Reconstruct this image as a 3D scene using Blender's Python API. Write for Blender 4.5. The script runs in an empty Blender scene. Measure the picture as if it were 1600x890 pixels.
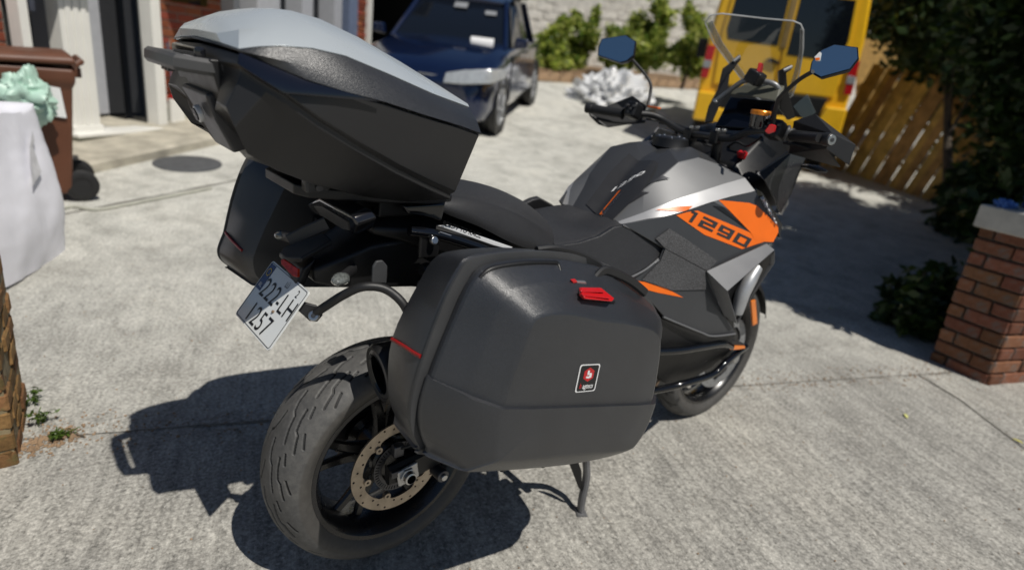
import bpy, bmesh, math, random
import numpy as np
from mathutils import Vector, Matrix
from mathutils.bvhtree import BVHTree

random.seed(7)
rng = np.random.default_rng(7)
scene = bpy.context.scene
COL = scene.collection
R = math.radians

# ---------------------------------------------------------------- camera (metres; x = the way the motorcycle points, z up)
cam_d = bpy.data.cameras.new('camera')
cam = bpy.data.objects.new('camera', cam_d)
COL.objects.link(cam)
scene.camera = cam
cam_d.sensor_width = 36.0
cam_d.lens = 21.54
cam_d.clip_start = 0.05
cam_d.clip_end = 2000
YAW, PITCH, ROLL = 0.840513, 0.340983, 0.122594
f = Vector((math.cos(YAW) * math.cos(PITCH), math.sin(YAW) * math.cos(PITCH), -math.sin(PITCH)))
r = Vector((math.sin(YAW), -math.cos(YAW), 0))
u = r.cross(f)
c_, s_ = math.cos(ROLL), math.sin(ROLL)
r2 = c_ * r + s_ * u
u2 = -s_ * r + c_ * u
cam.matrix_world = Matrix(((r2.x, u2.x, -f.x, -0.72454), (r2.y, u2.y, -f.y, -1.26430), (r2.z, u2.z, -f.z, 1.35822), (0, 0, 0, 1)))
cam_d.dof.use_dof = True
cam_d.dof.focus_distance = 1.42
cam_d.dof.aperture_fstop = 1.8
cam_d.dof.aperture_blades = 0

# ---------------------------------------------------------------- sky, sun, exposure
SUN = Vector((0.04, -0.605, 1.0)).normalized()
elev = math.asin(SUN.z)
world = bpy.data.worlds.new('World')
scene.world = world
world.use_nodes = True
wn = world.node_tree
bgn = wn.nodes['Background']
sky = wn.nodes.new('ShaderNodeTexSky')
sky.sky_type = 'NISHITA'
sky.sun_disc = False
sky.sun_elevation = elev
sky.sun_rotation = math.atan2(SUN.x, SUN.y)
sky.air_density = 1.0
sky.dust_density = 0.4
sky.ozone_density = 4.0
wn.links.new(sky.outputs[0], bgn.inputs[0])
bgn.inputs[1].default_value = 0.05
sl = bpy.data.lights.new('sun', 'SUN')
sl.energy = 5.0
sl.angle = R(0.5)
sl.color = (1.0, 0.955, 0.88)
so = bpy.data.objects.new('sun', sl)
COL.objects.link(so)
so.rotation_euler = SUN.to_track_quat('Z', 'Y').to_euler()
so.location = (0, -6, 10)
scene.view_settings.view_transform = 'Standard'
scene.view_settings.look = 'None'
scene.view_settings.exposure = -0.30
scene.view_settings.gamma = 1.0
scene.cycles.max_bounces = 6
scene.cycles.sample_clamp_indirect = 6.0

# ---------------------------------------------------------------- materials
def srgb(h):
    h = h.lstrip('#')
    v = [int(h[i:i + 2], 16) / 255 for i in (0, 2, 4)]
    return tuple(x / 12.92 if x <= 0.04045 else ((x + 0.055) / 1.055) ** 2.4 for x in v)

class NT:
    def __init__(s, name):
        s.m = bpy.data.materials.new(name)
        s.m.use_nodes = True
        s.t = s.m.node_tree
        s.b = s.t.nodes['Principled BSDF']
        s.co = None
    def n(s, ty, **kw):
        o = s.t.nodes.new(ty)
        for k, v in kw.items():
            setattr(o, k, v)
        return o
    def l(s, a, b):
        s.t.links.new(a, b)
    def coord(s):
        if not s.co:
            s.co = s.n('ShaderNodeTexCoord').outputs['Object']
        return s.co
    def noise(s, scale, detail=4, rough=0.55, vec=None):
        o = s.n('ShaderNodeTexNoise')
        o.inputs['Scale'].default_value = scale
        o.inputs['Detail'].default_value = detail
        o.inputs['Roughness'].default_value = rough
        s.l(vec or s.coord(), o.inputs['Vector'])
        return o.outputs['Fac']
    def ramp(s, fac, stops, interp='LINEAR'):
        o = s.n('ShaderNodeValToRGB')
        e = o.color_ramp.elements
        o.color_ramp.interpolation = interp
        while len(e) < len(stops):
            e.new(0.5)
        for k, (p, c) in enumerate(stops):
            e[k].position = p
            e[k].color = (*c, 1) if len(c) == 3 else c
        s.l(fac, o.inputs['Fac'])
        return o.outputs['Color']
    def mix(s, fac, a, b, mode='MIX'):
        o = s.n('ShaderNodeMix', data_type='RGBA', blend_type=mode)
        for val, k in ((fac, 0), (a, 6), (b, 7)):
            if isinstance(val, (int, float)):
                o.inputs[k].default_value = val
            elif isinstance(val, tuple):
                o.inputs[k].default_value = (*val, 1) if len(val) == 3 else val
            else:
                s.l(val, o.inputs[k])
        return o.outputs[2]
    def math(s, op, a, b=0.0, clamp=False):
        o = s.n('ShaderNodeMath', operation=op, use_clamp=clamp)
        for k, val in enumerate((a, b)):
            if isinstance(val, (int, float)):
                o.inputs[k].default_value = val
            else:
                s.l(val, o.inputs[k])
        return o.outputs[0]
    def bump(s, h, strength=0.3, dist=0.01, prev=None):
        o = s.n('ShaderNodeBump')
        o.inputs['Strength'].default_value = strength
        o.inputs['Distance'].default_value = dist
        s.l(h, o.inputs['Height'])
        if prev:
            s.l(prev, o.inputs['Normal'])
        return o.outputs[0]
    def set(s, **kw):
        for k, v in kw.items():
            i = s.b.inputs[k.replace('_', ' ')]
            if hasattr(v, 'is_output') or isinstance(v, bpy.types.NodeSocket):
                s.l(v, i)
            elif isinstance(v, tuple) and len(v) == 3 and i.type == 'RGBA':
                i.default_value = (*v, 1)
            else:
                i.default_value = v
        return s

def pm(name, col, rough=0.5, metal=0.0, var=0.12, vscale=14, bscale=0, bstr=0.15, bdist=0.002, spec=0.5, coat=0.0, rvar=0.08):
    t = NT(name)
    n = t.noise(vscale, 5)
    lo = tuple(max(0, c * (1 - var)) for c in col)
    hi = tuple(min(1, c * (1 + var)) for c in col)
    t.set(Base_Color=t.ramp(n, [(0.3, lo), (0.7, hi)]), Metallic=metal)
    t.b.inputs['Specular IOR Level'].default_value = spec
    rr = t.n('ShaderNodeMapRange')
    rr.inputs['To Min'].default_value = max(0.02, rough - rvar)
    rr.inputs['To Max'].default_value = min(1, rough + rvar)
    t.l(t.noise(vscale * 2.3, 3), rr.inputs['Value'])
    t.set(Roughness=rr.outputs[0])
    if coat:
        t.set(Coat_Weight=coat, Coat_Roughness=0.04)
    if bscale:
        t.set(Normal=t.bump(t.noise(bscale, 3, 0.6), bstr, bdist))
    return t.m

def texplastic(name, col, rough=0.5, scale=420, strength=0.5, speck=0.5, spec=0.5):
    t = NT(name)
    t.b.inputs['Specular IOR Level'].default_value = spec
    v = t.n('ShaderNodeTexVoronoi')
    v.inputs['Scale'].default_value = scale
    t.l(t.coord(), v.inputs['Vector'])
    n = t.noise(6, 4)
    lo = tuple(c * 0.85 for c in col)
    hi = tuple(c * 1.2 for c in col)
    base = t.ramp(n, [(0.3, lo), (0.7, hi)])
    base = t.mix(speck, base, t.ramp(t.noise(scale * 0.8, 3, 0.7), [(0.36, (0.35, 0.35, 0.35)), (0.5, (1, 1, 1)), (0.64, (2.0, 2.0, 2.05))]), 'MULTIPLY')
    t.set(Base_Color=base)
    rr = t.n('ShaderNodeMapRange')
    rr.inputs['To Min'].default_value = rough - 0.1
    rr.inputs['To Max'].default_value = rough + 0.12
    t.l(t.noise(scale * 0.6, 2), rr.inputs['Value'])
    t.set(Roughness=rr.outputs[0])
    t.set(Normal=t.bump(v.outputs['Distance'], strength, 0.0012))
    return t.m

M = {}
M['case'] = texplastic('textured_black_plastic', (0.0205, 0.0222, 0.0262), 0.34, 760, 0.30, 0.45, 0.95)
M['lid_black'] = texplastic('grained_black_lid', (0.022, 0.0228, 0.025), 0.36, 560, 0.35, 0.4, 0.85)
M['plastic'] = pm('matt_black_plastic', (0.014, 0.014, 0.0148), 0.5, bscale=350, bstr=0.25, bdist=0.0006)
M['plastic_dark'] = pm('deep_black_plastic', (0.006, 0.006, 0.0065), 0.45, bscale=300, bstr=0.2, bdist=0.0006)
M['grey_plastic'] = pm('dark_grey_plastic', (0.045, 0.046, 0.048), 0.45, bscale=350, bstr=0.2, bdist=0.0006)
M['gloss_black'] = pm('gloss_black', (0.004, 0.0045, 0.006), 0.08, var=0.05, coat=0.5, rvar=0.03)
M['rubber'] = pm('tyre_rubber', (0.052, 0.051, 0.05), 0.62, var=0.25, vscale=9, bscale=240, bstr=0.3, bdist=0.0008)
M['rubber_dark'] = pm('black_rubber', (0.012, 0.012, 0.0125), 0.55, bscale=200, bstr=0.2, bdist=0.0006)
M['rim'] = pm('black_wheel_paint', (0.007, 0.007, 0.008), 0.28, coat=0.2)
M['disc'] = pm('brake_disc_steel', (0.40, 0.34, 0.27), 0.36, metal=0.85, var=0.2, vscale=30)
M['steel'] = pm('bare_steel', (0.55, 0.55, 0.55), 0.28, metal=1.0, var=0.15)
M['dark_steel'] = pm('dark_steel', (0.10, 0.10, 0.105), 0.4, metal=0.8, var=0.2)
M['alu'] = pm('brushed_aluminium', (0.5, 0.5, 0.5), 0.38, metal=0.9)
M['silver_lid'] = pm('satin_silver_lid', (0.68, 0.73, 0.75), 0.27, metal=0.45, var=0.04, vscale=3, rvar=0.03)
M['silver_paint'] = pm('satin_silver_paint', (0.165, 0.167, 0.170), 0.52, metal=0.3, var=0.04, vscale=4, coat=0.15, rvar=0.03)
M['grey_paint'] = pm('satin_dark_grey_paint', (0.075, 0.077, 0.082), 0.36, metal=0.5, var=0.06, vscale=5, rvar=0.04)
M['scoop_grey'] = pm('mid_grey_paint', (0.16, 0.162, 0.168), 0.4, metal=0.35, var=0.06, vscale=6)
M['orange'] = pm('orange_decal', (0.86, 0.155, 0.006), 0.38, var=0.04, rvar=0.03)
M['orange_clear'] = pm('amber_plastic', (0.8, 0.2, 0.01), 0.2, var=0.1, coat=0.4)
M['decal_dark'] = pm('dark_decal', (0.03, 0.03, 0.032), 0.42, var=0.08)
M['decal_black'] = pm('black_decal', (0.008, 0.008, 0.009), 0.35, var=0.08)
M['white_print'] = pm('white_print', (0.78, 0.78, 0.78), 0.45, var=0.05)
M['grip_pad'] = texplastic('knee_grip_rubber', (0.055, 0.055, 0.057), 0.62, 300, 0.8)
M['seat'] = texplastic('seat_vinyl', (0.024, 0.024, 0.0255), 0.55, 330, 0.55)
M['seat_side'] = texplastic('smooth_seat_vinyl', (0.02, 0.02, 0.0215), 0.48, 600, 0.3)
M['stitch'] = pm('tan_stitching', (0.2, 0.14, 0.09), 0.7)
M['red'] = pm('red_plastic', (0.50, 0.010, 0.013), 0.25, var=0.1, coat=0.3)
M['red_dark'] = pm('dark_red_strip', (0.30, 0.012, 0.012), 0.35, var=0.1)
M['red_lens'] = pm('red_reflector', (0.42, 0.03, 0.012), 0.18, var=0.35, vscale=120, coat=0.6)
M['smoke_lens'] = pm('smoked_lens', (0.01, 0.01, 0.012), 0.06, coat=0.8, rvar=0.02)
M['plate_white'] = pm('reflective_plate_white', (0.74, 0.76, 0.75), 0.14, var=0.03, coat=0.5, rvar=0.03)
M['plate_blue'] = pm('plate_blue', (0.012, 0.02, 0.10), 0.2, coat=0.4)
M['print_black'] = pm('black_print', (0.006, 0.006, 0.006), 0.35)
M['gold'] = pm('plate_yellow', (0.75, 0.5, 0.05), 0.4)

def glassmat(name, col=(1, 1, 1), rough=0.0, ior=1.45, alpha=None):
    t = NT(name)
    t.set(Base_Color=col, Roughness=rough, IOR=ior)
    t.b.inputs['Transmission Weight'].default_value = 1.0
    return t.m
def thinglass(name, tint, gloss=0.12, grough=0.02):
    t = NT(name)
    tr = t.n('ShaderNodeBsdfTransparent')
    tr.inputs[0].default_value = (*tint, 1)
    gl = t.n('ShaderNodeBsdfGlossy')
    gl.inputs['Roughness'].default_value = grough
    lw = t.n('ShaderNodeLayerWeight')
    lw.inputs[0].default_value = 0.5
    mx = t.n('ShaderNodeMixShader')
    t.l(t.math('ADD', t.math('MULTIPLY', t.math('POWER', lw.outputs[1], 4.0), 0.5), gloss * 0.3, True), mx.inputs[0])
    t.l(tr.outputs[0], mx.inputs[1])
    t.l(gl.outputs[0], mx.inputs[2])
    t.l(mx.outputs[0], t.t.nodes['Material Output'].inputs[0])
    return t.m
M['screen'] = thinglass('clear_windscreen', (0.80, 0.81, 0.81), 0.33, 0.05)
M['clear_lens'] = thinglass('clear_lens', (0.75, 0.77, 0.75), 0.5, 0.05)
M['window'] = pm('dark_window_glass', (0.006, 0.008, 0.012), 0.05, var=0.02, spec=0.8, rvar=0.02)
def mirrormat():
    t = NT('mirror_glass')
    t.set(Base_Color=(0.85, 1.0, 1.0), Metallic=1.0, Roughness=0.015)
    return t.m
M['mirror'] = mirrormat()

# ---------------------------------------------------------------- mesh helpers
def finish(o, mats, parent=None, smooth=35, bevel=0, bseg=2, subsurf=0, solid=0, soff=-1, bang=25):
    me = o.data
    if not isinstance(mats, (list, tuple)):
        mats = [mats]
    for m in mats:
        me.materials.append(m)
    if subsurf:
        md = o.modifiers.new('sub', 'SUBSURF')
        md.levels = md.render_levels = subsurf
    if solid:
        md = o.modifiers.new('sol', 'SOLIDIFY')
        md.thickness = solid
        md.offset = soff
    if bevel:
        md = o.modifiers.new('bev', 'BEVEL')
        md.width = bevel
        md.segments = bseg
        md.limit_method = 'ANGLE'
        md.angle_limit = R(bang)
        md.harden_normals = False
    if smooth:
        me.shade_smooth()
        if smooth < 180:
            me.set_sharp_from_angle(angle=R(smooth))
            if bevel or solid:
                for a in list(me.attributes):
                    if a.name == 'sharp_edge':
                        me.attributes.remove(a)
                g = o.modifiers.new('wn', 'WEIGHTED_NORMAL')
                g.keep_sharp = False
    if parent:
        o.parent = parent
    COL.objects.link(o)
    return o

def obj(name, verts, faces, mats, parent=None, mi=None, loc=None, **kw):
    me = bpy.data.meshes.new(name)
    if loc is not None:
        L = Vector(loc)
        verts = [tuple(Vector(v) - L) for v in verts]
    me.from_pydata([tuple(v) for v in verts], [], [tuple(q) for q in faces])
    me.update()
    bm = bmesh.new()
    bm.from_mesh(me)
    if mi:
        bm.faces.ensure_lookup_table()
        for q, k in zip(bm.faces, mi):
            q.material_index = k
    bmesh.ops.recalc_face_normals(bm, faces=bm.faces)
    bm.to_mesh(me)
    bm.free()
    o = bpy.data.objects.new(name, me)
    if loc is not None:
        o.location = loc
    finish(o, mats, parent, **kw)
    if parent and loc is None:
        o.matrix_parent_inverse = Matrix.Identity(4)
        o.location = -Vector(parent_loc(parent))
    elif parent:
        o.location = Vector(loc) - Vector(parent_loc(parent))
    return o

def parent_loc(p):
    L = Vector((0, 0, 0))
    while p:
        L = L + p.location
        p = p.parent
    return L

def empty(name, loc, label, cat, group=None):
    o = bpy.data.objects.new(name, None)
    o.empty_display_size = 0.1
    o.location = loc
    COL.objects.link(o)
    return tag(o, label, cat, group)

def tag(o, label=None, cat=None, group=None, kind=None):
    if label:
        o['label'] = label
    if cat:
        o['category'] = cat
    if group:
        o['group'] = group
    if kind:
        o['kind'] = kind
    return o

def spline(pts, n=8, closed=False):
    P = [Vector(p) for p in pts]
    out = []
    m = len(P)
    rngk = range(m) if closed else range(m - 1)
    for i in rngk:
        if closed:
            a, b, c, d = P[(i - 1) % m], P[i], P[(i + 1) % m], P[(i + 2) % m]
        else:
            a, b, c, d = P[max(i - 1, 0)], P[i], P[i + 1], P[min(i + 2, m - 1)]
        for k in range(n):
            t = k / n
            out.append(0.5 * ((2 * b) + (c - a) * t + (2 * a - 5 * b + 4 * c - d) * t * t + (3 * b - a - 3 * c + d) * t ** 3))
    if not closed:
        out.append(P[-1])
    return out

def sweep(name, path, section, mats, parent=None, closed=False, up=(0, 0, 1), scale=None, caps=True, **kw):
    """sweep a 2-D section (list of (a, b)) along path"""
    P = [Vector(p) for p in path]
    n = len(P)
    V, F = [], []
    m = len(section)
    prev = None
    for i in range(n):
        if closed:
            t = (P[(i + 1) % n] - P[i - 1]).normalized()
        else:
            t = (P[min(i + 1, n - 1)] - P[max(i - 1, 0)]).normalized()
        if prev is None:
            a = Vector(up).cross(t)
            if a.length < 1e-3:
                a = Vector((1, 0, 0)).cross(t)
            a.normalize()
        else:
            a = prev - t * prev.dot(t)
            a.normalize()
        prev = a
        b = t.cross(a)
        k = scale[i] if scale else 1
        for s0, s1 in section:
            V.append(P[i] + a * s0 * k + b * s1 * k)
    for i in range(n if closed else n - 1):
        j = (i + 1) % n
        for q in range(m):
            w = (q + 1) % m
            F.append((i * m + q, i * m + w, j * m + w, j * m + q))
    if caps and not closed:
        F.append(tuple(range(m))[::-1])
        F.append(tuple((n - 1) * m + q for q in range(m)))
    return obj(name, V, F, mats, parent, **kw)

def circ(r, n=12, ry=None):
    ry = ry or r
    return [(r * math.cos(2 * math.pi * k / n), ry * math.sin(2 * math.pi * k / n)) for k in range(n)]

def rect(w, h, c=0.0):
    if not c:
        return [(-w / 2, -h / 2), (w / 2, -h / 2), (w / 2, h / 2), (-w / 2, h / 2)]
    a, b = w / 2, h / 2
    return [(-a + c, -b), (a - c, -b), (a, -b + c), (a, b - c), (a - c, b), (-a + c, b), (-a, b - c), (-a, -b + c)]

def tube(name, pts, rad, mats, parent=None, n=12, sm=6, **kw):
    path = spline(pts, sm) if sm and len(pts) > 2 else [Vector(p) for p in pts]
    return sweep(name, path, circ(rad, n), mats, parent, smooth=kw.pop('smooth', 50), **kw)

def box(name, c, s, mats, parent=None, rot=None, bevel=0.004, loc=None, **kw):
    V = []
    Rm = rot if rot is not None else Matrix.Identity(3)
    for dx in (-.5, .5):
        for dy in (-.5, .5):
            for dz in (-.5, .5):
                V.append(Vector(c) + Rm @ Vector((dx * s[0], dy * s[1], dz * s[2])))
    F = [(0, 1, 3, 2), (4, 6, 7, 5), (0, 4, 5, 1), (2, 3, 7, 6), (0, 2, 6, 4), (1, 5, 7, 3)]
    return obj(name, V, F, mats, parent, bevel=bevel, loc=loc, **kw)

def prism(name, outline, vec, mats, parent=None, bevel=0.003, **kw):
    """planar-ish 3-D outline extruded by vec"""
    n = len(outline)
    vec = Vector(vec)
    V = [Vector(p) for p in outline] + [Vector(p) + vec for p in outline]
    F = [tuple(range(n)), tuple(range(2 * n - 1, n - 1, -1))]
    for i in range(n):
        j = (i + 1) % n
        F.append((i, n + i, n + j, j))
    return obj(name, V, F, mats, parent, bevel=bevel, **kw)

def loft(name, rings, mats, parent=None, cap0=True, cap1=True, mi=None, **kw):
    m = len(rings[0])
    V = [v for rg in rings for v in rg]
    F = []
    for i in range(len(rings) - 1):
        for q in range(m):
            w = (q + 1) % m
            F.append((i * m + q, i * m + w, (i + 1) * m + w, (i + 1) * m + q))
    if cap0:
        F.append(tuple(range(m))[::-1])
    if cap1:
        F.append(tuple((len(rings) - 1) * m + q for q in range(m)))
    return obj(name, V, F, mats, parent, mi=mi, **kw)

def lathe(name, prof, c, mats, parent=None, axis='y', seg=64, closed=False, rot=None, **kw):
    """prof: (radius, along-axis)"""
    V, F = [], []
    m = len(prof)
    C = Vector(c)
    for i in range(seg):
        a = 2 * math.pi * i / seg
        for rr, y in prof:
            if axis == 'y':
                v = Vector((rr * math.cos(a), y, rr * math.sin(a)))
            elif axis == 'z':
                v = Vector((rr * math.cos(a), rr * math.sin(a), y))
            else:
                v = Vector((y, rr * math.cos(a), rr * math.sin(a)))
            if rot is not None:
                v = rot @ v
            V.append(C + v)
    for i in range(seg):
        j = (i + 1) % seg
        for q in range(m if closed else m - 1):
            w = (q + 1) % m
            F.append((i * m + q, i * m + w, j * m + w, j * m + q))
    return obj(name, V, F, mats, parent, **kw)

def cyl(name, a, b, rad, mats, parent=None, n=20, r2=None, bevel=0.0, **kw):
    a, b = Vector(a), Vector(b)
    t = (b - a).normalized()
    s = t.orthogonal().normalized()
    w = t.cross(s)
    r2 = rad if r2 is None else r2
    rings = []
    for P, q in ((a, rad), (b, r2)):
        rings.append([P + s * q * math.cos(2 * math.pi * k / n) + w * q * math.sin(2 * math.pi * k / n) for k in range(n)])
    return loft(name, rings, mats, parent, bevel=bevel, smooth=kw.pop('smooth', 40), **kw)

def join(name, objs, parent=None):
    """merge meshes built as separate pieces of ONE part"""
    bm = bmesh.new()
    mats, dg = [], bpy.context.evaluated_depsgraph_get()
    dg.update()
    for o in objs:
        ev = o.evaluated_get(dg)
        me = bpy.data.meshes.new_from_object(ev)
        me.transform(Matrix.Translation(parent_loc(o)) @ o.rotation_euler.to_matrix().to_4x4())
        off = []
        for m in me.materials:
            if m not in mats:
                mats.append(m)
            off.append(mats.index(m))
        for q in me.polygons:
            q.material_index = off[q.material_index] if off else 0
        bm.from_mesh(me)
        bpy.data.meshes.remove(me)
    me = bpy.data.meshes.new(name)
    bm.to_mesh(me)
    bm.free()
    for m in mats:
        me.materials.append(m)
    for o in objs:
        d = o.data
        bpy.data.objects.remove(o)
        if d.users == 0:
            bpy.data.meshes.remove(d)
    o = bpy.data.objects.new(name, me)
    COL.objects.link(o)
    if parent:
        o.parent = parent
        o.location = -Vector(parent_loc(parent))
    return o

def bvh(*objs):
    dg = bpy.context.evaluated_depsgraph_get()
    dg.update()
    V, F = [], []
    for o in objs:
        me = o.evaluated_get(dg).to_mesh()
        L = parent_loc(o)
        k = len(V)
        V += [v.co + L for v in me.vertices]
        F += [tuple(k + i for i in q.vertices) for q in me.polygons]
        o.evaluated_get(dg).to_mesh_clear()
    return BVHTree.FromPolygons(V, F)

def drape(name, polys, tree, mats, parent=None, direction=(0, 1, 0), off=0.0012, edge=0.02, smooth=60):
    """lay flat outlines (3-D points) onto a surface along direction; polys = [outline, ...]"""
    D = Vector(direction).normalized()
    bm = bmesh.new()
    for pl in polys:
        vs = [bm.verts.new(p) for p in pl]
        try:
            bm.faces.new(vs)
        except ValueError:
            pass
    bmesh.ops.triangulate(bm, faces=bm.faces)
    for _ in range(6):
        long = [e for e in bm.edges if e.calc_length() > edge]
        if not long:
            break
        bmesh.ops.subdivide_edges(bm, edges=long, cuts=1)
        bmesh.ops.triangulate(bm, faces=bm.faces)
    miss = []
    for v in bm.verts:
        h = tree.ray_cast(v.co - D * 0.6, D)
        if h[0] is not None:
            n = h[1] if h[1].dot(D) < 0 else -h[1]
            v.co = h[0] + n * off
        else:
            h = tree.find_nearest(v.co)
            v.co = h[0] - D * off
    me = bpy.data.meshes.new(name)
    bmesh.ops.recalc_face_normals(bm, faces=bm.faces)
    bm.to_mesh(me)
    bm.free()
    o = bpy.data.objects.new(name, me)
    finish(o, mats, parent, smooth=smooth)
    if parent:
        o.location = -Vector(parent_loc(parent))
    return o

def text_mesh(s, size=1.0, shear=0.0, spacing=1.0, extrude=0.0, bold=0.0, width=1.0):
    """text outline -> list of (x, y) verts + faces, in the xy plane, origin at centre"""
    cu = bpy.data.curves.new('t', 'FONT')
    cu.body = s
    cu.size = size
    cu.shear = shear
    cu.space_character = spacing
    cu.extrude = extrude
    cu.offset = bold
    cu.align_x = 'CENTER'
    cu.align_y = 'CENTER'
    cu.resolution_u = 3
    o = bpy.data.objects.new('t', cu)
    COL.objects.link(o)
    dg = bpy.context.evaluated_depsgraph_get()
    dg.update()
    me = bpy.data.meshes.new_from_object(o.evaluated_get(dg))
    V = [(v.co.x * width, v.co.y, v.co.z) for v in me.vertices]
    F = [tuple(q.vertices) for q in me.polygons]
    bpy.data.objects.remove(o)
    bpy.data.curves.remove(cu)
    bpy.data.meshes.remove(me)
    return V, F

def text_on(name, s, O, X, Y, size, mats, parent=None, shear=0, spacing=1, bold=0, width=1, tree=None, direction=None, off=0.0012, fitw=0, fith=0):
    V, F = text_mesh(s, size, shear, spacing, 0, bold, width)
    if fitw:
        xs_, ys_ = [v[0] for v in V], [v[1] for v in V]
        kx, ky = fitw / (max(xs_) - min(xs_)), fith / (max(ys_) - min(ys_))
        mx_, my_ = (max(xs_) + min(xs_)) / 2, (max(ys_) + min(ys_)) / 2
        V = [((v[0] - mx_) * kx, (v[1] - my_) * ky, 0) for v in V]
    O, X, Y = Vector(O), Vector(X).normalized(), Vector(Y)
    Y = (Y - X * Y.dot(X)).normalized()
    N = X.cross(Y)
    W = []
    for a, b, _ in V:
        p = O + X * a + Y * b
        if tree:
            D = Vector(direction).normalized()
            h = tree.ray_cast(p - D * 0.4, D)
            if h[0] is not None:
                n = h[1] if h[1].dot(D) < 0 else -h[1]
                p = h[0] + n * off
        else:
            p = p + N * off
        W.append(p)
    return obj(name, W, F, mats, parent, smooth=0)

def plate2d(name, loops, depth, T, mats, parent=None, bevel=0.0, res=1):
    """flat plate with holes from 2-D closed loops, extruded, placed by 4x4 matrix T"""
    cu = bpy.data.curves.new(name, 'CURVE')
    cu.dimensions = '2D'
    cu.fill_mode = 'BOTH'
    cu.extrude = depth / 2
    cu.bevel_depth = bevel
    cu.bevel_resolution = 1
    for lp in loops:
        sp = cu.splines.new('POLY')
        sp.points.add(len(lp) - 1)
        for p, (a, b) in zip(sp.points, lp):
            p.co = (a, b, 0, 1)
        sp.use_cyclic_u = True
    o = bpy.data.objects.new(name, cu)
    COL.objects.link(o)
    dg = bpy.context.evaluated_depsgraph_get()
    dg.update()
    me = bpy.data.meshes.new_from_object(o.evaluated_get(dg))
    bpy.data.objects.remove(o)
    bpy.data.curves.remove(cu)
    V = [T @ v.co for v in me.vertices]
    F = [tuple(q.vertices) for q in me.polygons]
    bpy.data.meshes.remove(me)
    return obj(name, V, F, mats, parent, smooth=40)

def mirror_y(pts):
    return [(p[0], -p[1], p[2]) for p in pts]
M['case_smooth'] = pm('satin_black_case_plastic', (0.019, 0.019, 0.020), 0.34, var=0.1, vscale=5, bscale=500, bstr=0.2, bdist=0.0005)
M['accent_blue'] = pm('gloss_blue_black_insert', (0.005, 0.006, 0.012), 0.06, var=0.05, coat=0.6, rvar=0.02)
M['lock_grey'] = pm('grey_lock_panel', (0.06, 0.06, 0.064), 0.4, metal=0.2, var=0.05)
M['handle'] = pm('worn_grey_black_handle', (0.065, 0.065, 0.066), 0.4, var=0.1)
M['silver_strip'] = pm('bright_satin_silver', (0.46, 0.46, 0.465), 0.45, metal=0.4, var=0.03, vscale=4, rvar=0.03)
M['lamp_silver'] = pm('dull_silver', (0.42, 0.43, 0.44), 0.4, metal=0.5, var=0.15)
M['grey_paint2'] = pm('satin_black_grey_paint', (0.03, 0.031, 0.034), 0.3, metal=0.2, var=0.08, coat=0.2)
M['display'] = pm('switched_off_display', (0.004, 0.005, 0.009), 0.12, var=0.05, rvar=0.03)
M['hood_olive'] = pm('grey_olive_hood', (0.10, 0.10, 0.078), 0.55, var=0.1)
M['screen_edge'] = pm('polished_screen_edge', (0.55, 0.56, 0.56), 0.2)
M['dull_bar'] = pm('dull_grey_tube', (0.26, 0.265, 0.27), 0.4, metal=0.4)
M['orange_lid'] = pm('orange_anodised_lid', (0.75, 0.24, 0.02), 0.3, metal=0.4)
M['stand'] = pm('worn_grey_stand_steel', (0.16, 0.16, 0.165), 0.5, metal=0.4, var=0.25)
M['rail_silver'] = pm('bright_trim', (0.72, 0.72, 0.72), 0.35, metal=0.3, var=0.03)

def reflection_film():  # whitish see-through film, paints the reflections along the screen sides
    t = NT('painted_reflection_film')
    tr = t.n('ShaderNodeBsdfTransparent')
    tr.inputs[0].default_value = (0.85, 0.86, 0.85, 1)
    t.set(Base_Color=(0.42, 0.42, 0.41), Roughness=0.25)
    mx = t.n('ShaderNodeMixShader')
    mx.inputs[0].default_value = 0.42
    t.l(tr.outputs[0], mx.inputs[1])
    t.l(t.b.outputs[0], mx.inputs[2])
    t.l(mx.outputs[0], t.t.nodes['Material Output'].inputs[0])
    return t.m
M['reflection_film'] = reflection_film()


# ================================================================ SETTING: ground, slabs, house, gate pillars
GN = Vector((0.356, 0.934))
def s_of(x, y):
    return (x + 0.8) * GN.x + (y - 0.95) * GN.y
def hz(x, y):
    s = s_of(x, y)
    q = (s + math.sqrt(s * s + 0.36)) / 2
    return 0.05 * q + 0.004 * min(q, 40) * q
def g3(x, y, dz=0.0):
    return (x, y, hz(x, y) + dz)

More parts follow.
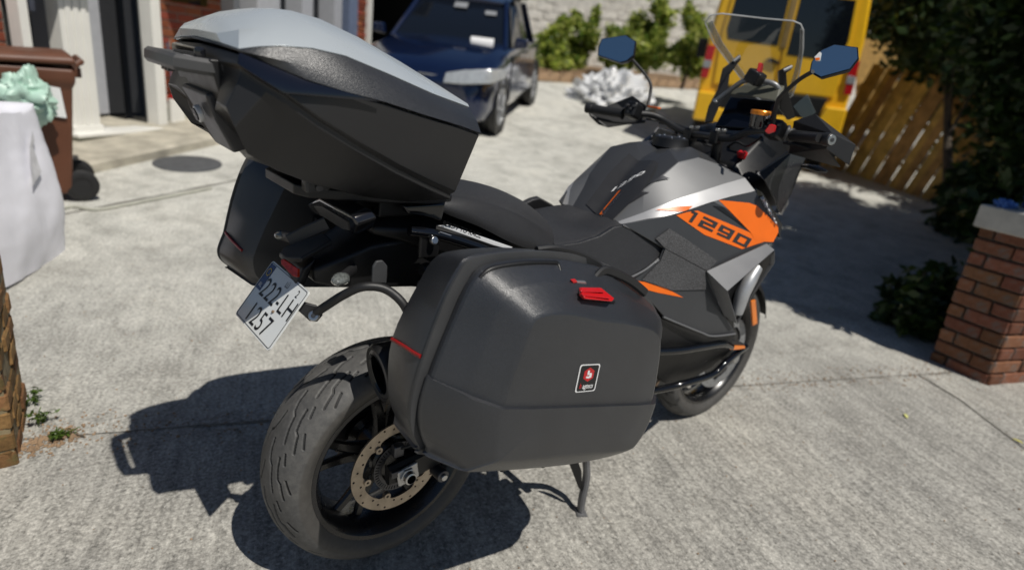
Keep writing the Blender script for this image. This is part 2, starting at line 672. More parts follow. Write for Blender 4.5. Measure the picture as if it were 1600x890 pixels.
def concrete():
    t = NT('driveway_concrete')
    P = t.coord()
    sep = t.n('ShaderNodeSeparateXYZ')
    t.l(P, sep.inputs[0])
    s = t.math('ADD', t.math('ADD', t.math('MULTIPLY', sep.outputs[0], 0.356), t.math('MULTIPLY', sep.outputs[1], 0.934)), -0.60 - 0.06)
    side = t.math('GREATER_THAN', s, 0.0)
    # rotate into slab axes, stretch for the broom marks
    mp = t.n('ShaderNodeMapping')
    mp.inputs['Rotation'].default_value = (0, 0, -math.atan2(0.934, 0.356) + math.pi / 2)
    t.l(P, mp.inputs[0])
    st = t.n('ShaderNodeMapping')
    st.inputs['Scale'].default_value = (1, 0.09, 1)
    t.l(mp.outputs[0], st.inputs[0])
    broom = t.noise(40, 5, 0.7, st.outputs[0])
    broom2 = t.noise(18, 4, 0.6, st.outputs[0])
    big = t.noise(0.9, 6, 0.6)
    mid = t.noise(5.5, 6, 0.65)
    fine = t.noise(84, 4, 0.68)
    fine2 = t.noise(260, 3, 0.6)
    vo = t.n('ShaderNodeTexVoronoi')
    vo.inputs['Scale'].default_value = 150
    t.l(P, vo.inputs['Vector'])
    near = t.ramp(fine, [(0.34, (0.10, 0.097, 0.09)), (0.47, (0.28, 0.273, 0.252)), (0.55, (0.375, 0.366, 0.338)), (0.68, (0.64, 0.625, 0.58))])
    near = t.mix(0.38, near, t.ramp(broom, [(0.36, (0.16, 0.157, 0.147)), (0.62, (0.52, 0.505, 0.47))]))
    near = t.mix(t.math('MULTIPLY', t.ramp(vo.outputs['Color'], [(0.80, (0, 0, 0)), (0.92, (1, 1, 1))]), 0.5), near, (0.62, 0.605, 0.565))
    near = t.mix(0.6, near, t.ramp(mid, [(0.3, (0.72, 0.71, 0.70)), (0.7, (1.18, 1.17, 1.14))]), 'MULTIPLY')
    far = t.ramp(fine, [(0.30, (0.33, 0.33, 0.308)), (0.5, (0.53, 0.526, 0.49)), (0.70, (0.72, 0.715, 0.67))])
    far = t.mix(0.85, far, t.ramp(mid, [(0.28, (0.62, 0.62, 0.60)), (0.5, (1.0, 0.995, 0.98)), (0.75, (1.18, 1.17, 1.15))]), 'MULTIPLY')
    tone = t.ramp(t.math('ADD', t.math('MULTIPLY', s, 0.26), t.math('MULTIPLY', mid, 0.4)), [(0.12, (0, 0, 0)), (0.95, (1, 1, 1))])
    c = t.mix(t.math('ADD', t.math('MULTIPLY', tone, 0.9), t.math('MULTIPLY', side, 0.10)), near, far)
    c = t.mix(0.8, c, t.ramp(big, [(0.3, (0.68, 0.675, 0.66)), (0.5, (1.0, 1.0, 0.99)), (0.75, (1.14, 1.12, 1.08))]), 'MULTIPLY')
    # old oil and tyre stains
    stn = t.ramp(t.noise(2.3, 5, 0.7), [(0.62, (0, 0, 0)), (0.74, (1, 1, 1))])
    c = t.mix(t.math('MULTIPLY', stn, 0.4), c, (0.17, 0.16, 0.145))
    # grubby pits
    pit = t.ramp(t.noise(42, 4, 0.75), [(0.30, (1, 1, 1)), (0.37, (0, 0, 0))])
    c = t.mix(t.math('MULTIPLY', pit, 0.55), c, (0.10, 0.098, 0.09))
    # gravelly, dirty strip along the shaded side of the drive
    gx = t.ramp(t.math('ADD', t.math('MULTIPLY', sep.outputs[0], 0.2), t.math('MULTIPLY', mid, 0.12)), [(0.86, (0, 0, 0)), (0.92, (1, 1, 1))])
    grav = t.ramp(vo.outputs['Color'], [(0.1, (0.09, 0.09, 0.088)), (0.9, (0.30, 0.295, 0.28))])
    c = t.mix(t.math('MULTIPLY', t.math('MULTIPLY', gx, side), 0.0), c, grav)
    t.set(Base_Color=c, Roughness=0.86)
    t.b.inputs['Specular IOR Level'].default_value = 0.25
    h = t.math('ADD', t.math('MULTIPLY', fine, 0.7), t.math('MULTIPLY', broom, 0.8))
    h = t.math('ADD', h, t.math('MULTIPLY', fine2, 0.35))
    h = t.math('ADD', h, t.math('MULTIPLY', broom2, 0.5))
    t.set(Normal=t.bump(h, 0.75, 0.006))
    return t.m
M['concrete'] = concrete()
M['joint'] = pm('joint_dirt', (0.16, 0.15, 0.13), 0.95, var=0.5, vscale=60)
M['kerb'] = pm('old_kerb_concrete', (0.40, 0.37, 0.30), 0.9, var=0.3, vscale=5, bscale=60, bstr=0.5, bdist=0.005)
M['stone_grey'] = pm('grey_cap_concrete', (0.44, 0.425, 0.39), 0.85, var=0.15, vscale=12, bscale=120, bstr=0.4, bdist=0.002)
M['paint_white'] = pm('white_gloss_paint', (0.78, 0.77, 0.72), 0.4, var=0.05, vscale=4)
M['paint_grey'] = pm('pale_grey_paint', (0.42, 0.43, 0.46), 0.5, var=0.06)
M['door_blue'] = pm('dark_blue_grey_door_paint', (0.06, 0.068, 0.095), 0.35, var=0.08)
M['plinth'] = pm('green_grey_plinth_paint', (0.33, 0.345, 0.27), 0.7, var=0.2, vscale=5)
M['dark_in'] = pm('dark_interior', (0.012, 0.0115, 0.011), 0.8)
M['mortar'] = pm('lime_mortar', (0.34, 0.31, 0.26), 0.95, var=0.25, vscale=25, bscale=90, bstr=0.6, bdist=0.004)
M['mortar_dark'] = pm('weathered_mortar', (0.10, 0.088, 0.072), 0.95, var=0.35, vscale=25, bscale=90, bstr=0.6, bdist=0.004)
def brickmat(name, col, var=0.3, edge=None):
    t = NT(name)
    oi = t.n('ShaderNodeObjectInfo')
    hs = t.n('ShaderNodeHueSaturation')
    base = t.ramp(t.noise(38, 5, 0.65), [(0.25, tuple(c * (1 - var) for c in col)), (0.6, col), (0.85, tuple(min(1, c * (1 + var)) for c in col))])
    if edge:
        base = t.mix(t.ramp(t.noise(16, 5, 0.7), [(0.5, (0, 0, 0)), (0.62, (1, 1, 1))]), base, edge)
    t.l(base, hs.inputs['Color'])
    mr = t.n('ShaderNodeMapRange')
    mr.inputs['To Min'].default_value = 0.6
    mr.inputs['To Max'].default_value = 1.3
    t.l(oi.outputs['Random'], mr.inputs['Value'])
    t.l(mr.outputs[0], hs.inputs['Value'])
    mh = t.n('ShaderNodeMapRange')
    mh.inputs['To Min'].default_value = 0.488
    mh.inputs['To Max'].default_value = 0.512
    t.l(t.math('FRACT', t.math('MULTIPLY', oi.outputs['Random'], 7.31)), mh.inputs['Value'])
    t.l(mh.outputs[0], hs.inputs['Hue'])
    t.set(Base_Color=hs.outputs[0], Roughness=0.9)
    t.b.inputs['Specular IOR Level'].default_value = 0.2
    t.set(Normal=t.bump(t.noise(130, 5, 0.7), 0.7, 0.004))
    return t.m
M['mortar_moss'] = pm('mossy_mortar', (0.22, 0.175, 0.10), 0.95, var=0.45, vscale=25, bscale=90, bstr=0.6, bdist=0.004)
M['brick_red'] = brickmat('red_brick', (0.30, 0.085, 0.045))
M['brick_orange'] = brickmat('orange_red_brick', (0.23, 0.10, 0.058), 0.4, (0.16, 0.12, 0.10))
M['brick_buff'] = brickmat('buff_brown_brick', (0.25, 0.135, 0.058), 0.5, (0.16, 0.12, 0.05))

# ground: one sheet out to the horizon, finer near the camera
def axis_steps(lo, hi):
    a = []
    x = 0.0
    d = 0.25
    while x < hi:
        a.append(x)
        if x > 14:
            d *= 1.35
        x += d
    a.append(hi)
    b = []
    x = -0.25
    d = 0.25
    while x > lo:
        b.append(x)
        if x < -6:
            d *= 1.35
        x -= d
    b.append(lo)
    return b[::-1] + a
xs = axis_steps(-900, 900)
ys = axis_steps(-900, 900)
V = [(x, y, hz(x, y) if s_of(x, y) < 16 else hz(x, y) * 0 + 0.05 * 16 + 0.004 * 256 + (min(s_of(x, y), 60) - 16) * 0.06) for x in xs for y in ys]
ny = len(ys)
F = [(i * ny + j, (i + 1) * ny + j, (i + 1) * ny + j + 1, i * ny + j + 1) for i in range(len(xs) - 1) for j in range(ny - 1)]
tag(obj('ground', V, F, M['concrete'], smooth=180), kind='structure')

def strip(name, pts, w, mats, dz=0.004, kind='structure', jitter=0.0, step=0.08):
    """ribbon lying on the ground"""
    V, F = [], []
    P = []
    for a, b in zip(pts[:-1], pts[1:]):
        a, b = Vector(a[:2]), Vector(b[:2])
        n = max(1, int((b - a).length / step))
        P += [a.lerp(b, k / n) for k in range(n)]
    P.append(Vector(pts[-1][:2]))
    for i, p in enumerate(P):
        t = (P[min(i + 1, len(P) - 1)] - P[max(i - 1, 0)]).normalized()
        nn = Vector((-t.y, t.x))
        ww = w * (1 + jitter * (random.random() - 0.5) * 2)
        p = p + nn * jitter * w * (random.random() - 0.5)
        for sg in (-0.5, 0.5):
            q = p + nn * sg * ww
            V.append(g3(q.x, q.y, dz))
    F = [(2 * i, 2 * i + 1, 2 * i + 3, 2 * i + 2) for i in range(len(P) - 1)]
    return tag(obj(name, V, F, mats, smooth=180), kind=kind)
def on_s(x, s):   # point of the gate line moved s metres up the drive
    y = 0.95 - (x + 0.8) * 0.356 / 0.934
    return (x + GN.x * s, y + GN.y * s)
strip('slab_joint', [on_s(-0.9, 0.07), on_s(1.5, 0.08), on_s(3.3, 0.05)], 0.008, M['joint'], jitter=0.45)
strip('slab_joint', [(3.069, -0.470, 0.017), (2.960, -0.700, 0.011), (2.702, -1.023, 0.006), (2.2, -1.6)], 0.012, M['joint'], jitter=0.4)
strip('slab_joint', [(-0.9, 3.12), (-0.726, 3.195, 0.127), (-0.401, 3.408, 0.148), (0.592, 3.867, 0.204), (1.6, 4.35)], 0.02, M['joint'], jitter=0.5)

# ------------------------------------------------------------- house front (local frame: t along, n outwards, z up)
FA = Vector((-0.136, 5.103, 0.275))
FB = Vector((1.216, 6.048, 0.396))
FT = Vector((FB.x - FA.x, FB.y - FA.y, 0)).normalized()
FN = Vector((FT.y, -FT.x, 0))
FR = Matrix((FT, FN, Vector((0, 0, 1)))).transposed()
def fac(t, n, z):
    return Vector((FA.x, FA.y, 0)) + FT * t + FN * n + Vector((0, 0, z))
house = empty('brick_house', fac(0, 0, 0.3), 'red brick house with white pilasters and a dark recessed front door', 'house')
def hbox(name, t0, t1, n0, n1, z0, z1, mats, bevel=0.004, parent=None):
    c = fac((t0 + t1) / 2, (n0 + n1) / 2, (z0 + z1) / 2)
    return box(name, c, (abs(t1 - t0), abs(n1 - n0), abs(z1 - z0)), mats, parent or house, rot=FR, bevel=bevel)
# walls (mortar bed) behind bricks
WB = -0.14
hbox('wall', -1.3, -0.35, WB - 0.25, WB, 0.0, 3.2, M['mortar'], 0)
hbox('wall', 1.0, 2.0, WB - 0.25, WB, 0.0, 3.2, M['mortar'], 0)
hbox('wall', 4.72, 5.22, WB - 0.25, WB, 0.1, 3.2, M['mortar'], 0)
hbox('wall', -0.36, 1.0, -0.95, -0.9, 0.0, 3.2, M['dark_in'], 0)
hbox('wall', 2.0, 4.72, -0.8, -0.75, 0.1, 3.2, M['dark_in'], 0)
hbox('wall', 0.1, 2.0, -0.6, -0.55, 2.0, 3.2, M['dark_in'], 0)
# bricks, one by one, mesh data shared
def brick_mesh(name, l, h, d, mat, chip=0.004, seed=0):
    rr = random.Random(seed)
    V = []
    for dx in (-1, 1):
        for dy in (-1, 1):
            for dz in (-1, 1):
                V.append((dx * l / 2 + rr.uniform(-chip, chip), dy * d / 2 + rr.uniform(-chip, chip) * 0.5, dz * h / 2 + rr.uniform(-chip, chip)))
    bm = bmesh.new()
    vs = [bm.verts.new(v) for v in V]
    for q in [(0, 1, 3, 2), (4, 6, 7, 5), (0, 4, 5, 1), (2, 3, 7, 6), (0, 2, 6, 4), (1, 5, 7, 3)]:
        bm.faces.new([vs[k] for k in q])
    bmesh.ops.recalc_face_normals(bm, faces=bm.faces)
    bmesh.ops.bevel(bm, geom=bm.edges[:], offset=min(0.006, h * 0.12), segments=1, affect='EDGES')
    me = bpy.data.meshes.new(name)
    bm.to_mesh(me)
    bm.free()
    me.materials.append(mat)
    return me
def lay_bricks(parent, cells, meshes, rotm, base_loc):
    """cells: (position Vector, kind index)"""
    for pos, k, tw in cells:
        o = bpy.data.objects.new('brick', meshes[k])
        o.parent = parent
        o.rotation_euler = (rotm @ Matrix.Rotation(tw, 3, 'Z')).to_euler()
        o.location = pos - base_loc
        COL.objects.link(o)
BL, BH = 0.215, 0.065
def brick_panel(t0, t1, z0, z1, step_l=0.225, step_h=0.077):
    full = [brick_mesh('brick', BL, BH, 0.05, M['brick_red'], seed=k) for k in range(3)]
    cells = []
    row = 0
    z = z0 + BH / 2
    while z < z1:
        off = 0 if row % 2 else step_l / 2
        t = t0 - off
        while t < t1:
            a, b = max(t, t0), min(t + BL, t1)
            if b - a > 0.03:
                k = rng.integers(3)
                cells.append((a, b, z, k))
            t += step_l
        z += step_h
        row += 1
    out = {}
    for a, b, z, k in cells:
        w = round(b - a, 3)
        if abs(w - BL) < 1e-3:
            me = full[k]
        else:
            me = out.setdefault(w, brick_mesh('brick', w, BH, 0.05, M['brick_red'], seed=int(w * 1000)))
        o = bpy.data.objects.new('brick', me)
        o.parent = house
        o.rotation_euler = FR.to_euler()
        o.location = fac((a + b) / 2, WB - 0.012 + rng.normal(0, 0.002), z) - Vector(house.location)
        COL.objects.link(o)
brick_panel(-0.98, -0.36, 0.78, 1.55)
brick_panel(1.03, 1.98, 0.62, 1.72)
brick_panel(4.74, 5.2, 1.35, 2.35)
hbox('plinth', 1.0, 2.3, WB - 0.2, WB + 0.05, 0.05, 0.56, M['plinth'])
# pilasters / door case
hbox('pilaster', -0.345, -0.275, -0.10, 0.02, 0.25, 3.0, M['paint_white'])
hbox('window', -0.275, -0.01, -0.34, -0.30, 0.25, 3.0, M['window'], 0)
col = hbox('pilaster', -0.01, 0.255, -0.14, 0.0, 0.36, 3.0, M['paint_white'])
for k in range(3):
    hbox('flute', 0.035 + k * 0.07, 0.08 + k * 0.07, 0.0, 0.012, 0.46, 3.0, M['paint_white'], 0.004, parent=col)
hbox('pilaster_base', -0.02, 0.265, -0.13, 0.022, 0.33, 0.46, M['paint_white'], 0.006)
hbox('pilaster', 0.90, 1.01, -0.14, 0.0, 0.40, 3.0, M['paint_white'])
hbox('door', 0.14, 0.62, -0.60, -0.55, 0.40, 2.6, M['door_blue'], 0.004)
hbox('door_panel', 0.56, 0.88, -0.56, -0.53, 0.46, 2.6, M['paint_grey'], 0.004)
hbox('door_post', 0.84, 0.90, -0.58, -0.34, 0.42, 2.6, M['gloss_black'], 0.003)
hbox('side_light', 0.885, 0.90, -0.40, -0.14, 0.42, 2.6, M['window'], 0)
hbox('porch_floor', 0.0, 1.0, -0.9, 0.0, 0.18, 0.40, M['stone_grey'], 0.006)
hbox('doorstep', -0.04, 1.12, 0.0, 0.09, 0.10, 0.375, M['plinth'], 0.01)
hbox('sill', -0.06, 1.14, -0.12, 0.11, 0.376, 0.41, M['paint_white'], 0.008)
hbox('canopy', -0.42, 0.09, -0.1, 0.36, 2.05, 2.2, M['paint_white'], 0.01)
hbox('canopy', 1.02, 2.2, -0.14, 0.62, 2.1, 2.3, M['paint_white'], 0.01)
# bay window and second door case to the right
hbox('window', 1.28, 1.76, WB - 0.06, WB + 0.0295, 1.56, 2.6, M['window'], 0)
hbox('window_frame', 2.0, 2.10, -0.25, 0.02, 0.5, 3.0, M['paint_grey'])
hbox('window', 2.10, 2.42, -0.30, -0.26, 0.5, 3.0, M['window'], 0)
hbox('window_frame', 2.42, 2.84, -0.25, 0.0, 0.5, 3.0, M['paint_grey'])
hbox('window', 2.84, 3.30, -0.30, -0.26, 0.5, 3.0, M['window'], 0)
hbox('window_frame', 3.30, 3.54, -0.25, 0.0, 0.5, 3.0, M['paint_grey'])
hbox('window', 3.54, 4.06, -0.30, -0.26, 0.5, 3.0, M['window'], 0)
hbox('window_frame', 4.06, 4.26, -0.25, 0.0, 0.5, 3.0, M['paint_grey'])
hbox('window', 4.26, 4.50, -0.30, -0.26, 0.5, 3.0, M['window'], 0)
hbox('window_frame', 4.50, 4.74, -0.25, -0.02, 0.5, 3.0, pm('blue_grey_paint', (0.16, 0.2, 0.30), 0.5))
hbox('corner_post', 5.2, 5.30, -0.4, -0.08, 0.3, 3.2, M['paint_white'])
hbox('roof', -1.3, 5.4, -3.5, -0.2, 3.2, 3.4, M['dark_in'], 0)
hbox('wall', 5.2, 5.3, -3.4, -0.41, 0.3, 3.2, M['mortar_dark'], 0)
hbox('wall', -1.3, 5.2, -3.5, -3.4, 0.0, 3.2, M['mortar_dark'], 0)
# dark open carport beyond the house corner
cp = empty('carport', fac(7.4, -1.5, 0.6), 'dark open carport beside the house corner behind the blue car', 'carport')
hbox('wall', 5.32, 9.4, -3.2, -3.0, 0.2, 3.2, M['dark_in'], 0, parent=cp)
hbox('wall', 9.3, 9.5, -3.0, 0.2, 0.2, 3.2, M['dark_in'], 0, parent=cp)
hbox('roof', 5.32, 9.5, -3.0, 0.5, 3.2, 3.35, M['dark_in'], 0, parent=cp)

# kerb / path in front of the house
def kerb():
    a0, a1 = Vector((-0.479, 4.073, 0.190)), Vector((1.071, 5.201, 0.320))
    d = (a1 - a0)
    d.z = 0
    d.normalize()
    back = Vector((-d.y, d.x, 0))
    V, F = [], []
    n = 40
    a0 = a0 - d * 0.8
    L = (a1 - a0).length + 5
    for i in range(n + 1):
        p = a0 + d * L * i / n
        j = random.uniform(-.012, .012)
        h = 0.085
        z = hz(p.x, p.y)
        q = p + back * 1.3
        V += [(p.x + j, p.y, z - 0.02), (p.x + j, p.y + j, z + h - 0.02), (p.x + back.x * .025, p.y + back.y * .025, z + h), (q.x, q.y, z + h + 0.05), (q.x, q.y, z - 0.05)]
    for i in range(n):
        for k in range(4):
            F.append((i * 5 + k, i * 5 + k + 1, i * 5 + 6 + k, i * 5 + 5 + k))
    return tag(obj('path', V, F, M['kerb'], smooth=30), kind='structure')
kerb()

# ------------------------------------------------------------- gate pillars
def pillar(name, corner, dirs, wid, h, mats, mortar, label, cap=None, course=0.077, proud=0.01, bl=0.215, k=0.012, gap=0.011, chip=0.004):
    """corner: near bottom corner (x, y); dirs: two unit face directions leaving that corner"""
    d0, d1 = Vector((*dirs[0], 0)).normalized(), Vector((*dirs[1], 0)).normalized()
    c = Vector((*corner, hz(*corner) - 0.01))
    root = empty(name, c, label, 'gate pillar')
    w0, w1 = wid
    V = []
    for z in (-0.05, h):
        for a, b in ((k, k), (w0 - k, k), (w0 - k, w1 - k), (k, w1 - k)):
            V.append(c + d0 * a + d1 * b + Vector((0, 0, z)))
    obj('core', V, [(0, 1, 2, 3), (4, 5, 6, 7), (0, 1, 5, 4), (1, 2, 6, 5), (2, 3, 7, 6), (3, 0, 4, 7)], mortar, root, smooth=0)
    cache = {}
    row = 0
    z = 0.0
    while z + 0.05 < h:
        for fi, (da, db, w) in enumerate(((d0, d1, w0), (d1, d0, w1))):
            nrm = -db
            rot = Matrix((da, nrm, Vector((0, 0, 1)))).transposed()
            if rot.determinant() < 0:
                rot = Matrix((-da, nrm, Vector((0, 0, 1)))).transposed()
            long_first = (row + fi) % 2 == 0
            t = 0.0
            cuts = []
            while t < w - 0.02:
                l = bl if (long_first or t > 0) else bl * 0.48
                l = min(l, w - t)
                cuts.append((t, l))
                t += l + 0.01
            for t, l in cuts:
                if l < 0.03:
                    continue
                key = (round(l, 3), int(rng.integers(3)))
                if key not in cache:
                    cache[key] = brick_mesh('brick', key[0], course - gap, 0.05, mats, chip, seed=len(cache) + 11)
                o = bpy.data.objects.new('brick', cache[key])
                o.parent = root
                o.rotation_euler = (rot @ Matrix.Rotation(rng.normal(0, 0.008), 3, 'X')).to_euler()
                o.location = da * (t + l / 2) + db * (0.024 - proud + rng.normal(0, 0.0025)) + Vector((0, 0, z + course / 2))
                COL.objects.link(o)
        z += course
        row += 1
    if cap:
        cc = c + d0 * w0 / 2 + d1 * w1 / 2 + Vector((0, 0, h + 0.0605))
        rot = Matrix((d0, d1, Vector((0, 0, 1)))).transposed()
        box('cap', cc, (w0 + 0.05, w1 + 0.05, 0.125), cap, root, rot=rot, bevel=0.012, bseg=3)
    return root
pN, pL, pR = Vector((3.340, -0.717, 0.013)), Vector((3.395, -0.421, 0.022)), Vector((3.566, -0.850, 0.012))
dl = (pL - pN).xy.normalized()
dr = Vector((0.93, -0.37)).normalized()
RP_H = 0.825
right_pillar = pillar('gate_pillar', pN.xy, (dl, dr), ((pL - pN).xy.length, 0.42), RP_H, M['brick_orange'], M['mortar_dark'],
                      'red brick gate pillar with a grey concrete cap at the right edge', M['stone_grey'])
lN, lR = Vector((-0.778, 0.876, 0.013)), Vector((-0.735, 1.195, 0.023))
dfar = (lR - lN).xy.normalized()
dlft = Vector((-0.98, 0.03)).normalized()
left_pillar = pillar('gate_pillar', lN.xy, (dlft, dfar), (0.4, (lR - lN).xy.length + 0.02), 0.95, M['brick_buff'], M['mortar_moss'],
                     'worn yellow brown brick pillar at the left edge of the driveway', None, course=0.066, proud=-0.0005, k=0.003, gap=0.010, chip=0.006, bl=0.105)


# ================================================================ MOTORCYCLE (x forward, y left)
bike = empty('motorcycle', (0.75, 0, 0), 'dark grey and orange adventure motorcycle with a clear windscreen standing on its centre stand', 'motorcycle')
RZ = 0.338      # rear axle height, tyre just clear of the ground
LZ = []

def seg_dist(P, a, b):
    ab = b - a
    t = np.clip(((P - a) @ ab) / (ab @ ab), 0, 1)
    return np.hypot(*(P - (a + t[:, None] * ab)).T)

def tyre(name, prof, nth, npr, pitch, lines, half, mats, parent, depth=0.005, gw=0.0026, turn=None, center=(0, 0, 0)):
    """prof: half profile (y, r) from bead to crown; grooves: polylines (s, y) repeated every pitch, mirrored with half a pitch shift"""
    pr = [Vector((y, rr, 0)) for y, rr in prof]
    full = pr + [Vector((-p.x, p.y, 0)) for p in pr[::-1][1:]]
    sp = spline(full, max(2, npr // (len(full) - 1)))
    yy = np.array([p.x for p in sp])
    rr = np.array([p.y for p in sp])
    n, m = nth, len(sp)
    th = np.linspace(0, 2 * np.pi, n, endpoint=False)
    R0 = rr.max()
    # arc coordinate across the tread
    arc = np.concatenate([[0], np.cumsum(np.hypot(np.diff(yy), np.diff(rr)))])
    arc = arc - arc[m // 2]
    S, A = np.meshgrid(th * R0, arc, indexing='ij')
    per = 2 * np.pi * R0 / round(2 * np.pi * R0 / pitch)
    dmin = np.full(S.size, 1.0)
    for sg, sh in ((1, 0.0), (-1, 0.5)):
        s = np.mod(S.ravel() + sh * per, per)
        a = A.ravel() * sg
        for ln in lines:
            for k in (-1, 0, 1):
                P = np.stack([s + k * per, a], 1)
                for q in range(len(ln) - 1):
                    p0, p1 = np.array(ln[q]), np.array(ln[q + 1])
                    dmin = np.minimum(dmin, seg_dist(P, p0, p1))
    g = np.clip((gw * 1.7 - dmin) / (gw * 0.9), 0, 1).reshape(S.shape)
    rad = rr[None, :] - depth * g
    # tiny squirm wear unevenness
    X = rad * np.cos(th)[:, None]
    Z = rad * np.sin(th)[:, None]
    Y = np.broadcast_to(yy[None, :], X.shape)
    V = np.stack([X, Y, Z], -1).reshape(-1, 3)
    if turn is not None:
        V = V @ np.array(turn).T
    V = V + np.array(center)
    i = np.arange(n)[:, None] * m
    j = (np.arange(n)[:, None] + 1) % n * m
    k = np.arange(m - 1)[None, :]
    F = np.stack([i + k, i + k + 1, j + k + 1, j + k], -1).reshape(-1, 4)
    me = bpy.data.meshes.new(name)
    me.vertices.add(len(V))
    me.vertices.foreach_set('co', V.astype(np.float32).ravel())
    me.loops.add(F.size)
    me.loops.foreach_set('vertex_index', F.ravel().astype(np.int32))
    me.polygons.add(len(F))
    me.polygons.foreach_set('loop_start', (np.arange(len(F)) * 4).astype(np.int32))
    me.update(calc_edges=True)
    me.validate()
    for mm in mats:
        me.materials.append(mm)
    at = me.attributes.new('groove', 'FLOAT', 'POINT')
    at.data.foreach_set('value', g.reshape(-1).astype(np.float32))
    sd = np.clip((np.abs(A) - half) / 0.006, 0, 1)
    at = me.attributes.new('side', 'FLOAT', 'POINT')
    at.data.foreach_set('value', sd.reshape(-1).astype(np.float32))
    me.shade_smooth()
    o = bpy.data.objects.new(name, me)
    o.parent = parent
    o.location = -Vector(parent_loc(parent))
    COL.objects.link(o)
    return o

def tyremat():
    t = NT('worn_tyre_rubber')
    P = t.coord()
    n = t.noise(7, 6, 0.65)
    n2 = t.noise(60, 5, 0.7)
    c = t.ramp(n, [(0.3, (0.052, 0.052, 0.052)), (0.55, (0.080, 0.079, 0.078)), (0.75, (0.115, 0.112, 0.106))])
    c = t.mix(0.5, c, t.ramp(n2, [(0.35, (0.55, 0.55, 0.55)), (0.65, (1.3, 1.28, 1.22))]), 'MULTIPLY')
    at = t.n('ShaderNodeAttribute', attribute_name='side')
    c = t.mix(at.outputs['Fac'], c, t.mix(0.5, c, (0.045, 0.040, 0.034)))
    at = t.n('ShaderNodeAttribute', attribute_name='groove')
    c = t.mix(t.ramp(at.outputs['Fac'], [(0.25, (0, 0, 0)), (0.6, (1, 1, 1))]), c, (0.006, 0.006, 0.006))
    t.set(Base_Color=c, Roughness=0.6)
    t.set(Normal=t.bump(t.noise(260, 4, 0.7), 0.35, 0.001))
    return t.m
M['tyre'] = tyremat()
M['groove'] = pm('tread_groove', (0.007, 0.007, 0.007), 0.9)
M['sidewall'] = pm('tyre_sidewall', (0.022, 0.0215, 0.021), 0.55, var=0.3, vscale=8)

# ---------------- rear wheel
rw = lathe('rear_wheel', [(0.212, -0.076), (0.219, -0.083), (0.2305, -0.0835), (0.2315, -0.080), (0.226, -0.077), (0.214, -0.070), (0.207, -0.055), (0.200, -0.03), (0.200, 0.03), (0.207, 0.055),
           (0.214, 0.070), (0.226, 0.077), (0.2315, 0.080), (0.2305, 0.0835), (0.219, 0.083), (0.212, 0.076), (0.200, 0.055), (0.191, 0.03), (0.191, -0.03), (0.200, -0.055)],
           (0, 0, RZ), M['rim'], bike, seg=96, closed=True, smooth=30)
RL = [[(0.000, 0.006), (0.030, 0.010), (0.052, 0.018), (0.060, 0.028), (0.092, 0.034), (0.126, 0.043)],
      [(0.030, 0.046), (0.060, 0.050), (0.084, 0.056), (0.092, 0.066), (0.134, 0.078)],
      [(0.078, 0.079), (0.112, 0.094)],
      [(0.014, 0.058), (0.040, 0.066)]]
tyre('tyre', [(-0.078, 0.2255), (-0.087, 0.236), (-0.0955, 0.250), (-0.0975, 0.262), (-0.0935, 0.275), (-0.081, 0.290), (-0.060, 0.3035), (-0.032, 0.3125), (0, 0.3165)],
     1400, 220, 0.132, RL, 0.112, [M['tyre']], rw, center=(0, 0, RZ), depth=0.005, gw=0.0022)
# sidewall lettering band edge
for k in range(5):      # five pairs of spokes
    a = 2 * math.pi * k / 5 + 0.35
    for da in (-0.13, 0.13):
        p0 = (0.045 * math.cos(a + da * 2), -0.012, RZ + 0.045 * math.sin(a + da * 2))
        pm_ = (0.12 * math.cos(a + da * 1.1), -0.016, RZ + 0.12 * math.sin(a + da * 1.1))
        p1 = (0.203 * math.cos(a + da * 1.5), -0.022, RZ + 0.203 * math.sin(a + da * 1.5))
        sweep('spoke', spline([p0, pm_, p1], 6), rect(0.030, 0.020, 0.006), M['rim'], rw, up=(0, 1, 0), scale=[1.25 - 0.04 * q for q in range(13)], smooth=30)
lathe('hub', [(0.001, -0.06), (0.042, -0.06), (0.055, -0.05), (0.052, 0.05), (0.07, 0.06), (0.001, 0.06)], (0, 0, RZ), M['rim'], rw, seg=40, smooth=30)
def circle2(r0, n, a0=0.0, cx=0, cy=0):
    return [(cx + r0 * math.cos(a0 + 2 * math.pi * k / n), cy + r0 * math.sin(a0 + 2 * math.pi * k / n)) for k in range(n)]
def disc_loops(ro, ri, tab, ntab, rh, nh, a0=0.2):
    lp = [circle2(ro, 96)]
    inner = []
    for k in range(180):
        a = 2 * math.pi * k / 180
        w = ((a - a0) * ntab / (2 * math.pi)) % 1
        w = min(w, 1 - w)
        inner.append(((ri - tab * math.exp(-(w / 0.11) ** 2)) * math.cos(a), (ri - tab * math.exp(-(w / 0.11) ** 2)) * math.sin(a)))
    lp.append(inner)
    for k in range(nh):
        a = 2 * math.pi * k / nh + 0.05
        r0 = (ro + ri) / 2 + (0.0085 if k % 3 == 0 else (-0.0085 if k % 3 == 1 else 0.0))
        lp.append(circle2(rh, 8, 0, r0 * math.cos(a), r0 * math.sin(a)))
    return lp
def disc_T(x, y, z, turn=0.0):
    return Matrix.Translation((x, y, z)) @ Matrix.Rotation(turn, 4, 'Z') @ Matrix(((1, 0, 0, 0), (0, 0, 1, 0), (0, 1, 0, 0), (0, 0, 0, 1)))
DY = -0.092
disc = plate2d('brake_disc', disc_loops(0.1335, 0.102, 0.016, 6, 0.0033, 30), 0.005, disc_T(0, DY, RZ), M['disc'], rw)
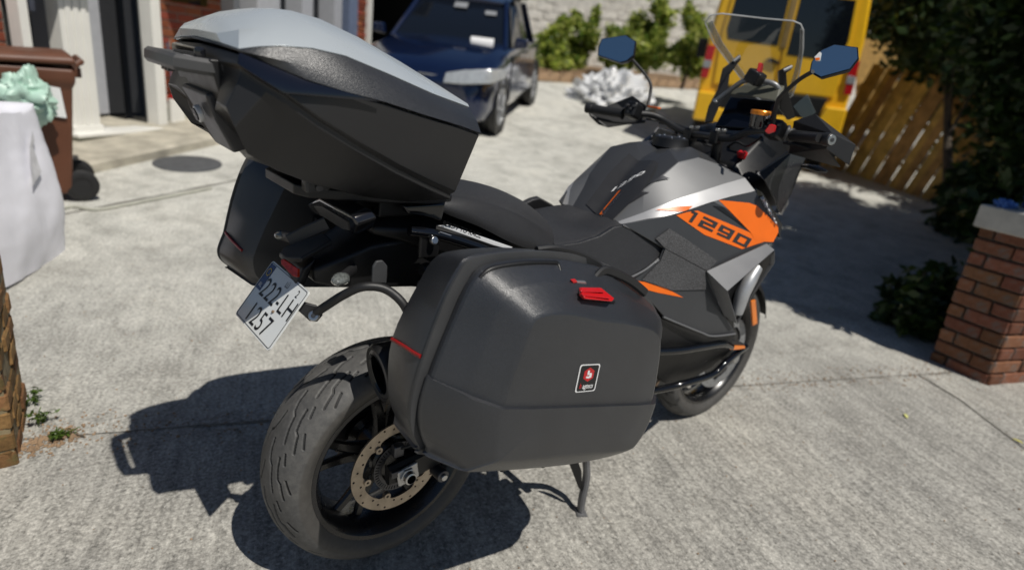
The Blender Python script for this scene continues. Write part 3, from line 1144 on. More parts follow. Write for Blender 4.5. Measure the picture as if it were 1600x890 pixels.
for k in range(6):
    a = 0.2 + 2 * math.pi * k / 6
    c = Vector((0.0905 * math.cos(a), DY, RZ + 0.0905 * math.sin(a)))
    lathe('disc_bolt', [(0.0035, -0.0075), (0.0095, -0.0075), (0.0105, -0.003), (0.0105, 0.004)], c, M['disc'], disc, seg=16, smooth=30)
lathe('disc_carrier', [(0.03, -0.005), (0.06, -0.006), (0.066, 0.0), (0.066, 0.012), (0.03, 0.012)], (0, DY + 0.02, RZ), M['rim'], rw, seg=48, smooth=30)
ring = [circle2(0.072, 96)] + [circle2(0.050, 48)]
for k in range(48):
    a = 2 * math.pi * k / 48
    ring.append([(q0 * math.cos(a + q1), q0 * math.sin(a + q1)) for q0, q1 in ((0.058, -.03), (0.069, -.025), (0.069, .025), (0.058, .03))])
plate2d('sensor_ring', ring, 0.0025, disc_T(0, DY - 0.004, RZ), M['dark_steel'], rw)

# swing arm end, axle nut, caliper bracket
arm = sweep('swing_arm', [Vector(p) for p in ((-0.045, -0.118, RZ + 0.0), (0.04, -0.118, RZ + 0.004), (0.14, -0.122, RZ + 0.03), (0.30, -0.125, RZ + 0.07), (0.48, -0.12, RZ + 0.10))], rect(0.032, 0.075, 0.010), M['plastic_dark'], bike, scale=[0.75, 0.95, 1.0, 1.1, 1.15], smooth=30)
sweep('swing_arm', [Vector(p) for p in ((-0.06, 0.125, RZ), (0.14, 0.128, RZ + 0.03), (0.48, 0.12, RZ + 0.10))], rect(0.032, 0.075, 0.010), M['plastic_dark'], bike, smooth=30)
nutc = (0.0, -0.138, RZ)
ax = lathe('axle_nut', [(0.012, -0.026), (0.0165, -0.024), (0.0175, -0.012), (0.0175, -0.008)], nutc, M['steel'], bike, seg=24, smooth=25)
lathe('nut_flats', [(0.0168, -0.013), (0.0225, -0.011), (0.0225, 0.004), (0.012, 0.004)], nutc, M['alu'], ax, seg=6, smooth=5)
lathe('axle_bore', [(0.0001, -0.012), (0.0125, -0.012), (0.0125, -0.0265)], nutc, M['print_black'], ax, seg=24, smooth=30)
box('chain_adjuster', (0.004, -0.1385, RZ + 0.0), (0.062, 0.010, 0.05), M['alu'], bike, rot=Matrix.Rotation(-0.2, 3, 'Y'), bevel=0.006)
box('adjuster_bolt', (-0.03, -0.132, RZ + 0.012), (0.03, 0.02, 0.02), M['dark_steel'], bike, bevel=0.003)
cyl('swing_arm_bolt', (0.10, -0.165, RZ - 0.03), (0.10, -0.12, RZ - 0.03), 0.018, M['dark_steel'], bike, bevel=0.003)
cyl('bolt_head', (0.10, -0.172, RZ - 0.03), (0.10, -0.163, RZ - 0.03), 0.009, M['steel'], bike, bevel=0.002)
cal = box('brake_caliper', (0.085, -0.105, RZ + 0.095), (0.12, 0.06, 0.06), M['plastic_dark'], bike, rot=Matrix.Rotation(-0.7, 3, 'Y'), bevel=0.012, bseg=3)
tube('brake_hose', [(0.10, -0.13, RZ + 0.12), (0.06, -0.15, RZ + 0.17), (0.14, -0.15, RZ + 0.23), (0.3, -0.13, RZ + 0.24)], 0.005, M['rubber_dark'], bike)
tube('sensor_cable', [(-0.012, -0.112, RZ + 0.065), (0.012, -0.135, RZ + 0.085), (0.06, -0.142, RZ + 0.12), (0.16, -0.13, RZ + 0.15)], 0.0035, M['rubber_dark'], bike)
box('sensor_bracket', (-0.012, -0.108, RZ + 0.06), (0.03, 0.022, 0.035), M['dark_steel'], bike, bevel=0.005)
# small things seen through the wheel on the far side: chain wheel, chain guard, orange adjuster
spr = [circle2(0.098, 84)] + [circle2(0.062, 40)]
sp2 = []
for k in range(84):
    rr_ = 0.098 if k % 2 == 0 else 0.090
    sp2.append((rr_ * math.cos(2 * math.pi * k / 84), rr_ * math.sin(2 * math.pi * k / 84)))
plate2d('chain_wheel', [sp2, circle2(0.062, 40)], 0.006, disc_T(0, 0.095, RZ), M['dark_steel'], rw)
box('chain_guard', (0.16, 0.11, RZ + 0.11), (0.42, 0.05, 0.02), M['plastic_dark'], bike, rot=Matrix.Rotation(-0.15, 3, 'Y'), bevel=0.006)
cyl('orange_cap', (-0.11, 0.12, RZ - 0.02), (-0.085, 0.12, RZ - 0.015), 0.010, M['orange'], bike, bevel=0.003)

# ---------------- exhaust silencer beside the wheel (oval, open end backwards)
def ov(c, ry, rz, n=36, k=0.0):
    return [(c[0] + k * math.sin(2 * math.pi * q / n), c[1] + ry * math.cos(2 * math.pi * q / n), c[2] + rz * math.sin(2 * math.pi * q / n)) for q in range(n)]
EX = Vector((-0.112, -0.170, 0.672))
def ovr(d, ry, rz, back=0.0):
    ax_ = Vector((1, 0.02, -0.16)).normalized()
    c = EX + ax_ * d
    return ov(c, ry, rz, 36, -0.012)
ex = loft('silencer', [ovr(0.0, .044, .060), ovr(-0.004, .050, .068), ovr(0.005, .056, .076), ovr(0.05, .060, .082), ovr(0.16, .062, .086), ovr(0.34, .06, .08), ovr(0.42, .04, .05)], M['plastic_dark'], bike, cap0=False, smooth=40)
loft('tailpipe', [ovr(-0.004, .036, .054), ovr(0.0, .032, .050), ovr(0.05, .030, .047)], M['gloss_black'], ex, cap0=False, smooth=40)
loft('end_cap', [ovr(0.0, .046, .063), ovr(-0.003, .034, .052), ovr(0.02, .033, .050)], M['dark_steel'], ex, cap0=False, cap1=False, smooth=40)

# ---------------- tail: under-tray, number plate hanger, lamp, indicators
tr_r = [(-0.255, 0.040, 0.909), (-0.232, -0.060, 0.841), (-0.193, -0.100, 0.850), (-0.160, -0.130, 0.853), (-0.097, -0.150, 0.854), (-0.032, -0.150, 0.837)]
ut = loft('under_tail', [
    [(x, y * w, z) for (y, z) in ((-1, zl), (-1, zh), (-.5, zt), (.5, zt), (1, zh), (1, zl))]
    for x, w, zl, zh, zt in ((-0.215, 0.05, 0.865, 0.895, 0.905), (-0.17, 0.075, 0.855, 0.92, 0.93), (-0.10, 0.09, 0.85, 0.95, 0.965), (0.0, 0.11, 0.845, 0.965, 0.99), (0.15, 0.135, 0.82, 0.96, 1.0), (0.32, 0.15, 0.74, 0.93, 0.97))],
    M['plastic_dark'], bike, bevel=0.008, smooth=30)
# fender lip over the plate
prism('fender_lip', [(-0.250, 0.060, 0.904), (-0.246, 0.030, 0.926), (-0.182, -0.020, 0.970), (-0.173, -0.050, 0.959), (-0.247, -0.060, 0.930), (-0.260, 0.000, 0.913)], (0, 0, -0.012), M['plastic'], bike, bevel=0.004)
prism('hanger', [(-0.235, 0.035, 0.90), (-0.235, -0.045, 0.90), (-0.30, -0.04, 0.745), (-0.30, 0.03, 0.745)], (0.03, 0, 0.02), M['plastic_dark'], bike, bevel=0.006)
# number plate
TLp, TRp, BRp, BLp = Vector((-0.248, 0.1015, 0.872)), Vector((-0.244, -0.1015, 0.866)), Vector((-0.331, -0.0985, 0.747)), Vector((-0.335, 0.1005, 0.752))
pX = ((TRp - TLp) + (BRp - BLp)).normalized()
pY = ((TLp - BLp) + (TRp - BRp))
PWd, PHt = (TRp - TLp).length, pY.length / 2
pY = (pY - pX * pY.dot(pX)).normalized()
pC = (TLp + TRp + BLp + BRp) / 4
pN_ = pX.cross(pY)
PT = Matrix(((pX.x, pY.x, pN_.x, pC.x), (pX.y, pY.y, pN_.y, pC.y), (pX.z, pY.z, pN_.z, pC.z), (0, 0, 0, 1)))
def rrect(w, h, rad, n=5):
    o = []
    for cx, cy, a0 in ((w / 2 - rad, h / 2 - rad, 0), (-w / 2 + rad, h / 2 - rad, 90), (-w / 2 + rad, -h / 2 + rad, 180), (w / 2 - rad, -h / 2 + rad, 270)):
        for k in range(n + 1):
            a = R(a0 + 90 * k / n)
            o.append((cx + rad * math.cos(a), cy + rad * math.sin(a)))
    return o
npl = plate2d('number_plate', [rrect(PWd, PHt, 0.008)], 0.003, PT, M['plate_white'], bike)
def on_plate(a, b, h=0.0022):
    return PT @ Vector((a, b, h))
def plate_poly(name, pts, mat, h=0.0022):
    return obj(name, [on_plate(a, b, h) for a, b in pts], [tuple(range(len(pts)))], mat, npl, smooth=0)
plate2d('plate_border', [rrect(PWd - 0.006, PHt - 0.006, 0.006), rrect(PWd - 0.0085, PHt - 0.0085, 0.005)], 0.0006, PT @ Matrix.Translation((0, 0, 0.0019)), M['print_black'], npl)
plate_poly('blue_band', [(-PWd / 2 + .005, PHt * .02), (-PWd / 2 + .032, PHt * .02), (-PWd / 2 + .032, PHt / 2 - .006), (-PWd / 2 + .005, PHt / 2 - .006)], M['plate_blue'], 0.002)
for k in range(12):
    a = 2 * math.pi * k / 12
    plate_poly('star', [(-PWd / 2 + .0185 + .0085 * math.cos(a) + .0018 * math.cos(q), PHt * .33 + .0085 * math.sin(a) + .0018 * math.sin(q)) for q in (0.3, 1.5, 2.8, 4.1, 5.4)], M['gold'], 0.0026)
def plate_text(s, a, b, size, width, mat=M['print_black'], sp=1.0, bold=0.0):
    return text_on('lettering', s, on_plate(a, b, 0.0012), pX, pY, size, mat, npl, spacing=sp, bold=bold, fitw=width, fith=size)
plate_text('222-LH', 0.014, PHt * 0.125, PHt * 0.30, PWd * 0.80, bold=0.0, sp=1.12)
plate_text('1257', 0.002, -PHt * 0.285, PHt * 0.30, PWd * 0.52, bold=0.0, sp=1.12)
plate_text('LÚ', 0.016, PHt * 0.375, 0.017, 0.015)
plate_text('2', 0.070, PHt * 0.365, 0.017, 0.009)
plate_text('IRL', -PWd / 2 + 0.0185, PHt * 0.10, 0.010, 0.015, M['white_print'])
c0 = on_plate(0.030, -PHt * 0.06, 0.002)
lathe('plate_screw', [(0.0001, -0.004), (0.003, -0.003), (0.0038, 0.0), ], c0, M['stitch'], npl, seg=12, smooth=40, rot=(Matrix((pX, -pN_, pY)).transposed()))
# red reflector above the plate
prism('rear_reflector', [(-0.274, -0.030, 0.918), (-0.269, -0.030, 0.920), (-0.247, -0.055, 0.903), (-0.249, -0.058, 0.885), (-0.259, -0.057, 0.888), (-0.273, -0.030, 0.908)], (-0.006, -0.002, 0.002), M['red_lens'], bike, bevel=0.002)
# tail lamp
tl = prism('tail_lamp', [(-0.173, 0.093, 1.005), (-0.193, -0.018, 1.043), (-0.195, -0.182, 1.047), (-0.187, -0.190, 1.030), (-0.166, -0.133, 0.992), (-0.164, -0.049, 0.988), (-0.162, 0.086, 0.985)], (0.045, 0, 0.012), M['smoke_lens'], bike, bevel=0.006)
prism('lamp_stripe', [(-0.181, 0.035, 1.014), (-0.189, -0.025, 1.029), (-0.188, -0.147, 1.027), (-0.175, -0.130, 1.003), (-0.171, -0.095, 0.995), (-0.171, 0.022, 0.996)], (0.004, 0, 0), M['clear_lens2'] if 'clear_lens2' in M else M['grey_plastic'], tl, bevel=0.001)
# tail cowl between lamp and seat
loft('tail_cowl', [[(x, y * w, z) for (y, z) in ((-1, zl), (-1.05, zm), (-.6, zt), (.6, zt), (1.05, zm), (1, zl))]
     for x, w, zl, zm, zt in ((-0.10, 0.085, 0.975, 0.99, 1.015), (-0.05, 0.11, 0.965, 0.99, 1.03), (0.05, 0.14, 0.93, 0.985, 1.035), (0.25, 0.15, 0.88, 0.95, 1.0), (0.42, 0.15, 0.82, 0.90, 0.94))], M['plastic_dark'], bike, bevel=0.01, smooth=30)
# indicators
def indicator(base, tip, parent, lens_n):
    b_, t_ = Vector(base), Vector(tip)
    st = sweep('indicator', [b_, b_.lerp(t_, 0.55), t_], circ(0.0085, 10, 0.013), M['plastic'], parent, smooth=50)
    d = (t_ - b_).normalized()
    L = Vector(lens_n).normalized()
    rings = []
    side = Vector((0, 0, 1)).cross(d).normalized()
    upv = d.cross(side)
    for k, (o_, q) in enumerate(((-0.022, 0.005), (-0.010, 0.012), (0.008, 0.016), (0.028, 0.012), (0.040, 0.004))):
        c = t_ + d * o_
        rings.append([c + side * q * 1.15 * math.cos(2 * math.pi * i / 16) + upv * q * 0.8 * math.sin(2 * math.pi * i / 16) for i in range(16)])
    loft('indicator_pod', rings, M['clear_lens2'], st, smooth=60)
    return st
M['clear_lens2'] = pm('frosted_clear_lens', (0.13, 0.14, 0.135), 0.12, var=0.5, vscale=160, coat=0.8)
indicator((-0.147, -0.100, 0.906), (-0.199, -0.155, 0.911), bike, (-1, 0, 0))
indicator((-0.210, 0.080, 0.929), (-0.204, 0.160, 0.912), bike, (-1, 0, 0))
sweep('lamp_stay', [Vector(p) for p in [(-0.163, 0.000, 0.983), (-0.197, 0.030, 0.957), (-0.230, 0.050, 0.933)]], rect(0.012, 0.03, 0.003), M['grey_plastic'], bike, smooth=30)
# carrier stays for the side cases
st = tube('case_stay', [(-0.238, -0.100, 0.813), (-0.218, -0.130, 0.844), (-0.198, -0.160, 0.874), (-0.171, -0.190, 0.899), (-0.132, -0.210, 0.897), (-0.106, -0.240, 0.874), (-0.088, -0.260, 0.831)], 0.0095, M['plastic'], bike)
prism('stay_bracket', [(-0.263, -0.085, 0.843), (-0.243, -0.090, 0.833), (-0.227, -0.100, 0.829), (-0.214, -0.100, 0.808), (-0.227, -0.100, 0.794), (-0.244, -0.100, 0.799), (-0.263, -0.085, 0.820)], (0, 0.006, 0.004), M['plastic'], bike, bevel=0.002)
bo = Vector((-0.236, -0.105, 0.813))
bd = Vector((-0.55, -0.75, 0.35)).normalized()
cyl('stay_bolt', bo, bo + bd * 0.010, 0.0115, M['steel'], bike, bevel=0.002)
cyl('bolt_socket', bo + bd * 0.008, bo + bd * 0.0112, 0.005, M['dark_steel'], bike)
prism('stay_lug', [(-0.134, -0.155, 0.893), (-0.131, -0.150, 0.927), (-0.123, -0.150, 0.939), (-0.108, -0.150, 0.939), (-0.096, -0.150, 0.925), (-0.099, -0.155, 0.887)], (0, -0.008, 0), M['grey_plastic'], bike, bevel=0.003)
tube('case_stay', [(-0.26, 0.11, 0.80), (-0.2, 0.2, 0.80), (0.0, 0.25, 0.78)], 0.0095, M['plastic'], bike)
box('case_frame', (0.16, -0.265, 0.86), (0.5, 0.02, 0.03), M['plastic_dark'], bike, rot=Matrix.Rotation(0.2, 3, 'Y'))
box('case_frame', (0.16, 0.265, 0.86), (0.5, 0.02, 0.03), M['plastic_dark'], bike, rot=Matrix.Rotation(0.2, 3, 'Y'))
# sub-frame tubes under the seat
sub = tube('sub_frame', [(-0.055, -0.170, 1.004), (0.021, -0.180, 0.989), (0.136, -0.190, 0.949), (0.228, -0.190, 0.910)], 0.012, M['gloss_black'], bike)
tube('sub_frame', [(0.0, -0.14, 0.90), (0.2, -0.15, 0.84), (0.45, -0.15, 0.72)], 0.012, M['plastic_dark'], bike)
c1 = Vector((-0.006, -0.185, 0.982))
cyl('frame_bolt', c1, c1 + Vector((0, -0.012, 0.004)), 0.009, M['steel'], bike, bevel=0.002)
box('frame_lug', c1 + Vector((0.0, 0.012, -0.012)), (0.05, 0.015, 0.06), M['plastic_dark'], bike, bevel=0.006)
for sgn in (1, -1):
    pr_ = [(0.006, -0.185, 1.015), (0.033, -0.185, 1.015), (0.222, -0.195, 0.948), (0.211, -0.195, 0.943), (0.158, -0.195, 0.959)]
    pr_ = pr_ if sgn == 1 else mirror_y(pr_)
    gr = prism('rail_trim', pr_, (0, 0.006 * sgn, -0.002), M['rail_silver'], bike, bevel=0.0015)
    if sgn == 1:
        text_on('lettering', 'READY TO RACE', (0.069, -0.190, 1.002), Vector((0.202, -0.190, 0.953)) - Vector((0.021, -0.190, 1.018)), (0, 0, 1), 0.016, M['print_black'], gr, width=0.95, bold=0.0002, off=0.0006, tree=bvh(gr), direction=(0, 1, 0))
tube('trim_edge', [(0.010, -0.188, 1.001), (0.067, -0.190, 0.980), (0.136, -0.192, 0.952)], 0.002, M['alu'], bike, n=6)

# ---------------- seats
def seat_loft(name, cols, mats, parent, mi_rows, **kw):
    """cols: lists of right-side points centre -> bottom; mirrored"""
    V, F, mi = [], [], []
    n = len(cols[0])
    full = 2 * n - 1
    for c in cols:
        c = [Vector(p) for p in c]
        V += [Vector((p.x, -p.y, p.z)) for p in c[:0:-1]] + [c[0]] + c[1:]
    for i in range(len(cols) - 1):
        for k in range(full - 1):
            F.append((i * full + k, i * full + k + 1, (i + 1) * full + k + 1, (i + 1) * full + k))
            kk = k - (n - 1) if k >= n - 1 else (n - 2) - k
            mi.append(mi_rows[kk])
    return obj(name, V, F, mats, parent, mi=mi, **kw)
pil = seat_loft('pillion_seat', [
    [(0.140, 0.000, 1.068), (0.076, -0.080, 1.075), (0.030, -0.130, 1.073), (0.018, -0.155, 1.056), (0.037, -0.150, 1.033)],
    [(0.203, 0.000, 1.068), (0.135, -0.085, 1.071), (0.082, -0.140, 1.071), (0.053, -0.165, 1.046), (0.077, -0.160, 1.019)],
    [(0.269, 0.000, 1.065), (0.197, -0.090, 1.064), (0.145, -0.145, 1.061), (0.116, -0.170, 1.026), (0.141, -0.165, 0.997)],
    [(0.346, 0.000, 1.044), (0.273, -0.090, 1.043), (0.221, -0.145, 1.039), (0.184, -0.172, 0.999), (0.206, -0.170, 0.963)],
    [(0.431, 0.000, 1.010), (0.357, -0.090, 1.010), (0.305, -0.145, 1.007), (0.256, -0.175, 0.969), (0.279, -0.170, 0.932)],
    [(0.501, 0.000, 0.963), (0.436, -0.090, 0.963), (0.390, -0.145, 0.960), (0.349, -0.175, 0.933), (0.372, -0.170, 0.909)],
    [(0.525, 0.000, 0.928), (0.461, -0.090, 0.931), (0.414, -0.145, 0.933), (0.379, -0.175, 0.920), (0.386, -0.170, 0.904)]], [M['seat'], M['seat_side']], bike, [0, 0, 1, 1], subsurf=2, smooth=180)
rid = seat_loft('rider_seat', [
    [(0.440, 0.000, 0.953), (0.419, -0.080, 0.947), (0.399, -0.145, 0.934), (0.391, -0.170, 0.930), (0.400, -0.195, 0.903)],
    [(0.547, 0.000, 0.927), (0.511, -0.080, 0.932), (0.501, -0.145, 0.929), (0.488, -0.170, 0.928), (0.502, -0.210, 0.875)],
    [(0.634, 0.000, 0.925), (0.600, -0.070, 0.934), (0.587, -0.135, 0.939), (0.580, -0.160, 0.938), (0.663, -0.225, 0.823)],
    [(0.699, 0.000, 0.941), (0.674, -0.055, 0.949), (0.677, -0.105, 0.956), (0.678, -0.140, 0.957), (0.789, -0.236, 0.860)],
    [(0.715, 0.000, 0.948), (0.695, -0.045, 0.953), (0.706, -0.085, 0.956), (0.709, -0.125, 0.959), (0.816, -0.230, 0.898)],
    [(0.720, 0.000, 0.952), (0.700, -0.045, 0.956), (0.710, -0.085, 0.960), (0.720, -0.125, 0.962), (0.838, -0.228, 0.899)]], [M['seat'], M['seat_side']], bike, [0, 0, 0, 1], subsurf=2, smooth=180)
tube('seat_piping', [(0.395, -0.150, 0.932), (0.452, -0.150, 0.924), (0.503, -0.148, 0.926), (0.577, -0.138, 0.935), (0.667, -0.108, 0.951)], 0.0012, M['stitch'], rid, n=6)
tube('seat_piping', [(0.395, -0.156, 0.929), (0.451, -0.157, 0.920), (0.505, -0.155, 0.922), (0.578, -0.145, 0.932), (0.671, -0.115, 0.949)], 0.0012, M['stitch'], rid, n=6)
tube('seat_piping', [(0.121, -0.080, 1.056), (0.196, -0.085, 1.042), (0.257, -0.088, 1.023), (0.324, -0.090, 0.993)], 0.0010, M['seat_side'], pil, n=6)
SP = [(0.385, -0.176, 0.932), (0.466, -0.183, 0.935), (0.544, -0.185, 0.948), (0.600, -0.183, 0.969), (0.631, -0.185, 0.972), (0.713, -0.202, 0.940), (0.785, -0.218, 0.905), (0.798, -0.224, 0.891), (0.789, -0.227, 0.877), (0.718, -0.232, 0.847), (0.649, -0.234, 0.828), (0.504, -0.208, 0.874), (0.410, -0.191, 0.899)]
for sg in (1, -1):
    obj('seat_panel', SP if sg == 1 else mirror_y(SP), [tuple(range(len(SP)))], M['seat_side'], rid, solid=0.02, soff=-1, bevel=0.005, bseg=3, smooth=40)
tube('seat_trim', [(0.631, -0.185, 0.972), (0.713, -0.202, 0.940), (0.785, -0.218, 0.905), (0.801, -0.224, 0.891), (0.788, -0.228, 0.876), (0.718, -0.233, 0.845), (0.648, -0.234, 0.827)], 0.0035, M['scoop_grey'], bike, n=8)

# ---------------- tank, painted panels, side fairings
def mid(a, b, h):
    a, b = Vector(a), Vector(b)
    return a * 0.5 + b * 0.5 + Vector((0, 0, h))
tank_cols = []
for c0, c1, c2, c3, hb in (
    [(0.722, 0.000, 0.943), (0.701, -0.085, 0.953), (0.701, -0.105, 0.954), (0.698, -0.130, 0.955)] + [0.004],
    [(0.794, 0.000, 1.019), (0.756, -0.100, 1.013), (0.753, -0.155, 0.993), (0.752, -0.178, 0.980)] + [0.006],
    [(0.852, 0.000, 1.084), (0.791, -0.115, 1.053), (0.793, -0.180, 1.017), (0.794, -0.205, 0.992)] + [0.010],
    [(0.905, 0.000, 1.127), (0.851, -0.130, 1.100), (0.853, -0.200, 1.042), (0.849, -0.226, 1.008)] + [0.016],
    [(0.982, 0.000, 1.158), (0.902, -0.140, 1.140), (0.950, -0.215, 1.066), (0.961, -0.243, 1.036)] + [0.018],
    [(1.108, 0.000, 1.168), (0.999, -0.145, 1.155), (1.039, -0.230, 1.089), (1.047, -0.257, 1.054)] + [0.014],
    [(1.267, 0.000, 1.138), (1.108, -0.150, 1.135), (1.144, -0.235, 1.106), (1.160, -0.272, 1.071)] + [0.006]):
    tank_cols.append([c0, mid(c0, c1, hb), c1, c2, c3])
tank = seat_loft('fuel_tank', tank_cols, [M['grey_paint'], M['silver_paint'], M['silver_strip']], bike, [0, 0, 1, 2], smooth=24, bevel=0.004, bseg=3)
obj('tank_front', [Vector(p) for p in [(1.267, 0.000, 1.138), (1.108, -0.150, 1.135), (1.144, -0.235, 1.106), (1.160, -0.272, 1.071)]] + [Vector((1.25, -.2, .98)), Vector((1.25, .2, .98))] + [Vector((p[0], -p[1], p[2])) for p in [(1.160, -0.272, 1.071), (1.144, -0.235, 1.106), (1.108, -0.150, 1.135)]], [tuple(range(9))], M['plastic_dark'], bike, smooth=0)
capc = Vector((1.008, 0.000, 1.186))
fc = lathe('fuel_cap', [(0.0001, 0.012), (0.048, 0.012), (0.056, 0.008), (0.058, -0.004), (0.064, -0.02)], capc + Vector((0.03, 0, 0.0)), M['plastic_dark'], bike, axis='z', seg=40, smooth=30)
for k in range(5):
    a = k * 1.256
    lathe('cap_screw', [(0.0001, 0.003), (0.004, 0.003), (0.005, 0)], capc + Vector((0.03 + 0.042 * math.cos(a), 0.042 * math.sin(a), 0.012)), M['steel'], fc, axis='z', seg=10, smooth=40)
tt = bvh(tank)
dd_ = (0.25, 0.3, -0.9)
pad = drape('tank_pad', [[(0.731, 0.055, 0.950), (0.822, 0.065, 1.022), (0.902, 0.060, 1.090), (0.898, 0.000, 1.083), (0.890, -0.070, 1.081), (0.861, -0.085, 1.070), (0.807, -0.110, 1.061), (0.783, -0.115, 1.047), (0.799, -0.130, 1.036), (0.750, -0.105, 1.015), (0.697, -0.088, 0.954), (0.729, 0.000, 0.941)]], tt, M['decal_dark'], tank, direction=dd_, off=0.003, edge=0.02, smooth=60)
drape('pad_notch', [[(0.807, -0.110, 1.061), (0.848, -0.132, 1.100), (0.860, -0.150, 1.090)]], tt, M['grey_paint'], tank, direction=dd_, off=0.003, edge=0.03)
padt = bvh(pad)
PT_O = Vector((0.806, -0.030, 1.066))
PT_X = Vector((0.837, -0.050, 1.061)) - Vector((0.782, -0.005, 1.069))
PT_Y = Vector((0.809, -0.030, 1.078)) - PT_O
text_on('lettering', '1290', PT_O, PT_X, PT_Y, 0.034, M['white_print'], pad, tree=padt, direction=dd_, shear=0.3, width=1.35, bold=0.0006, off=0.0012)
text_on('lettering', 'SUPER ADV', Vector((0.816, -0.040, 1.054)), PT_X, PT_Y, 0.011, M['white_print'], pad, tree=padt, direction=dd_, width=1.0, off=0.0012)
drape('pad_stripe', [[(0.780, -0.030, 1.048), (0.785, -0.034, 1.047), (0.695, -0.030, 0.961), (0.690, -0.026, 0.962)]], padt, M['orange'], pad, direction=dd_, off=0.0012, edge=0.02)
lx_ = Vector((0.770, -0.045, 1.034)) - Vector((0.709, -0.045, 0.978))
text_on('lettering', 'READY TO RACE', (0.738, -0.045, 1.007), lx_, Vector((0.733, -0.030, 1.010)) - Vector((0.738, -0.045, 1.007)), 0.012, M['alu'], pad, tree=padt, direction=dd_, width=1.0, off=0.0012)
drape('orange_tag', [[(0.696, 0.030, 0.952), (0.701, 0.000, 0.947), (0.699, 0.000, 0.943), (0.694, 0.030, 0.948)]], padt, M['orange'], pad, direction=dd_, off=0.0014, edge=0.02)

FV = [(0.628, -0.186, 0.975), (0.831, -0.222, 1.000), (0.964, -0.241, 1.035), (1.158, -0.273, 1.072), (1.279, -0.322, 0.950), (1.255, -0.328, 0.902), (0.960, -0.285, 0.824), (0.783, -0.233, 0.902)] + [(0.768, -0.236, 0.868), (0.663, -0.221, 0.820), (0.806, -0.275, 0.688), (1.049, -0.330, 0.678)] + [(1.156, -0.335, 0.592), (1.018, -0.325, 0.606)]
FF = [tuple(range(8)), (7, 6, 11, 10, 9, 8), (10, 11, 12, 13)]
fair = {}
for sgn in (1, -1):
    vv = FV if sgn == 1 else mirror_y(FV)
    if sgn < 0:
        vv[0] = (0.66, 0.11, 0.97)
        vv[7:10] = [(p[0], p[1] - 0.05, p[2]) for p in vv[7:10]]
    fair[sgn] = obj('side_fairing', vv, FF, [M['grey_paint']], bike, smooth=10, solid=0.006, bevel=0.002)
tf = bvh(fair[1])
def flat_decal(name, pts, mat):
    return obj(name, pts, [tuple(range(len(pts)))], mat, fair[1], smooth=0)
for kp in ([(0.799, -0.227, 0.960), (0.866, -0.248, 0.927), (1.001, -0.289, 0.857), (0.959, -0.287, 0.827), (0.784, -0.236, 0.903), (0.747, -0.223, 0.932)], [(0.784, -0.237, 0.901), (0.956, -0.287, 0.826), (0.956, -0.297, 0.769), (0.821, -0.266, 0.775), (0.705, -0.234, 0.813), (0.768, -0.239, 0.865)]):
    obj('knee_pad', kp, [tuple(range(6))], M['grip_pad'], fair[1], smooth=0, solid=0.002, soff=-1)
flat_decal('orange_graphic', [(0.827, -0.223, 0.998), (0.870, -0.230, 1.007), (0.911, -0.237, 1.011), (1.149, -0.300, 0.939), (1.236, -0.323, 0.914), (1.109, -0.303, 0.889), (0.944, -0.259, 0.938)], M['orange'])
flat_decal('orange_graphic', [(0.996, -0.248, 1.043), (1.132, -0.277, 1.034), (1.171, -0.287, 1.024), (1.275, -0.322, 0.959), (1.277, -0.327, 0.938), (1.255, -0.329, 0.907), (1.169, -0.310, 0.912), (1.148, -0.301, 0.939), (1.040, -0.263, 1.014)], M['orange'])
flat_decal('black_graphic', [(0.972, -0.247, 1.026), (1.016, -0.257, 1.022), (1.148, -0.301, 0.939), (1.075, -0.278, 0.979)], M['decal_black'])
flat_decal('grey_graphic', [(0.970, -0.243, 1.039), (0.997, -0.248, 1.043), (1.040, -0.262, 1.014), (1.018, -0.256, 1.022)], M['scoop_grey'])
ste = bvh(tank)
drape('orange_tip', [[(0.776, -0.220, 1.022), (0.832, -0.220, 1.025), (0.892, -0.220, 1.020), (0.859, -0.220, 1.002)]], ste, M['orange'], tank, direction=(0.1, 1, -0.4), off=0.002, edge=0.03)
flat_decal('orange_stripe', [(0.674, -0.226, 0.813), (0.716, -0.237, 0.806), (0.800, -0.259, 0.782), (0.871, -0.280, 0.748), (0.769, -0.254, 0.770), (0.710, -0.239, 0.786)], M['orange'])
# big slanted numerals 1290 cut as outlined shapes
nO, nE, nU = (Vector(p) for p in [(0.863, -0.235, 0.985), (1.133, -0.309, 0.891), (0.888, -0.234, 1.012)])
nX, nY = nE - nO, nU - nO
NUM = {'1': [[(0, .8), (.0, 1), (.62, 1), (.62, 0), (.3, 0), (.3, .8)]],
       '2': [[(0, 1), (1, 1), (1, .40), (.26, .40), (.26, .2), (1, .2), (1, 0), (0, 0), (0, .6), (.74, .6), (.74, .8), (0, .8)]],
       '9': [[(0, 1), (1, 1), (1, 0), (.08, 0), (.08, .2), (.74, .2), (.74, .36), (0, .36), (0, .56), (0.26, .56), (.74, .56), (.74, .8), (.26, .8), (.26, .56), (0, .56)]],
       '0': [[(0, 1), (1, 1), (1, 0), (0, 0), (0, .5), (.26, .5), (.26, .2), (.74, .2), (.74, .8), (.26, .8), (.26, .5), (0, .5)]]}
for ch, x0, w in (('1', 0.0, .15), ('2', .18, .23), ('9', .46, .23), ('0', .74, .24)):
    for pl in NUM[ch]:
        flat_decal('numeral', [nO + nX * (x0 + a * w) + nY * b for a, b in pl], M['decal_dark'])


# ================================================================ LUGGAGE
# ---------------- top case
tc = empty('top_case', (-0.15, 0, 1.08), 'large black top case with pale silver lid on the rack behind the seat', 'luggage case')
Z_ = lambda p: Vector(p)
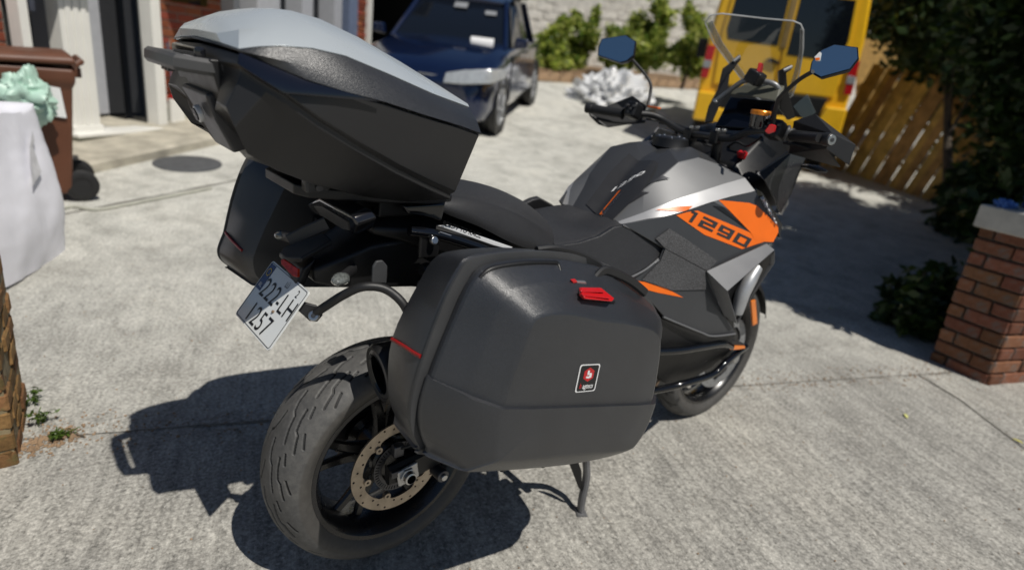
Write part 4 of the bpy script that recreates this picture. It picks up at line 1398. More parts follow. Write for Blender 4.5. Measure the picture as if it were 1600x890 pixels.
# right half rings: rear centre, rear corner ... front corner, front centre
U_ = [Vector((-0.414, 0, 1.337))] + [Vector(p) for p in [(-0.408, -0.130, 1.333), (-0.404, -0.205, 1.330), (-0.362, -0.235, 1.315), (-0.314, -0.255, 1.299), (-0.253, -0.265, 1.286), (-0.182, -0.268, 1.274), (-0.092, -0.262, 1.254), (-0.003, -0.252, 1.236), (0.059, -0.238, 1.221)]] + [Vector((0.145, -0.10, 1.226)), Vector((0.150, 0, 1.225))]
def half_to_full(h):
    """ring closed: right half (centre rear -> centre front) then left half back"""
    h = [Vector(p) for p in h]
    return h + [Vector((p.x, -p.y, p.z)) for p in h[-2:0:-1]]
n_u = len(U_)
# body: split line ring -> crease ring -> bottom ring
C_ = [Vector((-0.420, 0, 1.310))] + [Vector(p) for p in [(-0.414, -0.135, 1.309), (-0.407, -0.207, 1.311), (-0.376, -0.236, 1.291), (-0.351, -0.252, 1.277), (-0.293, -0.258, 1.240), (-0.222, -0.256, 1.202), (-0.133, -0.250, 1.159), (-0.053, -0.240, 1.125), (0.018, -0.222, 1.097)]] + [Vector((0.10, -0.09, 1.118)), Vector((0.104, 0, 1.117))]
L_b = [Vector((-0.395, 0, 1.19))] + [Vector(p) for p in [(-0.420, -0.135, 1.244), (-0.423, -0.195, 1.243), (-0.414, -0.205, 1.213), (-0.388, -0.180, 1.167), (-0.339, -0.175, 1.138), (-0.267, -0.170, 1.109), (-0.173, -0.165, 1.085), (-0.056, -0.165, 1.066), (0.026, -0.185, 1.078)]] + [Vector((0.070, -0.08, 1.10)), Vector((0.072, 0, 1.099))]
K_b = [Vector((p.x * 0.80 - 0.02, p.y * 0.72, min(p.z - 0.012, 1.155) if i > 2 else p.z - 0.06)) for i, p in enumerate(L_b)]
def inset(ring, d, dz):
    c = sum(ring, Vector()) / len(ring)
    return [p + (Vector((c.x, c.y, p.z)) - p).normalized() * d + Vector((0, 0, dz)) for p in ring]
Uf, Cf, Lf, Kf = (half_to_full(q) for q in (U_, C_, L_b, K_b))
Ul = inset(Uf, 0.004, -0.004)
body = loft('case_body', [Kf, Lf, inset(Cf, 0.009, -0.018), inset(Cf, 0.010, -0.007), Cf, Ul], [M['case_smooth']] if 'case_smooth' in M else [M['plastic']], tc, smooth=32, bevel=0.003)
# lid: split ring -> silver edge ring -> ridge ring -> centre line
S_ = [Vector((-0.416, 0, 1.342))] + [Vector(p) for p in [(-0.408, -0.130, 1.337), (-0.403, -0.204, 1.332), (-0.379, -0.222, 1.339), (-0.349, -0.230, 1.344), (-0.297, -0.234, 1.346), (-0.238, -0.230, 1.340), (-0.148, -0.220, 1.317), (-0.042, -0.205, 1.288), (0.059, -0.188, 1.266)]] + [Vector((0.110, -0.085, 1.262)), Vector((0.112, 0, 1.262))]
Rg = [Vector((-0.414, 0, 1.354))] + [Vector(p) for p in [(-0.412, -0.120, 1.352), (-0.391, -0.170, 1.362), (-0.363, -0.180, 1.368), (-0.333, -0.186, 1.371), (-0.265, -0.188, 1.372), (-0.192, -0.184, 1.355), (-0.108, -0.176, 1.332), (-0.009, -0.160, 1.299), (0.086, -0.145, 1.270)]] + [Vector((0.092, -0.07, 1.278)), Vector((0.094, 0, 1.279))]
Tp = [Vector((-0.404, 0, 1.366))] + [Vector(p) for p in [(-0.403, -0.030, 1.364), (-0.382, -0.060, 1.378), (-0.351, -0.080, 1.390), (-0.316, -0.090, 1.399), (-0.280, -0.100, 1.404), (-0.232, -0.110, 1.397), (-0.154, -0.105, 1.375), (-0.059, -0.100, 1.340), (0.052, -0.090, 1.297)]] + [Vector((0.078, -0.04, 1.287)), Vector((0.080, 0, 1.287))]
Tc = [Vector((p.x, p.y * 0.02, p.z + 0.003)) for p in Tp]
Sf, Rf, Tf_, Tcf = (half_to_full(q) for q in (S_, Rg, Tp, Tc))
lid = loft('lid', [inset(Uf, 0.003, 0.002), Uf, [p.lerp(q, .5) + (p - Vector((p.x * .9, 0, p.z))).normalized() * 0.006 for p, q in zip(Uf, Sf)], Sf], M['lid_black'], tc, cap0=False, cap1=False, smooth=40)
top = loft('lid_panel', [inset(Sf, 0.004, -0.003), [p + Vector((0, 0, 0.002)) for p in Sf], Rf, Tf_, Tcf], M['silver_lid'], tc, cap0=False, smooth=28, bevel=0.004)
ttc = bvh(top)
tb = bvh(body)
obj('accent_panel', [(-0.404, -0.211, 1.328), (-0.317, -0.261, 1.297), (-0.192, -0.273, 1.274), (-0.353, -0.259, 1.276), (-0.407, -0.213, 1.311)], [(0, 1, 3, 4), (1, 2, 3)], M['accent_blue'], tc, smooth=60, solid=0.004, soff=0)
# badge on the lid, drawn in thin white lines
for pts in ([(385,22,0), (420,21,0)], [(380,24,0), (404,29,0), (424,26,0)], [(395,23,0), (404,29,0)], [(407,22,0), (415,27,0)], [(414,21,0), (423,26,0)]):
    P3 = []
    for (a, b, c) in pts:
        P3.append((a, b))
def lidline(p, q):
    p, q = Vector(p), Vector(q)
    out = []
    for k in range(7):
        v = p.lerp(q, k / 6)
        h = ttc.ray_cast(v + Vector((0, 0, 0.3)), Vector((0, 0, -1)))
        if h[0] is not None:
            out.append(h[0] + Vector((0, 0, 0.001)))
    return out
for p, q in (((-0.33, -0.015, 0), (-0.27, -0.015, 0)), ((-0.33, -0.045, 0), (-0.27, -0.045, 0)), ((-0.33, -0.045, 0), (-0.33, -0.015, 0)), ((-0.27, -0.045, 0), (-0.27, -0.015, 0)), ((-0.31, -0.06, 0), (-0.31, 0.0, 0)), ((-0.29, -0.06, 0), (-0.29, 0.0, 0))):
    L2 = lidline(p, q)
    if len(L2) > 1:
        sweep('badge_line', L2, rect(0.0018, 0.0008), M['white_print'], top, smooth=0)
# rear: black recess, lock panel, lock, carrying handle
prism('rear_recess', [(-0.428, -0.13, 1.312), (-0.428, 0.13, 1.312), (-0.41, 0.13, 1.245), (-0.41, -0.13, 1.245)], (0.02, 0, 0), M['plastic_dark'], tc, bevel=0.004)
lp = prism('lock_panel', [(-0.424, -0.085, 1.252), (-0.424, 0.085, 1.252), (-0.412, 0.085, 1.205), (-0.372, 0.055, 1.145), (-0.372, -0.055, 1.145), (-0.412, -0.085, 1.205)], (0.03, 0, 0.01), M['lock_grey'] if 'lock_grey' in M else M['grey_plastic'], tc, bevel=0.006)
lkc = Vector((-0.415, -0.02, 1.213))
lkd = Vector((-0.93, 0, -0.30)).normalized()
cyl('lock_ring', lkc, lkc + lkd * 0.010, 0.0155, M['rail_silver'], lp, bevel=0.002)
cyl('lock_barrel', lkc + lkd * 0.009, lkc + lkd * 0.0125, 0.0115, M['print_black'], lp)
box('key_slot', lkc + lkd * 0.0128, (0.001, 0.011, 0.0025), M['alu'], lp, rot=lkd.to_track_quat('X', 'Z').to_matrix(), bevel=0)
box('latch', (-0.432, -0.02, 1.318), (0.018, 0.16, 0.018), M['smoke_lens'], tc, bevel=0.004)
hl = [(-0.385, -0.112, 1.296), (-0.43, -0.112, 1.298), (-0.462, -0.100, 1.300), (-0.468, -0.06, 1.302), (-0.468, 0.06, 1.302), (-0.462, 0.100, 1.300), (-0.43, 0.112, 1.298), (-0.385, 0.112, 1.296)]
hd = sweep('handle', hl, rect(0.036, 0.026, 0.006), M['handle'] if 'handle' in M else M['plastic'], tc, smooth=25)
for k in (-0.05, -0.03, -0.01):
    box('handle_slot', (-0.470, k - 0.01, 1.2865), (0.010, 0.012, 0.006), M['print_black'], hd, bevel=0.001)
# rack plate under the top case (belongs to the motorcycle)
rk = prism('tail_rack', [(-0.27, -0.08, 1.092), (-0.25, -0.11, 1.09), (-0.10, -0.15, 1.082), (0.06, -0.15, 1.070), (0.085, -0.12, 1.068), (0.085, 0.12, 1.068), (0.06, 0.15, 1.070), (-0.10, 0.15, 1.082), (-0.25, 0.11, 1.09), (-0.27, 0.08, 1.092)], (0, 0, -0.022), M['plastic_dark'], bike, bevel=0.004)
prism('rack_lip', [(-0.068, -0.160, 1.056), (0.039, -0.155, 1.055), (0.044, -0.155, 1.047), (0.036, -0.155, 1.014), (0.001, -0.160, 1.026), (-0.054, -0.165, 1.038)], (0, 0.03, 0.0), M['gloss_black'], bike, bevel=0.004)
box('rack_foot', (-0.235, -0.105, 1.095), (0.05, 0.03, 0.03), M['grey_plastic'], bike, bevel=0.006)
cyl('rack_screw', (-0.235, -0.118, 1.092), (-0.235, -0.126, 1.092), 0.008, M['dark_steel'], bike, bevel=0.001)
box('rack_support', (0.0, -0.1, 1.045), (0.2, 0.03, 0.05), M['plastic_dark'], bike, bevel=0.006)
box('rack_support', (0.0, 0.1, 1.045), (0.2, 0.03, 0.05), M['plastic_dark'], bike, bevel=0.006)
box('rack_support', (-0.08, 0.0, 1.05), (0.10, 0.12, 0.05), M['plastic_dark'], bike, bevel=0.01)

# ---------------- side cases
def ring_xz(pts, y, n=5, sharp=None):
    P = [Vector((a, y, b)) for a, b in pts]
    return spline(P, n, closed=True)
CE = Vector((0.2, 0, 0.74))
seam = [(q[0], q[2]) for q in [(-0.142, -0.437, 0.637), (-0.168, -0.437, 0.665), (-0.192, -0.437, 0.729), (-0.184, -0.437, 0.813), (-0.143, -0.437, 0.944), (-0.111, -0.437, 1.007), (-0.086, -0.437, 1.028), (-0.009, -0.437, 1.031), (0.090, -0.437, 1.023), (0.193, -0.437, 1.002), (0.328, -0.437, 0.952)]] + [(0.50, 0.83), (0.525, 0.70), (0.515, 0.57), (0.47, 0.475), (0.40, 0.455), (0.20, 0.505)]
inner = [(q[0], q[2]) for q in [(-0.123, -0.310, 0.616), (-0.147, -0.310, 0.652), (-0.167, -0.310, 0.717), (-0.165, -0.310, 0.834), (-0.112, -0.310, 0.944), (-0.082, -0.310, 0.988), (-0.042, -0.310, 1.000), (0.060, -0.310, 0.997), (0.164, -0.310, 0.984), (0.277, -0.310, 0.963), (0.398, -0.310, 0.917)]] + [(0.45, 0.83), (0.475, 0.70), (0.465, 0.58), (0.42, 0.50), (0.35, 0.48), (0.15, 0.525)]
oss = [(q[0], q[2]) for q in [(-0.129, -0.462, 0.641), (-0.156, -0.462, 0.669), (-0.178, -0.462, 0.739), (-0.166, -0.462, 0.819), (-0.117, -0.462, 0.949), (-0.087, -0.462, 1.003), (-0.050, -0.462, 1.018), (0.019, -0.462, 1.019), (0.086, -0.462, 1.012), (0.169, -0.462, 0.996), (0.299, -0.462, 0.953)]] + [(0.495, 0.82), (0.515, 0.70), (0.505, 0.57), (0.465, 0.485), (0.40, 0.468), (0.20, 0.517)]
face = [(q[0], q[2]) for q in [(-0.090, -0.514, 0.636), (-0.115, -0.514, 0.655), (-0.124, -0.514, 0.704), (-0.122, -0.514, 0.797), (-0.083, -0.514, 0.927), (-0.061, -0.514, 0.977), (-0.033, -0.514, 0.990), (0.025, -0.514, 0.991), (0.097, -0.514, 0.981), (0.189, -0.514, 0.957), (0.302, -0.514, 0.915), (0.418, -0.514, 0.848), (0.447, -0.514, 0.725), (0.439, -0.514, 0.603), (0.399, -0.514, 0.530), (0.347, -0.514, 0.519), (0.161, -0.514, 0.558)]]
def off_ring(pts, d):
    c = Vector((sum(p[0] for p in pts) / len(pts), sum(p[1] for p in pts) / len(pts)))
    o = []
    for p in pts:
        v = Vector(p) - c
        o.append(tuple(c + v * (1 - d / v.length)))
    return o
def side_case(name, sg, label):
    root = empty(name, (0.2, 0.4 * sg, 0.50), label, 'luggage case', 'side cases')
    Y = lambda v: -v * sg if sg < 0 else v
    def rg(pts, y, n=4):
        q = ring_xz(pts, y * sg, n)
        if sg > 0:      # the far case hangs a touch higher and further back
            q = [Vector((v.x - 0.078 * min(max((.45 - v.x) / .55, 0), 1.1), v.y, (v.z + 0.045 * min(max((v.z - .84) / .16, 0), 1.1)) if v.z > .84 else .84 - (.84 - v.z) * .5)) for v in q]
        return q
    ish = loft('inner_shell', [rg(off_ring(inner, .10), .275), rg(off_ring(inner, .02), .285), rg(inner, .31), rg(seam, .425), rg(off_ring(seam, .004), .432)], M['case'], root, smooth=40)
    loft('seal', [rg(off_ring(seam, .022), .430), rg(off_ring(seam, .022), .447)], M['rubber_dark'], root, smooth=50)
    loft('seal_rim', [rg(off_ring(seam, .004), .4335), rg(off_ring(seam, -.003), .436), rg(off_ring(seam, -.002), .441), rg(off_ring(seam, .010), .4425)], M['grey_plastic'], root, smooth=50)
    osh = loft('outer_shell', [rg(off_ring(oss, -.002), .446), rg(off_ring(oss, -.002), .456), rg(oss, .462), rg(off_ring(face, -.003), .506), rg(off_ring(face, .003), .514), rg(off_ring(face, .047), .547), rg(off_ring(face, .056), .551), rg(off_ring(face, .12), .555)], M['case'], root, smooth=26, bevel=0.0025, bang=18, bseg=2)
    # lower shell stands a little proud below a sloping ledge
    low = loft('lower_shell', [rg(off_ring(oss, -.006), .447), rg(off_ring(oss, -.006), .462), rg(off_ring(face, -.010), .512), rg(off_ring(face, -.003), .527), rg(off_ring(face, .040), .555), rg(off_ring(face, .050), .558), rg(off_ring(face, .12), .561)], M['case'], root, smooth=50)
    bm = bmesh.new()
    bm.from_mesh(low.data)
    PA, PB, PC_ = Vector((-0.166, -0.462, 0.819)), Vector((-0.140, -0.545, 0.801)), Vector((0.391, -0.545, 0.659))
    PA.y *= -sg; PB.y *= -sg; PC_.y *= -sg
    nn = (PB - PA).cross(PC_ - PA).normalized()
    if nn.z < 0:
        nn = -nn
    bmesh.ops.bisect_plane(bm, geom=bm.verts[:] + bm.edges[:] + bm.faces[:], plane_co=PA, plane_no=nn, clear_outer=True)
    ed = [e for e in bm.edges if e.is_boundary]
    bmesh.ops.holes_fill(bm, edges=ed, sides=0)
    bmesh.ops.recalc_face_normals(bm, faces=bm.faces)
    bm.to_mesh(low.data)
    bm.free()
    low.data.shade_smooth()
    low.data.set_sharp_from_angle(angle=R(45))
    # red strip round the back of the inner shell
    S0, S1 = Vector((-0.168, -0.312, 0.833)), Vector((-0.200, -0.428, 0.850))
    S0.y *= -sg; S1.y *= -sg
    t_in = bvh(ish)
    pts = []
    for k in range(9):
        v = S0.lerp(S1, k / 8)
        h = t_in.ray_cast(v - Vector((0.2, 0, 0)), Vector((1, 0, 0)))
        pts.append((h[0] if h[0] is not None else v) + Vector((-0.0015, 0, 0)))
    sweep('red_strip', pts, rect(0.006, 0.0075, 0.002), M['red_dark'], root, up=(0, 0, 1), smooth=40)
    return root, osh, low, ish
rc, rc_out, rc_low, rc_in = side_case('side_case', -1, 'black side case with red latch and logo sticker on the near side')
lc, lc_out, lc_low, lc_in = side_case('side_case', 1, 'black side case on the far side, behind the number plate')
rc_tree = bvh(rc_out)
# dark tube as the rim's shadow line on the near case, recess, latch and handle
def rc_parts():
    tube('rim_shadow', [(-0.084, -0.462, 1.000), (-0.069, -0.463, 1.012), (-0.044, -0.464, 1.017), (0.015, -0.466, 1.018), (0.085, -0.466, 1.011), (0.101, -0.467, 1.006), (0.100, -0.478, 0.995)], 0.0048, M['plastic_dark'], rc, n=8)
    prism('latch_recess', [(0.107, -0.490, 0.981), (0.168, -0.466, 0.982), (0.240, -0.466, 0.965), (0.291, -0.480, 0.931), (0.219, -0.532, 0.929), (0.121, -0.532, 0.946)], (0, 0.03, 0.0), M['plastic_dark'], rc, bevel=0.003)
    la = prism('latch', [(0.120, -0.512, 0.971), (0.181, -0.510, 0.961), (0.207, -0.528, 0.940), (0.191, -0.536, 0.939), (0.109, -0.536, 0.957), (0.105, -0.530, 0.964)], (0, -0.010, 0.004), M['red'], rc, bevel=0.003)
    prism('latch_ridge', [(0.103, -0.536, 0.970), (0.183, -0.540, 0.951), (0.182, -0.542, 0.950), (0.104, -0.538, 0.967)], (0, -0.004, 0.0), M['red'], la, bevel=0.001)
    prism('latch_ridge', [(0.107, -0.528, 0.974), (0.173, -0.528, 0.962), (0.177, -0.530, 0.960), (0.107, -0.530, 0.971)], (0, -0.004, 0.0), M['red'], la, bevel=0.001)
    sweep('handle', spline([(0.085, -0.420, 1.019), (0.133, -0.425, 1.019), (0.190, -0.430, 1.005), (0.233, -0.440, 0.986), (0.252, -0.450, 0.971), (0.215, -0.470, 0.967)], 5), rect(0.022, 0.014, 0.004), M['plastic'], rc, up=(0, 1, 0), smooth=30)
    sweep('handle_mount', spline([(0.196, -0.480, 0.961), (0.233, -0.470, 0.976), (0.264, -0.470, 0.972), (0.329, -0.475, 0.944), (0.385, -0.480, 0.909)], 5), rect(0.020, 0.012, 0.004), M['plastic'], rc, up=(0, 1, 0), smooth=30)
    prism('hinge', [(0.110, -0.500, 0.984), (0.147, -0.500, 0.978), (0.152, -0.500, 0.971), (0.119, -0.500, 0.977)], (0, -0.006, 0.0), M['alu'], rc, bevel=0.001)
    prism('hinge_tag', [(0.101, -0.505, 0.988), (0.113, -0.505, 0.988), (0.122, -0.505, 0.980), (0.109, -0.505, 0.980)], (0, -0.004, 0.0), M['red'], rc, bevel=0.001)
    box('case_foot', (0.234, -0.420, 0.495), (0.12, 0.05, 0.02), M['plastic_dark'], rc, bevel=0.004)
    box('case_foot', (0.114, -0.400, 0.513), (0.10, 0.05, 0.02), M['plastic_dark'], rc, bevel=0.004)
rc_parts()
# sticker: black tag with white rim, red hexagon and wordmark
sA, sB, sC = Vector((0.118, -0.556, 0.823)), Vector((0.173, -0.556, 0.812)), Vector((0.115, -0.556, 0.764))
sX = (sB - sA)
sY = (sA - sC)
sO = sA + sX / 2 - sY / 2 + Vector((0, -0.05, 0))
sw, sh_ = sX.length, sY.length
sX.normalize()
sY = (sY - sX * 0).normalized()
def st_poly(name, pts, mat, off, parent):
    return drape(name, [[sO + sX * a * sw + sY * b * sh_ for a, b in pts]], rc_tree, mat, parent, direction=(0, 1, 0), off=off, edge=0.012)
rr_ = [(a, b) for a, b in rrect(1.0, 1.0, 0.09)]
stk = st_poly('sticker', [(a * 1.12, b * 1.05) for a, b in rr_], M['white_print'], 0.0008, rc)
st_poly('sticker_face', [(a * 1.0, b * 0.97) for a, b in rr_], M['decal_black'], 0.0012, stk)
hexa = [(0.30 * math.cos(R(60 * k + 30)) * 1.05, 0.14 + 0.27 * math.sin(R(60 * k + 30))) for k in range(6)]
st_poly('sticker_logo', hexa, M['red'], 0.0017, stk)
st_poly('sticker_logo', [(-0.10, 0.30), (0.0, 0.30), (0.0, 0.21), (0.15, 0.19), (0.15, 0.03), (0.0, 0.0), (-0.14, 0.02), (-0.14, 0.08), (0.03, 0.08), (0.03, 0.13), (-0.10, 0.13)], M['white_print'], 0.0022, stk)
text_on('lettering', 'agtecs', sO + sX * sw * 0.075 - sY * sh_ * 0.30, sX, sY, sh_ * 0.27, M['white_print'], stk, tree=rc_tree, direction=(0, 1, 0), off=0.002, width=0.82, bold=0.0002)
text_on('lettering', 'b', sO - sX * sw * 0.335 - sY * sh_ * 0.28, sX, sY, sh_ * 0.28, M['red'], stk, tree=rc_tree, direction=(0, 1, 0), off=0.002, width=0.85, bold=0.0002)


# ================================================================ FRONT HALF OF THE MOTORCYCLE
# engine, frame and belly, dark masses below the tank
loft('engine', [[(x, y * w, z) for (y, z) in ((-.6, zl), (-1, zl + .1), (-1, zh - .06), (-.7, zh), (.7, zh), (1, zh - .06), (1, zl + .1), (.6, zl))]
     for x, w, zl, zh in ((0.48, .16, .34, .62), (0.62, .19, .30, .70), (0.85, .20, .28, .76), (1.02, .19, .30, .74), (1.14, .13, .36, .70))], M['plastic_dark'], bike, bevel=0.02, smooth=35)
lathe('clutch_cover', [(0.0001, -0.035), (0.07, -0.032), (0.10, -0.02), (0.115, 0.02)], (0.80, -0.20, 0.47), M['dark_steel'], bike, seg=40, smooth=35)
loft('belly_pan', [[(x, y * w, z) for (y, z) in ((-.5, zl), (-1, zl + .06), (-1, zh), (1, zh), (1, zl + .06), (.5, zl))] for x, w, zl, zh in ((.62, .14, .24, .34), (.9, .17, .22, .36), (1.13, .16, .26, .44), (1.22, .10, .36, .52))], M['grey_plastic'], bike, bevel=0.01, smooth=35)
loft('air_box', [[(x, y * w, z) for (y, z) in ((-1, zl), (-1, zh), (1, zh), (1, zl))] for x, w, zl, zh in ((.42, .15, .62, .86), (.75, .19, .62, .93), (1.10, .23, .70, 1.08), (1.24, .20, .72, 1.06))], M['plastic_dark'], bike, bevel=0.02, smooth=35)
loft('radiator', [[(x, y, z) for y, z in ((-.2, zl), (-.2, zh), (.2, zh), (.2, zl))] for x, zl, zh in ((1.19, .52, .92), (1.25, .50, .90))], M['dark_steel'], bike, bevel=0.006)
for sg in (1, -1):
    prism('side_frame', [(p[0], p[1] * sg, p[2]) for p in [(0.42, -.17, .66), (0.50, -.18, .82), (0.80, -.20, .86), (1.0, -.22, .70), (.86, -.21, .60), (.60, -.19, .60)]], (0, 0.02 * sg, 0), M['plastic_dark'], bike, bevel=0.006)
# rider's foot-peg bracket
box('peg_bracket', (0.50, -0.20, 0.44), (0.04, 0.025, 0.16), M['plastic_dark'], bike, rot=Matrix.Rotation(0.4, 3, 'Y'), bevel=0.006)
cyl('foot_peg', (0.52, -0.21, 0.40), (0.52, -0.29, 0.40), 0.016, M['rubber_dark'], bike, bevel=0.003)
# lower tank skid panel and crash bars
for sg in (1, -1):
    def sd(pts):
        return pts if sg == 1 else mirror_y(pts)
    prism('lower_panel', sd([(0.788, -0.265, 0.687), (0.815, -0.270, 0.682), (1.028, -0.320, 0.599), (1.163, -0.330, 0.586), (1.185, -0.312, 0.527), (0.977, -0.295, 0.560), (0.826, -0.265, 0.565)]), (0, 0.02 * sg, 0), M['plastic'], bike, bevel=0.004)
    if sg == 1:
        tube('panel_highlight', [(0.790, -0.276, 0.696), (0.855, -0.292, 0.669), (0.957, -0.316, 0.628), (1.016, -0.328, 0.608), (1.141, -0.338, 0.596)], 0.0035, M['scoop_grey'], bike, n=8)
    prism('lower_guard', sd([(0.826, -0.260, 0.565), (0.968, -0.290, 0.555), (1.201, -0.295, 0.516), (1.243, -0.295, 0.497), (1.152, -0.280, 0.434), (1.050, -0.260, 0.397), (0.945, -0.240, 0.404), (0.899, -0.230, 0.436)]), (0, 0.03 * sg, 0), M['plastic_dark'], bike, bevel=0.006)
    tube('upper_tube', sd([(0.784, -0.270, 0.577), (0.885, -0.295, 0.570), (1.009, -0.310, 0.564), (1.121, -0.315, 0.552), (1.189, -0.310, 0.525)]), 0.013, M['gloss_black'], bike)
    tube('crash_bar', sd([(0.865, -0.200, 0.376), (0.914, -0.240, 0.393), (1.007, -0.285, 0.418), (1.132, -0.300, 0.426), (1.206, -0.305, 0.466), (1.341, -0.290, 0.484)]), 0.0125, M['gloss_black'], bike)
    tube('tie_bar', sd([(0.913, -0.220, 0.388), (0.928, -0.230, 0.433), (0.945, -0.235, 0.470)]), 0.004, M['stitch'], bike, n=8)
prism('guard_end', [(1.152, -0.318, 0.544), (1.204, -0.315, 0.549), (1.282, -0.310, 0.518), (1.306, -0.310, 0.495), (1.222, -0.315, 0.508), (1.170, -0.318, 0.521)], (0, 0.02, 0), M['plastic'], bike, bevel=0.003)
prism('amber_marker', [(1.159, -0.321, 0.534), (1.205, -0.320, 0.529), (1.279, -0.316, 0.511), (1.289, -0.316, 0.499), (1.217, -0.320, 0.511), (1.169, -0.321, 0.522)], (0, 0.006, 0), M['orange_clear'], bike, bevel=0.001)
# radiator cowls
for sg in (1, -1):
    def sd(pts):
        return pts if sg == 1 else mirror_y(pts)
    A_ = [(0.947, -0.292, 0.830), (1.202, -0.334, 0.909), (1.233, -0.352, 0.889), (0.975, -0.362, 0.783)]
    B_ = [(0.947, -0.292, 0.830), (0.975, -0.362, 0.783), (1.114, -0.350, 0.640), (1.042, -0.334, 0.678)]
    Vv = sd(A_ + B_[2:])
    obj('radiator_cowl', Vv, [(0, 1, 2, 3), (0, 3, 4, 5)], M['scoop_grey'], bike, solid=0.006, bevel=0.003, smooth=20)
    obj('cowl_rim', sd([(1.233, -0.352, 0.889), (1.270, -0.345, 0.836), (1.263, -0.335, 0.817), (1.247, -0.335, 0.865)]), [(0, 1, 2, 3)], M['scoop_grey'], bike, solid=0.004, bevel=0.002, smooth=20)
    obj('cowl_rim', sd([(1.270, -0.345, 0.836), (1.150, -0.350, 0.719), (1.114, -0.350, 0.640), (1.124, -0.335, 0.655), (1.152, -0.335, 0.727), (1.256, -0.335, 0.832)]), [(0, 1, 2, 3, 4, 5)], M['grey_plastic'], bike, solid=0.004, bevel=0.002, smooth=20)
    obj('cowl_inside', sd([(1.034, -0.325, 0.768), (1.301, -0.315, 0.867), (1.337, -0.310, 0.815), (1.182, -0.315, 0.617)]), [(0, 1, 2, 3)], M['plastic_dark'], bike, solid=0.004, smooth=20)
    lm = sweep('fog_lamp', [Vector(p) for p in sd([(1.116, -0.336, 0.678), (1.110, -0.342, 0.749), (1.135, -0.342, 0.797), (1.172, -0.338, 0.829)])], circ(0.024, 18), M['lamp_silver'], bike, scale=[.85, 1, 1.0, .75], smooth=50)
# dark fairing edge with small white lettering, wing panel in front of it
for sg in (1, -1):
    def sd(pts):
        return pts if sg == 1 else mirror_y(pts)
    ed = prism('fairing_edge', sd([(1.168, -0.265, 1.080), (1.187, -0.285, 1.067), (1.311, -0.318, 0.962), (1.320, -0.318, 0.912), (1.287, -0.320, 0.942), (1.167, -0.277, 1.062)]), (0, 0.03 * sg, 0), M['gloss_black'], bike, bevel=0.002)
    if sg == 1:
        te = bvh(ed)
        text_on('lettering', 'ADVENTURE', (1.223, -0.312, 1.012), Vector((1.297, -0.318, 0.957)) - Vector((1.192, -0.285, 1.056)), Vector((1.246, -0.312, 1.018)) - Vector((1.223, -0.312, 1.012)), 0.030, M['white_print'], ed, width=0.72, bold=0.0005, off=0.001, tree=te, direction=(0, 1, 0))
    obj('wing_panel', sd([(1.205, -0.240, 1.120), (1.331, -0.270, 1.195), (1.440, -0.270, 1.180), (1.451, -0.260, 1.141), (1.438, -0.255, 1.047), (1.364, -0.270, 0.985), (1.294, -0.280, 1.031), (1.184, -0.275, 1.109)]), [(0, 1, 2, 3, 7), (7, 3, 4, 6), (6, 4, 5)], M['grey_paint2'], bike, solid=0.006, bevel=0.003, smooth=25)
    obj('wing_top_lit', sd([(1.201, -0.242, 1.121), (1.311, -0.272, 1.199), (1.436, -0.275, 1.179), (1.190, -0.279, 1.108)]), [(0, 1, 2, 3)], M['scoop_grey'], bike, solid=0.006, bevel=0.002, smooth=25)  # paler sheet over the dark wing, sunlight on its top put into the colour
    prism('lamp_trim', sd([(1.381, -0.265, 0.980), (1.433, -0.255, 1.040), (1.464, -0.250, 1.009), (1.413, -0.260, 0.972)]), (0, 0.02 * sg, 0), M['alu'], bike, bevel=0.002)
sweep('indicator', [Vector(p) for p in [(1.448, -0.250, 1.148), (1.440, -0.290, 1.151), (1.432, -0.330, 1.150), (1.435, -0.360, 1.147)]], circ(0.012, 12, 0.009), M['gloss_black'], bike, scale=[.7, .9, 1.2, .5], smooth=50)
# nose: dark cockpit fairing under the screen
loft('nose_fairing', [[(x, y * w, z) for (y, z) in ((-1, zl), (-1.05, (zl + zh) / 2), (-.7, zh), (.7, zh), (1.05, (zl + zh) / 2), (1, zl))]
     for x, w, zl, zh in ((1.22, .20, 1.00, 1.13), (1.34, .21, .98, 1.22), (1.50, .19, .98, 1.25), (1.66, .13, 1.0, 1.22), (1.74, .06, 1.04, 1.16))], M['plastic_dark'], bike, bevel=0.015, smooth=40)
# display
DT = [(1.328, 0.033, 1.237), (1.410, 0.047, 1.346), (1.413, -0.133, 1.351), (1.341, -0.177, 1.255)]
ds = prism('display', DT, (0.02, 0, -0.014), M['display'], bike, bevel=0.006)
prism('display_hood', [(1.354, 0.027, 1.352), (1.386, -0.009, 1.389), (1.389, -0.146, 1.391), (1.352, -0.166, 1.349), (1.355, -0.064, 1.353)], (0.035, 0, 0.012), M['hood_olive'], bike, bevel=0.004)
